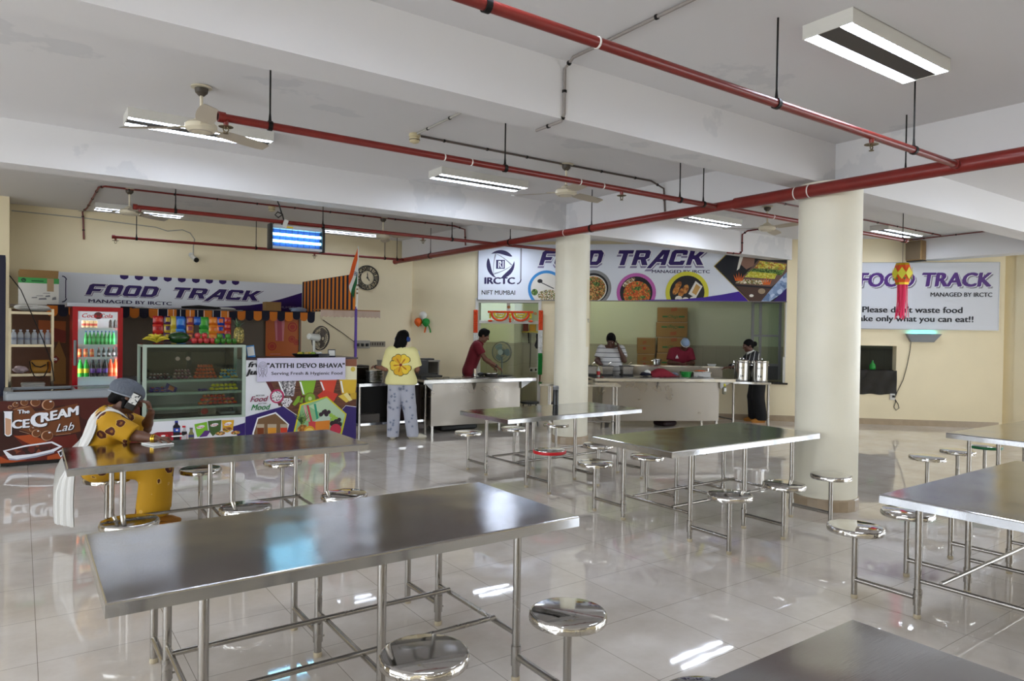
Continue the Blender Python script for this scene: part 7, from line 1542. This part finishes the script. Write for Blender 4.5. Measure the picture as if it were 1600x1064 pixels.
def arm_prims(sh,el,wr,r=(.050,.041,.027)): return [('c',sh,el,r[0],r[1],.03),('c',el,A3(el)+(A3(wr)-A3(el))*.35,r[1],r[1]*.95,.02),('c',A3(el)+(A3(wr)-A3(el))*.3,wr,r[1]*.93,r[2],.02)]
def leg_prims(hp,kn,an,r=(.082,.058,.038)): return [('c',hp,kn,r[0],r[1],.04),('c',kn,A3(kn)+(A3(an)-A3(kn))*.35,r[1]*.95,r[1],.02),('c',A3(kn)+(A3(an)-A3(kn))*.3,an,r[1],r[2],.02)]
def torso_prims(J,w=1.,fw=(0,1,0)):
    return [('c',J['hpL'],J['hpR'],.105*w,.105*w,.05,(fw,.8)),('c',J['pelvis'],J['chest'],.135*w,.15*w,.05,(fw,.66)),('c',A3(J['shL'])*.72+A3(J['shR'])*.28,A3(J['shR'])*.72+A3(J['shL'])*.28,.075*w,.075*w,.06,(fw,.85)),('c',J['neck'],A3(J['neck'])+(A3(J['head'])-A3(J['neck']))*.75,.056,.052,.03)]
def bounds(pts,m): a=np.array([A3(p) for p in pts]); return a.min(0)-m,a.max(0)+m
def build_body(t,J,sk,hs=1.,w=1.,armr=(.05,.041,.027),feet=True):
    P=torso_prims(J,w)+head_prims(J['head'],J['look'],hs,J.get('up',(0,0,1)))
    for sd,th in (('L',1),('R',-1)):
        P+=arm_prims(J['sh'+sd],J['el'+sd],J['wr'+sd],armr)+hand_prims(J['wr'+sd],J['hd'+sd],J['pn'+sd],J.get('th'+sd,th),J.get('cu'+sd,.5),.98)+leg_prims(J['hp'+sd],J['kn'+sd],J['an'+sd])
        if feet: P+=foot_prims(J['an'+sd],J['ft'+sd])
    lo,hi=bounds([v for k,v in J.items() if k[:2] in('sh','el','wr','hp','kn','an','pe','ch','ne','he')],.22); lo[2]=max(lo[2],-.01)
    b=sdf_part('body',[(P,)],sk,t,lo,hi,.0075); face_parts(t,J['head'],J['look'],hs,J.get('up',(0,0,1))); return b
def shirt(t,name,J,m,hem,neckz,sleeve=.85,w=1.,loose=.022,belly=None,neckcut=None,sr=.02,res=.009,extra=(),fw=(0,1,0),hemn=(0,0,-1)):
    P=[('c',J['hpL'],J['hpR'],.105*w+loose,.105*w+loose,.06,(fw,.82)),('c',J['pelvis'],J['chest'],.137*w+loose,.152*w+loose,.06,(fw,.7)),('c',A3(J['shL'])*.75+A3(J['shR'])*.25,A3(J['shR'])*.75+A3(J['shL'])*.25,.078*w+loose*.8,.078*w+loose*.8,.06,(fw,.88))]
    P.append(('c',A3(J['chest'])*.4+A3(J['neck'])*.6,J['neck'],.085,.066,.05))
    if belly: P.append(belly)
    P+=list(extra); n=nrm(A3(J['head'])-A3(J['neck'])); nc=neckcut or (A3(J['neck'])+n*neckz,n)
    G=[(P,[(hem,hemn),nc],.0)]
    for sd in 'LR':
        s,e,wv=A3(J['sh'+sd]),A3(J['el'+sd]),A3(J['wr'+sd]); 
        if sleeve<=1: c=s+(e-s)*sleeve; G.append(([('c',s,e,.056+sr,.05+sr,.04)],[(c,e-s)],.05))
        else: c=e+(wv-e)*(sleeve-1); G.append(([('c',s,e,.054+sr,.045+sr,.04),('c',e,wv,.045+sr,.032+sr,.03)],[(c,wv-e)],.05))
    lo,hi=bounds([J['shL'],J['shR'],J['elL'],J['elR'],J['wrL'] if sleeve>1 else J['elL'],J['wrR'] if sleeve>1 else J['elR'],J['neck'],hem],.3); return sdf_part(name,G,m,t,lo,hi,res)
def trousers(t,name,J,m,cut=.07,r=(.10,.085,.07),waist=None,res=.010,fw=(0,1,0)):
    P=[('c',J['hpL'],J['hpR'],.118,.118,.05,(fw,.85)),('c',J['pelvis'],A3(J['pelvis'])+A3((0,0,.08)),.145,.14,.05,(fw,.72))]
    for sd in 'LR': P+=[('c',J['hp'+sd],J['kn'+sd],r[0],r[1],.03),('c',J['kn'+sd],A3(J['an'+sd])-A3((0,0,.05)),r[1],r[2],.02)]
    top=waist or A3(J['pelvis'])+A3((0,0,.08)); lo,hi=bounds([J[k+s] for k in('hp','kn','an') for s in 'LR']+[J['pelvis']],.24); return sdf_part(name,[(P,[(top,(0,0,1)),((0,0,cut),(0,0,-1))],0.)],m,t,lo,hi,res)
def shoes(t,J,m,sole):
    for sd in 'LR':
        an,d=A3(J['an'+sd]),nrm(J['ft'+sd]); h=A3((0,0,1)); P=[('c',an-d*.035-h*.025,an+d*.12-h*.04,.050,.043,.03,(h,.9)),('c',an+d*.1-h*.045,an+d*.175-h*.047,.046,.032,.03,(h,.75))]
        z=an[2]; o=sdf_part('shoe',[(P,[((0,0,z-.066),(0,0,-1)),((0,0,z+.012),(0,0,1))],0.)],m,t,an-.26,an+.26,.006)
        f=V(d); s=V((-f.y,f.x,0)); mb=MB(); pts=[]; n=28
        for i in range(n):
            a=2*PI*i/n; pts.append(((.072+.128*.5)*0+.066+.13*math.cos(a),(.045+.008*math.cos(a))*math.sin(a)))
        mb.prism(pts,V((an[0],an[1],max(0.001,z-.079))),f,s,V((0,0,.018))); part('sole',mb,sole,o)
def decal(t,target,name,polys,mats,origin,right,up,d,off=.0025,sub=5):
    """flat motif pressed onto a garment: points of the plane are cast along d onto it"""
    me=target.data; tree=BVHTree.FromPolygons([v.co for v in me.vertices],[p.vertices[:] for p in me.polygons]); O,X,Y,D=V(origin),V(right).normalized(),V(up).normalized(),V(d).normalized(); mb=MB(); ms=[]; lay=0
    for pts,m in polys:
        if m not in ms: ms.append(m)
        cx=sum(p[0] for p in pts)/len(pts); cy=sum(p[1] for p in pts)/len(pts); n=len(pts); vs=[];ok=True
        for j in range(sub+1):
            for x,y in pts:
                f=j/sub if j else .001; o=O+X*(cx+(x-cx)*f)+Y*(cy+(y-cy)*f)-D*1.0; h=tree.ray_cast(o,D,2.)
                if h[0] is None: ok=False; vs.append(V((0,0,0))); continue
                vs.append(h[0]-D*(off+lay*.0004))
        lay+=1
        if not ok: continue
        mb.add(vs,[(j*n+i,j*n+(i+1)%n,(j+1)*n+(i+1)%n,(j+1)*n+i) for j in range(sub) for i in range(n)],ms.index(m))
    if not mb.f: return None
    b=part(name,mb,ms,target,smooth=80); return b
def person(lab,loc,rz): return thing('person',lab,'person',loc,rz)
HAIR=mat('black_hair','#0a0808',.6,bump=.25,bscale=70,spec=.12)
def hair_short(t,J,hs=1.,top=.012,front=.06,vol=1.,tuft=True):
    f,u,s=head_axes(J['look'],J.get('up',(0,0,1))); H=A3(J['head']); M=[s,f,u]
    P=[('e',H+u*(.036)*hs-f*.014*hs,M,A3((.083*vol,.102,.094*vol+top))*hs,None,.02),('c',H+u*.11*hs+f*.05*hs+s*.03,H+u*.115*hs+f*.045*hs-s*.03,.028,.03,.03)]
    P=P if tuft else P[:1]
    sdf_part('hair',[(P,[(H+f*front*hs+u*.03*hs,nrm(f-u*.9)),(H-u*.03*hs,nrm(-u+f*.25))],0.)],HAIR,t,H-.2,H+.2,.006)
def R3(d,c): return (d[0]*c[0],)
# -- woman in the yellow T-shirt, seen from behind
def woman_yellow_tee():
    t=person('person in a yellow T-shirt with a flower on the back and pale starred trousers',(4.69,9.50,0),math.radians(-31))
    J=dict(pelvis=(0,0,.88),chest=(0,.01,1.2),neck=(0,.0,1.37),head=(.01,.03,1.51),look=(.45,.85,-.3),shL=(-.16,0,1.305),shR=(.16,0,1.305),elL=(-.235,.04,1.06),elR=(.235,.02,1.06),wrL=(-.40,.18,1.08),wrR=(.20,.24,1.02),hdL=(-.5,.8,.05),hdR=(-.2,.9,-.1),pnL=(.2,0,-1),pnR=(-.3,0,-1),hpL=(-.085,0,.87),hpR=(.085,0,.87),knL=(-.105,.03,.48),knR=(.125,.04,.48),anL=(-.115,-.01,.082),anR=(.185,.03,.082),ftL=(-.1,1,0),ftR=(1.,.1,0))
    build_body(t,J,skin('warm','#8a5f49'),.98,.92,(.044,.038,.025))
    m=mat('pale_yellow_cotton','#e3dc9c',.8,bump=.25,bscale=9)
    sh=shirt(t,'t_shirt',J,m,(0,0,.83),.012,.86,.95,.055,sr=.036)
    my=mat('flower_yellow','#dba91f',.7); my2=mat('flower_light','#e8c63a',.7); mo=mat('flower_orange','#b8741a',.7); md=mat('flower_outline','#3a3a2c',.7); mr=mat('flower_centre','#7a2a1a',.7)
    polys=[]; petals=[]
    for k,a in enumerate((.95,2.15,3.25,4.45,5.6)):
        def petal(L,w,dx=0): return [(math.cos(a)*r-math.sin(a)*q,math.sin(a)*r+math.cos(a)*q) for r,q in [(L*.06,0),(L*.3,-w*.45),(L*.55,-w*.9),(L*.78,-w),(L*.95,-w*.7),(L*1.0,-w*.3),(L*.95,w*.02),(L*1.0,w*.35),(L*.95,w*.72),(L*.78,w),(L*.55,w*.9),(L*.3,w*.45)]]
        polys.append((petal(.168,.082),md)); polys.append((petal(.160,.075),my if k%2 else my2)); petals.append(([(math.cos(a)*r-math.sin(a)*q,math.sin(a)*r+math.cos(a)*q) for r,q in [(.02,-.006),(.09,-.012),(.12,0),(.09,.012),(.02,.006)]],mo))
    petals+=[([(.022*math.cos(q),.022*math.sin(q)) for q in [2*PI*i/10 for i in range(10)]],mr)]
    decal(t,sh,'flower_print',polys+petals,None,(.0,0,1.13),(1,0,0),(0,0,1),(0,1,0),sub=4)
    ml=mat('pale_lilac_cotton','#b4b6c2',.8,bump=.25,bscale=8); tr=trousers(t,'trousers',J,ml,.04,(.115,.102,.090))
    st=[]; ms=mat('star_grey','#7d8498',.8)
    for i in range(60):
        x,z=rnd.uniform(-.22,.28),rnd.uniform(.08,.82); a0=rnd.uniform(0,6); st.append(([(x+(.027 if k%2==0 else .010)*math.cos(a0+k*PI/5),z+(.027 if k%2==0 else .010)*math.sin(a0+k*PI/5)) for k in range(10)],ms))
    decal(t,tr,'star_print',st,None,(0,0,0),(1,0,0),(0,0,1),(0,1,0),sub=2)
    shoes(t,J,mat('clog_white','#cfc9b8',.5),mat('clog_sole','#a8a08a',.6))
    f,u,s=head_axes(J['look']); H=A3(J['head'])
    P=[('e',H+u*.035-f*.015,[s,f,u],A3((.088,.105,.10)),None,.03),('c',H-f*.05-u*.02,H-f*.065-u*.13+s*-.02,.075,.05,.03),('c',H-f*.03-s*.06,H-f*.05-s*.075-u*.14,.04,.028,.03),('c',H-f*.03+s*.06,H-f*.045+s*.05-u*.10,.035,.025,.03)]
    for k in range(7): a=-1.2+.4*k; q=H-f*.055*math.cos(a)+s*.08*math.sin(a); P.append(('c',q-u*.05,q-u*(.15+.02*(k%3))-f*.012,.026,.012,.015))
    sdf_part('hair',[(P,[(H+f*.055,nrm(f-u*.5))],0.)],HAIR,t,H-.3,H+.3,.007)
    mb_=mat('headphone_blue','#1f3f86',.35)
    for k in (1,-1): mb=MB(); c=V(H+s*.088*k); mb.cyl(c-V(s)*.015*k,c+V(s)*.028*k,.042,.036,n=20); part('headphone_cup',mb,mb_,t)
    mb=MB(); mb.tube([V(H+s*.10*math.cos(a)+u*(.03+.112*math.sin(a))) for a in [PI*i/14 for i in range(15)]],.009,n=8); part('headband',mb,M_BLACK,t)
    mb=MB(); w=V(J['wrL'])-V((-.5,.8,.05)).normalized()*.02; mb.cyl(w,w+V((-.5,.8,.05)).normalized()*.018,.0325,n=18); part('watch_strap',mb,M_BLACK,t)
woman_yellow_tee()
# -- man in dark red leaning over the counter
def man_red():
    p=CO+ray(735,560)*12.75; t=person('person in a dark red polo shirt bending over the serving counter',(p.x,p.y,0),math.radians(-122))
    J=dict(pelvis=(0,-.03,.92),chest=(0,.09,1.26),neck=(0,.17,1.44),head=(0,.235,1.565),look=(.0,.88,-.42),shL=(-.175,.12,1.39),shR=(.175,.12,1.39),elL=(-.22,.27,1.14),elR=(.22,.27,1.15),wrL=(-.12,.43,1.0),wrR=(.15,.49,1.015),hdL=(.1,.6,-.7),hdR=(.0,.8,-.55),pnL=(.3,-.6,-.6),pnR=(-.2,-.6,-.7),hpL=(-.09,-.03,.9),hpR=(.09,-.03,.9),knL=(-.1,0,.5),knR=(.1,.02,.5),anL=(-.1,-.03,.08),anR=(.1,0,.08),ftL=(0,1,0),ftR=(0,1,0))
    build_body(t,J,skin('brown','#6b4432'),.98)
    m=mat('dark_red_polo','#6a0f1e',.8,bump=.2,bscale=10); shirt(t,'polo_shirt',J,m,(0,0,.84),.004,.62,1.,.02,sr=.022)
    mb=MB(); n=V(J['neck']); ax=(V(J['head'])-n).normalized(); X,Y,_=frame(ax); P=[]
    for i in range(25): a=2*PI*i/24; d=X*math.cos(a)+Y*math.sin(a); P.append([n+d*.068+ax*.0,n+d*.062+ax*.03,n+d*.085-ax*.005])
    mb.grid(P); part('collar',mb,m,t); trousers(t,'trousers',J,mat('dark_trousers','#17171c',.8)); shoes(t,J,M_BLACK,M_BLACK); hair_short(t,J,.98,.016,.075)
    mb=MB(); w=V(J['wrR'])-V(J['elR']); w.normalize(); q=V(J['wrR'])-w*.03; mb.cyl(q-w*.012,q+w*.012,.032,n=18); part('watch_strap',mb,M_BLACK,t)
man_red()
def man_striped():
    t=person('person in a white striped polo shirt holding a phone to the ear',(9.17,9.68,0),math.radians(140))
    J=dict(pelvis=(0,0,.88),chest=(0,.0,1.2),neck=(.0,.03,1.38),head=(.01,.075,1.505),look=(.22,.84,-.5),shL=(-.18,0,1.345),shR=(.18,0,1.345),elL=(-.24,.13,1.14),elR=(.27,.06,1.12),wrL=(-.135,.16,1.37),wrR=(.19,.25,1.05),hdL=(.22,-.25,.9),hdR=(-.2,.6,-.6),pnL=(.8,-.1,-.1),pnR=(-.5,-.3,-.6),thL=-1,hpL=(-.095,0,.87),hpR=(.095,0,.87),knL=(-.1,.02,.48),knR=(.1,.02,.48),anL=(-.1,0,.08),anR=(.1,0,.08),ftL=(-.2,1,0),ftR=(.2,1,0))
    build_body(t,J,skin('dark','#4f3226'),1.02,1.12,(.055,.046,.03))
    m=mat('striped_polo','#b9b8b6',.8); nt,b,new,link=nodes(m); tc=new('ShaderNodeTexCoord'); sp=new('ShaderNodeSeparateXYZ'); link(tc.outputs['Object'],sp.inputs[0])
    fr=new('ShaderNodeMath'); fr.operation='MULTIPLY'; fr.inputs[1].default_value=1/.085; link(sp.outputs[2],fr.inputs[0]); f2=new('ShaderNodeMath'); f2.operation='FRACT'; link(fr.outputs[0],f2.inputs[0]); r=ramp(new,[(0,'#2a2c33'),(.13,'#bdbcba')],'CONSTANT'); link(f2.outputs[0],r.inputs[0]); link(r.outputs[0],b.inputs['Base Color'])
    shirt(t,'polo_shirt',J,m,(0,0,.84),.004,.72,1.12,.018,belly=('e',(0,.085,1.05),np.eye(3),(.205,.17,.20),None,.08),sr=.03)
    trousers(t,'trousers',J,mat('dark_trousers','#17171c',.8),r=(.11,.09,.075)); shoes(t,J,M_BLACK,M_BLACK); hair_short(t,J,1.05,.018,.06,1.04)
    w=V(J['wrL'])+V(J['hdL']).normalized()*.07; ph=thing('phone','black phone held to the ear of the man in the striped polo','phone',WM[t.name]@w,math.radians(140)); ph.rotation_euler=(.35,.15,math.radians(140)); part('phone_body',MB().rbox((.018,-.005,.01),(.010,.07,.145),.004),M_BLACK,ph); part('screen',MB().box(.0232,.0237,-.037,.027,-.055,.075),mat('phone_screen','#1c2026',.1),ph,smooth=0)
man_striped()
def man_cap():
    p=CO+ray(1062,560)*14.5; t=person('person in a crimson polo and pale blue cap bent over the hatch counter',(p.x,p.y,0),math.radians(146))
    J=dict(pelvis=(0,-.06,.88),chest=(.0,.04,1.17),neck=(-.03,.13,1.335),head=(-.055,.19,1.44),look=(.05,.72,-.68),shL=(-.185,.07,1.30),shR=(.175,.07,1.29),elL=(-.24,.14,1.06),elR=(.25,.12,1.06),wrL=(-.06,.30,1.06),wrR=(.08,.30,1.06),hdL=(.6,.5,-.2),hdR=(-.6,.5,-.2),pnL=(0,-.3,-1),pnR=(0,-.3,-1),hpL=(-.09,-.06,.87),hpR=(.09,-.06,.87),knL=(-.1,-.02,.48),knR=(.1,-.02,.48),anL=(-.1,-.04,.08),anR=(.1,-.04,.08),ftL=(-.1,1,0),ftR=(.1,1,0))
    build_body(t,J,skin('dark2','#57382a'),.98)
    m=mat('crimson_polo','#75122a',.8,bump=.2,bscale=10); sh=shirt(t,'polo_shirt',J,m,(0,0,.82),.004,.78,1.02,.02,sr=.026)
    w_=M_WPAPER; decal(t,sh,'chest_logo',[([(0,.03),(.012,.0),(.028,-.03),(-.028,-.03),(-.012,0)],w_),([(-.03,-.036),(.03,-.036),(.03,-.05),(-.03,-.05)],w_)],None,(.095,0,1.2),(-1,0,0),(0,0,1),(0,-1,0),sub=2)
    trousers(t,'trousers',J,mat('dark_trousers','#17171c',.8)); shoes(t,J,M_BLACK,M_BLACK)
    f,u,s=head_axes(J['look']); H=A3(J['head']); P=[('e',H+u*.045-f*.005,[s,f,u],A3((.090,.112,.092)),None,.02)]
    sdf_part('cap',[(P,[(H+u*.035,nrm(-u+f*.15))],0.)],mat('pale_blue_net','#8fa3c0',.7,bump=.4,bscale=60),t,H-.2,H+.2,.006)
    mb=MB(); mb.tube([V(H+u*.036+f*(.112*math.sin(a))+s*(.089*math.cos(a))) for a in [2*PI*i/28 for i in range(29)]],.007,n=8); part('cap_band',mb,M_WPAPER,t)
    hair_short(t,J,.95,-.01,.03,.96,False)
man_cap()
def woman_black():
    t=person('person with tied black hair, striped black jacket and black trousers beside the urns',(11.46,8.06,0),math.radians(54))
    J=dict(pelvis=(0,.0,.89),chest=(0,.09,1.17),neck=(0,.15,1.325),head=(0,.20,1.445),look=(-.1,.97,-.2),shL=(-.155,.11,1.275),shR=(.155,.11,1.275),elL=(-.2,.30,1.09),elR=(.2,.32,1.08),wrL=(-.13,.52,1.045),wrR=(.08,.54,1.03),hdL=(.1,.95,-.1),hdR=(0,.95,-.1),pnL=(0,-.1,-1),pnR=(0,-.1,-1),hpL=(-.085,0,.88),hpR=(.085,0,.88),knL=(-.1,.03,.48),knR=(.1,.05,.48),anL=(-.11,-.04,.08),anR=(.11,.02,.08),ftL=(-.1,1,0),ftR=(.1,1,0))
    build_body(t,J,skin('warm2','#5d3b2c'),.95,.92,(.043,.037,.024))
    m=mat('striped_jacket','#141418',.7); nt,b,new,link=nodes(m); tc=new('ShaderNodeTexCoord'); mp=new('ShaderNodeMapping'); mp.inputs['Rotation'].default_value=(0,.35,.4); link(tc.outputs['Object'],mp.inputs['Vector']); sp=new('ShaderNodeSeparateXYZ'); link(mp.outputs[0],sp.inputs[0]); fr=new('ShaderNodeMath'); fr.operation='MULTIPLY'; fr.inputs[1].default_value=1/.075; link(sp.outputs[1],fr.inputs[0]); f2=new('ShaderNodeMath'); f2.operation='FRACT'; link(fr.outputs[0],f2.inputs[0]); r=ramp(new,[(0,'#b9b9ba'),(.16,'#131318')],'CONSTANT'); link(f2.outputs[0],r.inputs[0]); link(r.outputs[0],b.inputs['Base Color'])
    shirt(t,'jacket',J,m,(0,0,.80),.004,1.85,.95,.022,sr=.016)
    trousers(t,'trousers',J,mat('black_trousers','#0d0d10',.8),.05,(.12,.115,.11)); shoes(t,J,mat('tan_sandal','#b5782a',.5),mat('tan_sandal','#b5782a',.5))
    f,u,s=head_axes(J['look']); H=A3(J['head']); P=[('e',H+u*.034-f*.014,[s,f,u],A3((.080,.102,.097)),None,.02),('c',H-f*.06-u*.02,H-f*.085+u*.0,.05,.04,.02)]
    sdf_part('hair',[(P,[(H+f*.062+u*.03,nrm(f-u*.7)),(H-u*.055,nrm(-u+f*.4))],0.),([('e',H-f*.135+u*.015,[s,f,u],A3((.045,.042,.048)),None,.02),('c',H-f*.12,H-f*.17-u*.02+s*.02,.02,.012,.02)],(),.02)],HAIR,t,H-.26,H+.26,.006)
    mb=MB(); n=V(J['neck']); ax=(V(J['head'])-n).normalized(); X,Y,_=frame(ax); P=[]
    for i in range(25): a=2*PI*i/24; d=X*math.cos(a)+Y*math.sin(a); P.append([n+d*.062+ax*.004,n+d*.060+ax*.03,n+d*.085-ax*.008])
    mb.grid(P); part('collar',mb,M_WPAPER,t)
woman_black()
def woman_seated():
    t=person('seated person in a mustard patterned dress with white scarf and hairnet at the table',(.555,6.285,0),math.radians(-102))
    J=dict(pelvis=(0,-.07,.605),chest=(0,.01,.83),neck=(0,.075,.965),head=(.0,.15,1.075),look=(-.1,.86,-.45),shL=(-.15,.04,.905),shR=(.15,.03,.905),elL=(-.16,.26,.80),elR=(.205,.21,.80),wrL=(.02,.315,.955),wrR=(.335,.37,.787),hdL=(.3,-.25,.85),hdR=(.35,.9,-.02),pnL=(.3,-.9,-.1),pnR=(.1,0,-1),cuR=.9,cuL=.8,hpL=(-.1,-.03,.59),hpR=(.1,-.03,.59),knL=(-.115,.36,.50),knR=(.115,.36,.50),anL=(-.1,.33,.085),anR=(.1,.33,.085),ftL=(-.1,1,0),ftR=(.1,1,0))
    build_body(t,J,skin('brown3','#5f3d2c'),1.,1.02,(.052,.042,.027))
    m=mat('mustard_print','#b98a0c',.75); nt,b,new,link=nodes(m); tc=new('ShaderNodeTexCoord'); vo=new('ShaderNodeTexVoronoi'); vo.inputs['Scale'].default_value=7.5; vo.inputs['Randomness'].default_value=.75; nz=new('ShaderNodeTexNoise'); nz.inputs['Scale'].default_value=9; av=new('ShaderNodeVectorMath'); av.operation='MULTIPLY_ADD'; av.inputs[1].default_value=(.06,.06,.06); link(nz.outputs['Color'],av.inputs[0]); link(tc.outputs['Object'],av.inputs[2]); link(av.outputs[0],vo.inputs['Vector'])
    r=ramp(new,[(0,'#8a5a1a'),(.16,'#4a1a0c'),(.30,'#c9a04a'),(.335,'#b98a0c')],'CONSTANT'); link(vo.outputs['Distance'],r.inputs[0]); link(r.outputs[0],b.inputs['Base Color'])
    up_=[('c',(-.10,-.05,.605),(.10,-.05,.605),.15,.15,.06,((0,1,0),.9))]
    for sx in (-1,1): up_+=[('c',(sx*.1,-.02,.575),(sx*.11,.36,.53),.112,.102,.06),('c',(sx*.11,.36,.50),(sx*.10,.335,.16),.115,.125,.05)]
    dress=shirt(t,'dress',J,m,(0,0,.15),.0,.97,1.05,.024,sr=.032,extra=up_)
    trousers(t,'trousers',J,mat('mustard_plain','#a87a14',.75),.09,(.08,.07,.055)); shoes(t,J,mat('tan_sandal','#b5782a',.5),mat('tan_sandal','#b5782a',.5))
    f,u,s=head_axes(J['look']); H=A3(J['head'])
    P=[('e',H+u*.035-f*.015,[s,f,u],A3((.084,.103,.096)),None,.02),('c',H-f*.075-u*.02,H-f*.085-u*.05,.05,.045,.03),('c',H+s*.07-u*.03-f*.01,H+s*.065-u*.075+f*.0,.022,.018,.02)]
    sdf_part('hair',[(P,[(H+f*.06,nrm(f-u*.6)),(H-u*.09,-u)],0.)],HAIR,t,H-.24,H+.24,.006)
    sdf_part('hairnet',[([('e',H+u*.045-f*.03,[s,f,nrm(u)],A3((.108,.134,.094)),None,.02)],[(H+u*.012-f*.02,nrm(-u+f*.12))],0.)],mat('grey_hairnet','#5b616c',.75,bump=.5,bscale=60),t,H-.24,H+.24,.006)
    mb=MB(); uu=nrm(u-f*.12); ff=nrm(f+u*.12); mb.tube([V(H+u*.012-f*.03+ff*(.126*math.sin(a))+s*(.105*math.cos(a))) for a in [2*PI*i/30 for i in range(31)]],.006,n=8); part('hairnet_band',mb,mat('grey_hairnet2','#8a9099',.8),t)
    # scarf: over the near shoulder and down the back, folded lengthwise
    path=[(.07,.19,.80),(.09,.15,.89),(.10,.09,.965),(.105,.02,1.0),(.12,-.06,.95),(.13,-.12,.86),(.12,-.18,.75),(.09,-.23,.62),(.06,-.26,.46),(.05,-.265,.28),(.045,-.26,.11)]; wd=[.05,.06,.07,.085,.10,.115,.12,.12,.115,.11,.115]
    me=dress.data; tree=BVHTree.FromPolygons([v.co for v in me.vertices],[p.vertices[:] for p in me.polygons]); mb=MB(); P=[]
    for i,(q,w) in enumerate(zip(path,wd)):
        f_=min(1,max(0,(i-2)/4)); wdir=V((1-.25*f_,.1+.6*f_,0)).normalized(); n=wdir.cross(V((0,0,1))).normalized() if i>3 else V((.3,(.6 if i<2 else .2)-.15*i,1)).normalized(); row=[]
        for j in range(25):
            u_=2*j/24-1; p_=V(q)+wdir*w*u_; fold=.010*math.sin(j*1.55+i*.2)+.004*math.sin(j*.7)
            h=tree.ray_cast(p_+n*.35,-n,.6) if path[i][2]>.6 else (None,)
            row.append((h[0]+n*(.016+fold)) if h[0] is not None and (h[0]-p_).length<.16 else p_+n*(.012+fold))
        P.append(row)
    mb.grid(P); mb.grid([[p_-V((0,-.004,.003)) for p_ in r_] for r_ in P]); sc=part('scarf',mb,mat('white_cotton','#d3d2cf',.8),t,smooth=80); md=sc.modifiers.new('smooth','SUBSURF'); md.levels=1; md.render_levels=1
    mb=MB(); w=V(J['wrR']); d=V(J['hdR']).normalized(); mb.cyl(w-d*.03,w-d*.018,.033,n=18); mb.cyl(w-d*.014,w-d*.004,.032,n=18); part('bangle',mb,mat('gold_bangle','#c9a23a',.25,.9),t)
    hp=V(H+s*.075+f*.04-u*.005); ph=thing('phone','black and white patterned phone at the ear of the seated woman','phone',WM[t.name]@hp,math.radians(-102)); ph.rotation_euler=(-.5,0,math.radians(-102)); part('phone_body',MB().rbox((.022,.0,0),(.012,.07,.14),.006),M_BLACK,ph)
    mb=MB(); mb.box(.0285,.0295,-.03,.03,-.02,.06); part('case_pattern',mb,speckle('phone_case',['#d5d5d0','#3a3c40','#c4c4c0'],70),ph,smooth=0)
    wr=WM[t.name]@(V(J['wrR'])+d*.12); o=thing('pen','white pen in the hand of the seated woman','pen',(wr.x,wr.y,.775)); mb=MB(); mb.cyl(wr+V((0,0,.02)),wr+V((.06,-.07,.03)),.005,n=8); part('barrel',mb,M_WPAPER,o,world=True); mb=MB(); mb.cyl(wr+V((-.012,.014,.0178)),wr+V((0,0,.02)),.002,.005,n=8); part('tip',mb,M_BLACK,o,world=True)
    q=WM[t.name]@(V(J['wrR'])+d*.03); solo('notepad',MB().cbox((q.x-.02,q.y-.03,.755),(.15,.2,.008),rz=.3),M_WPAPER,'white notepad under the hand of the seated woman','notepad',smooth=0)
woman_seated()
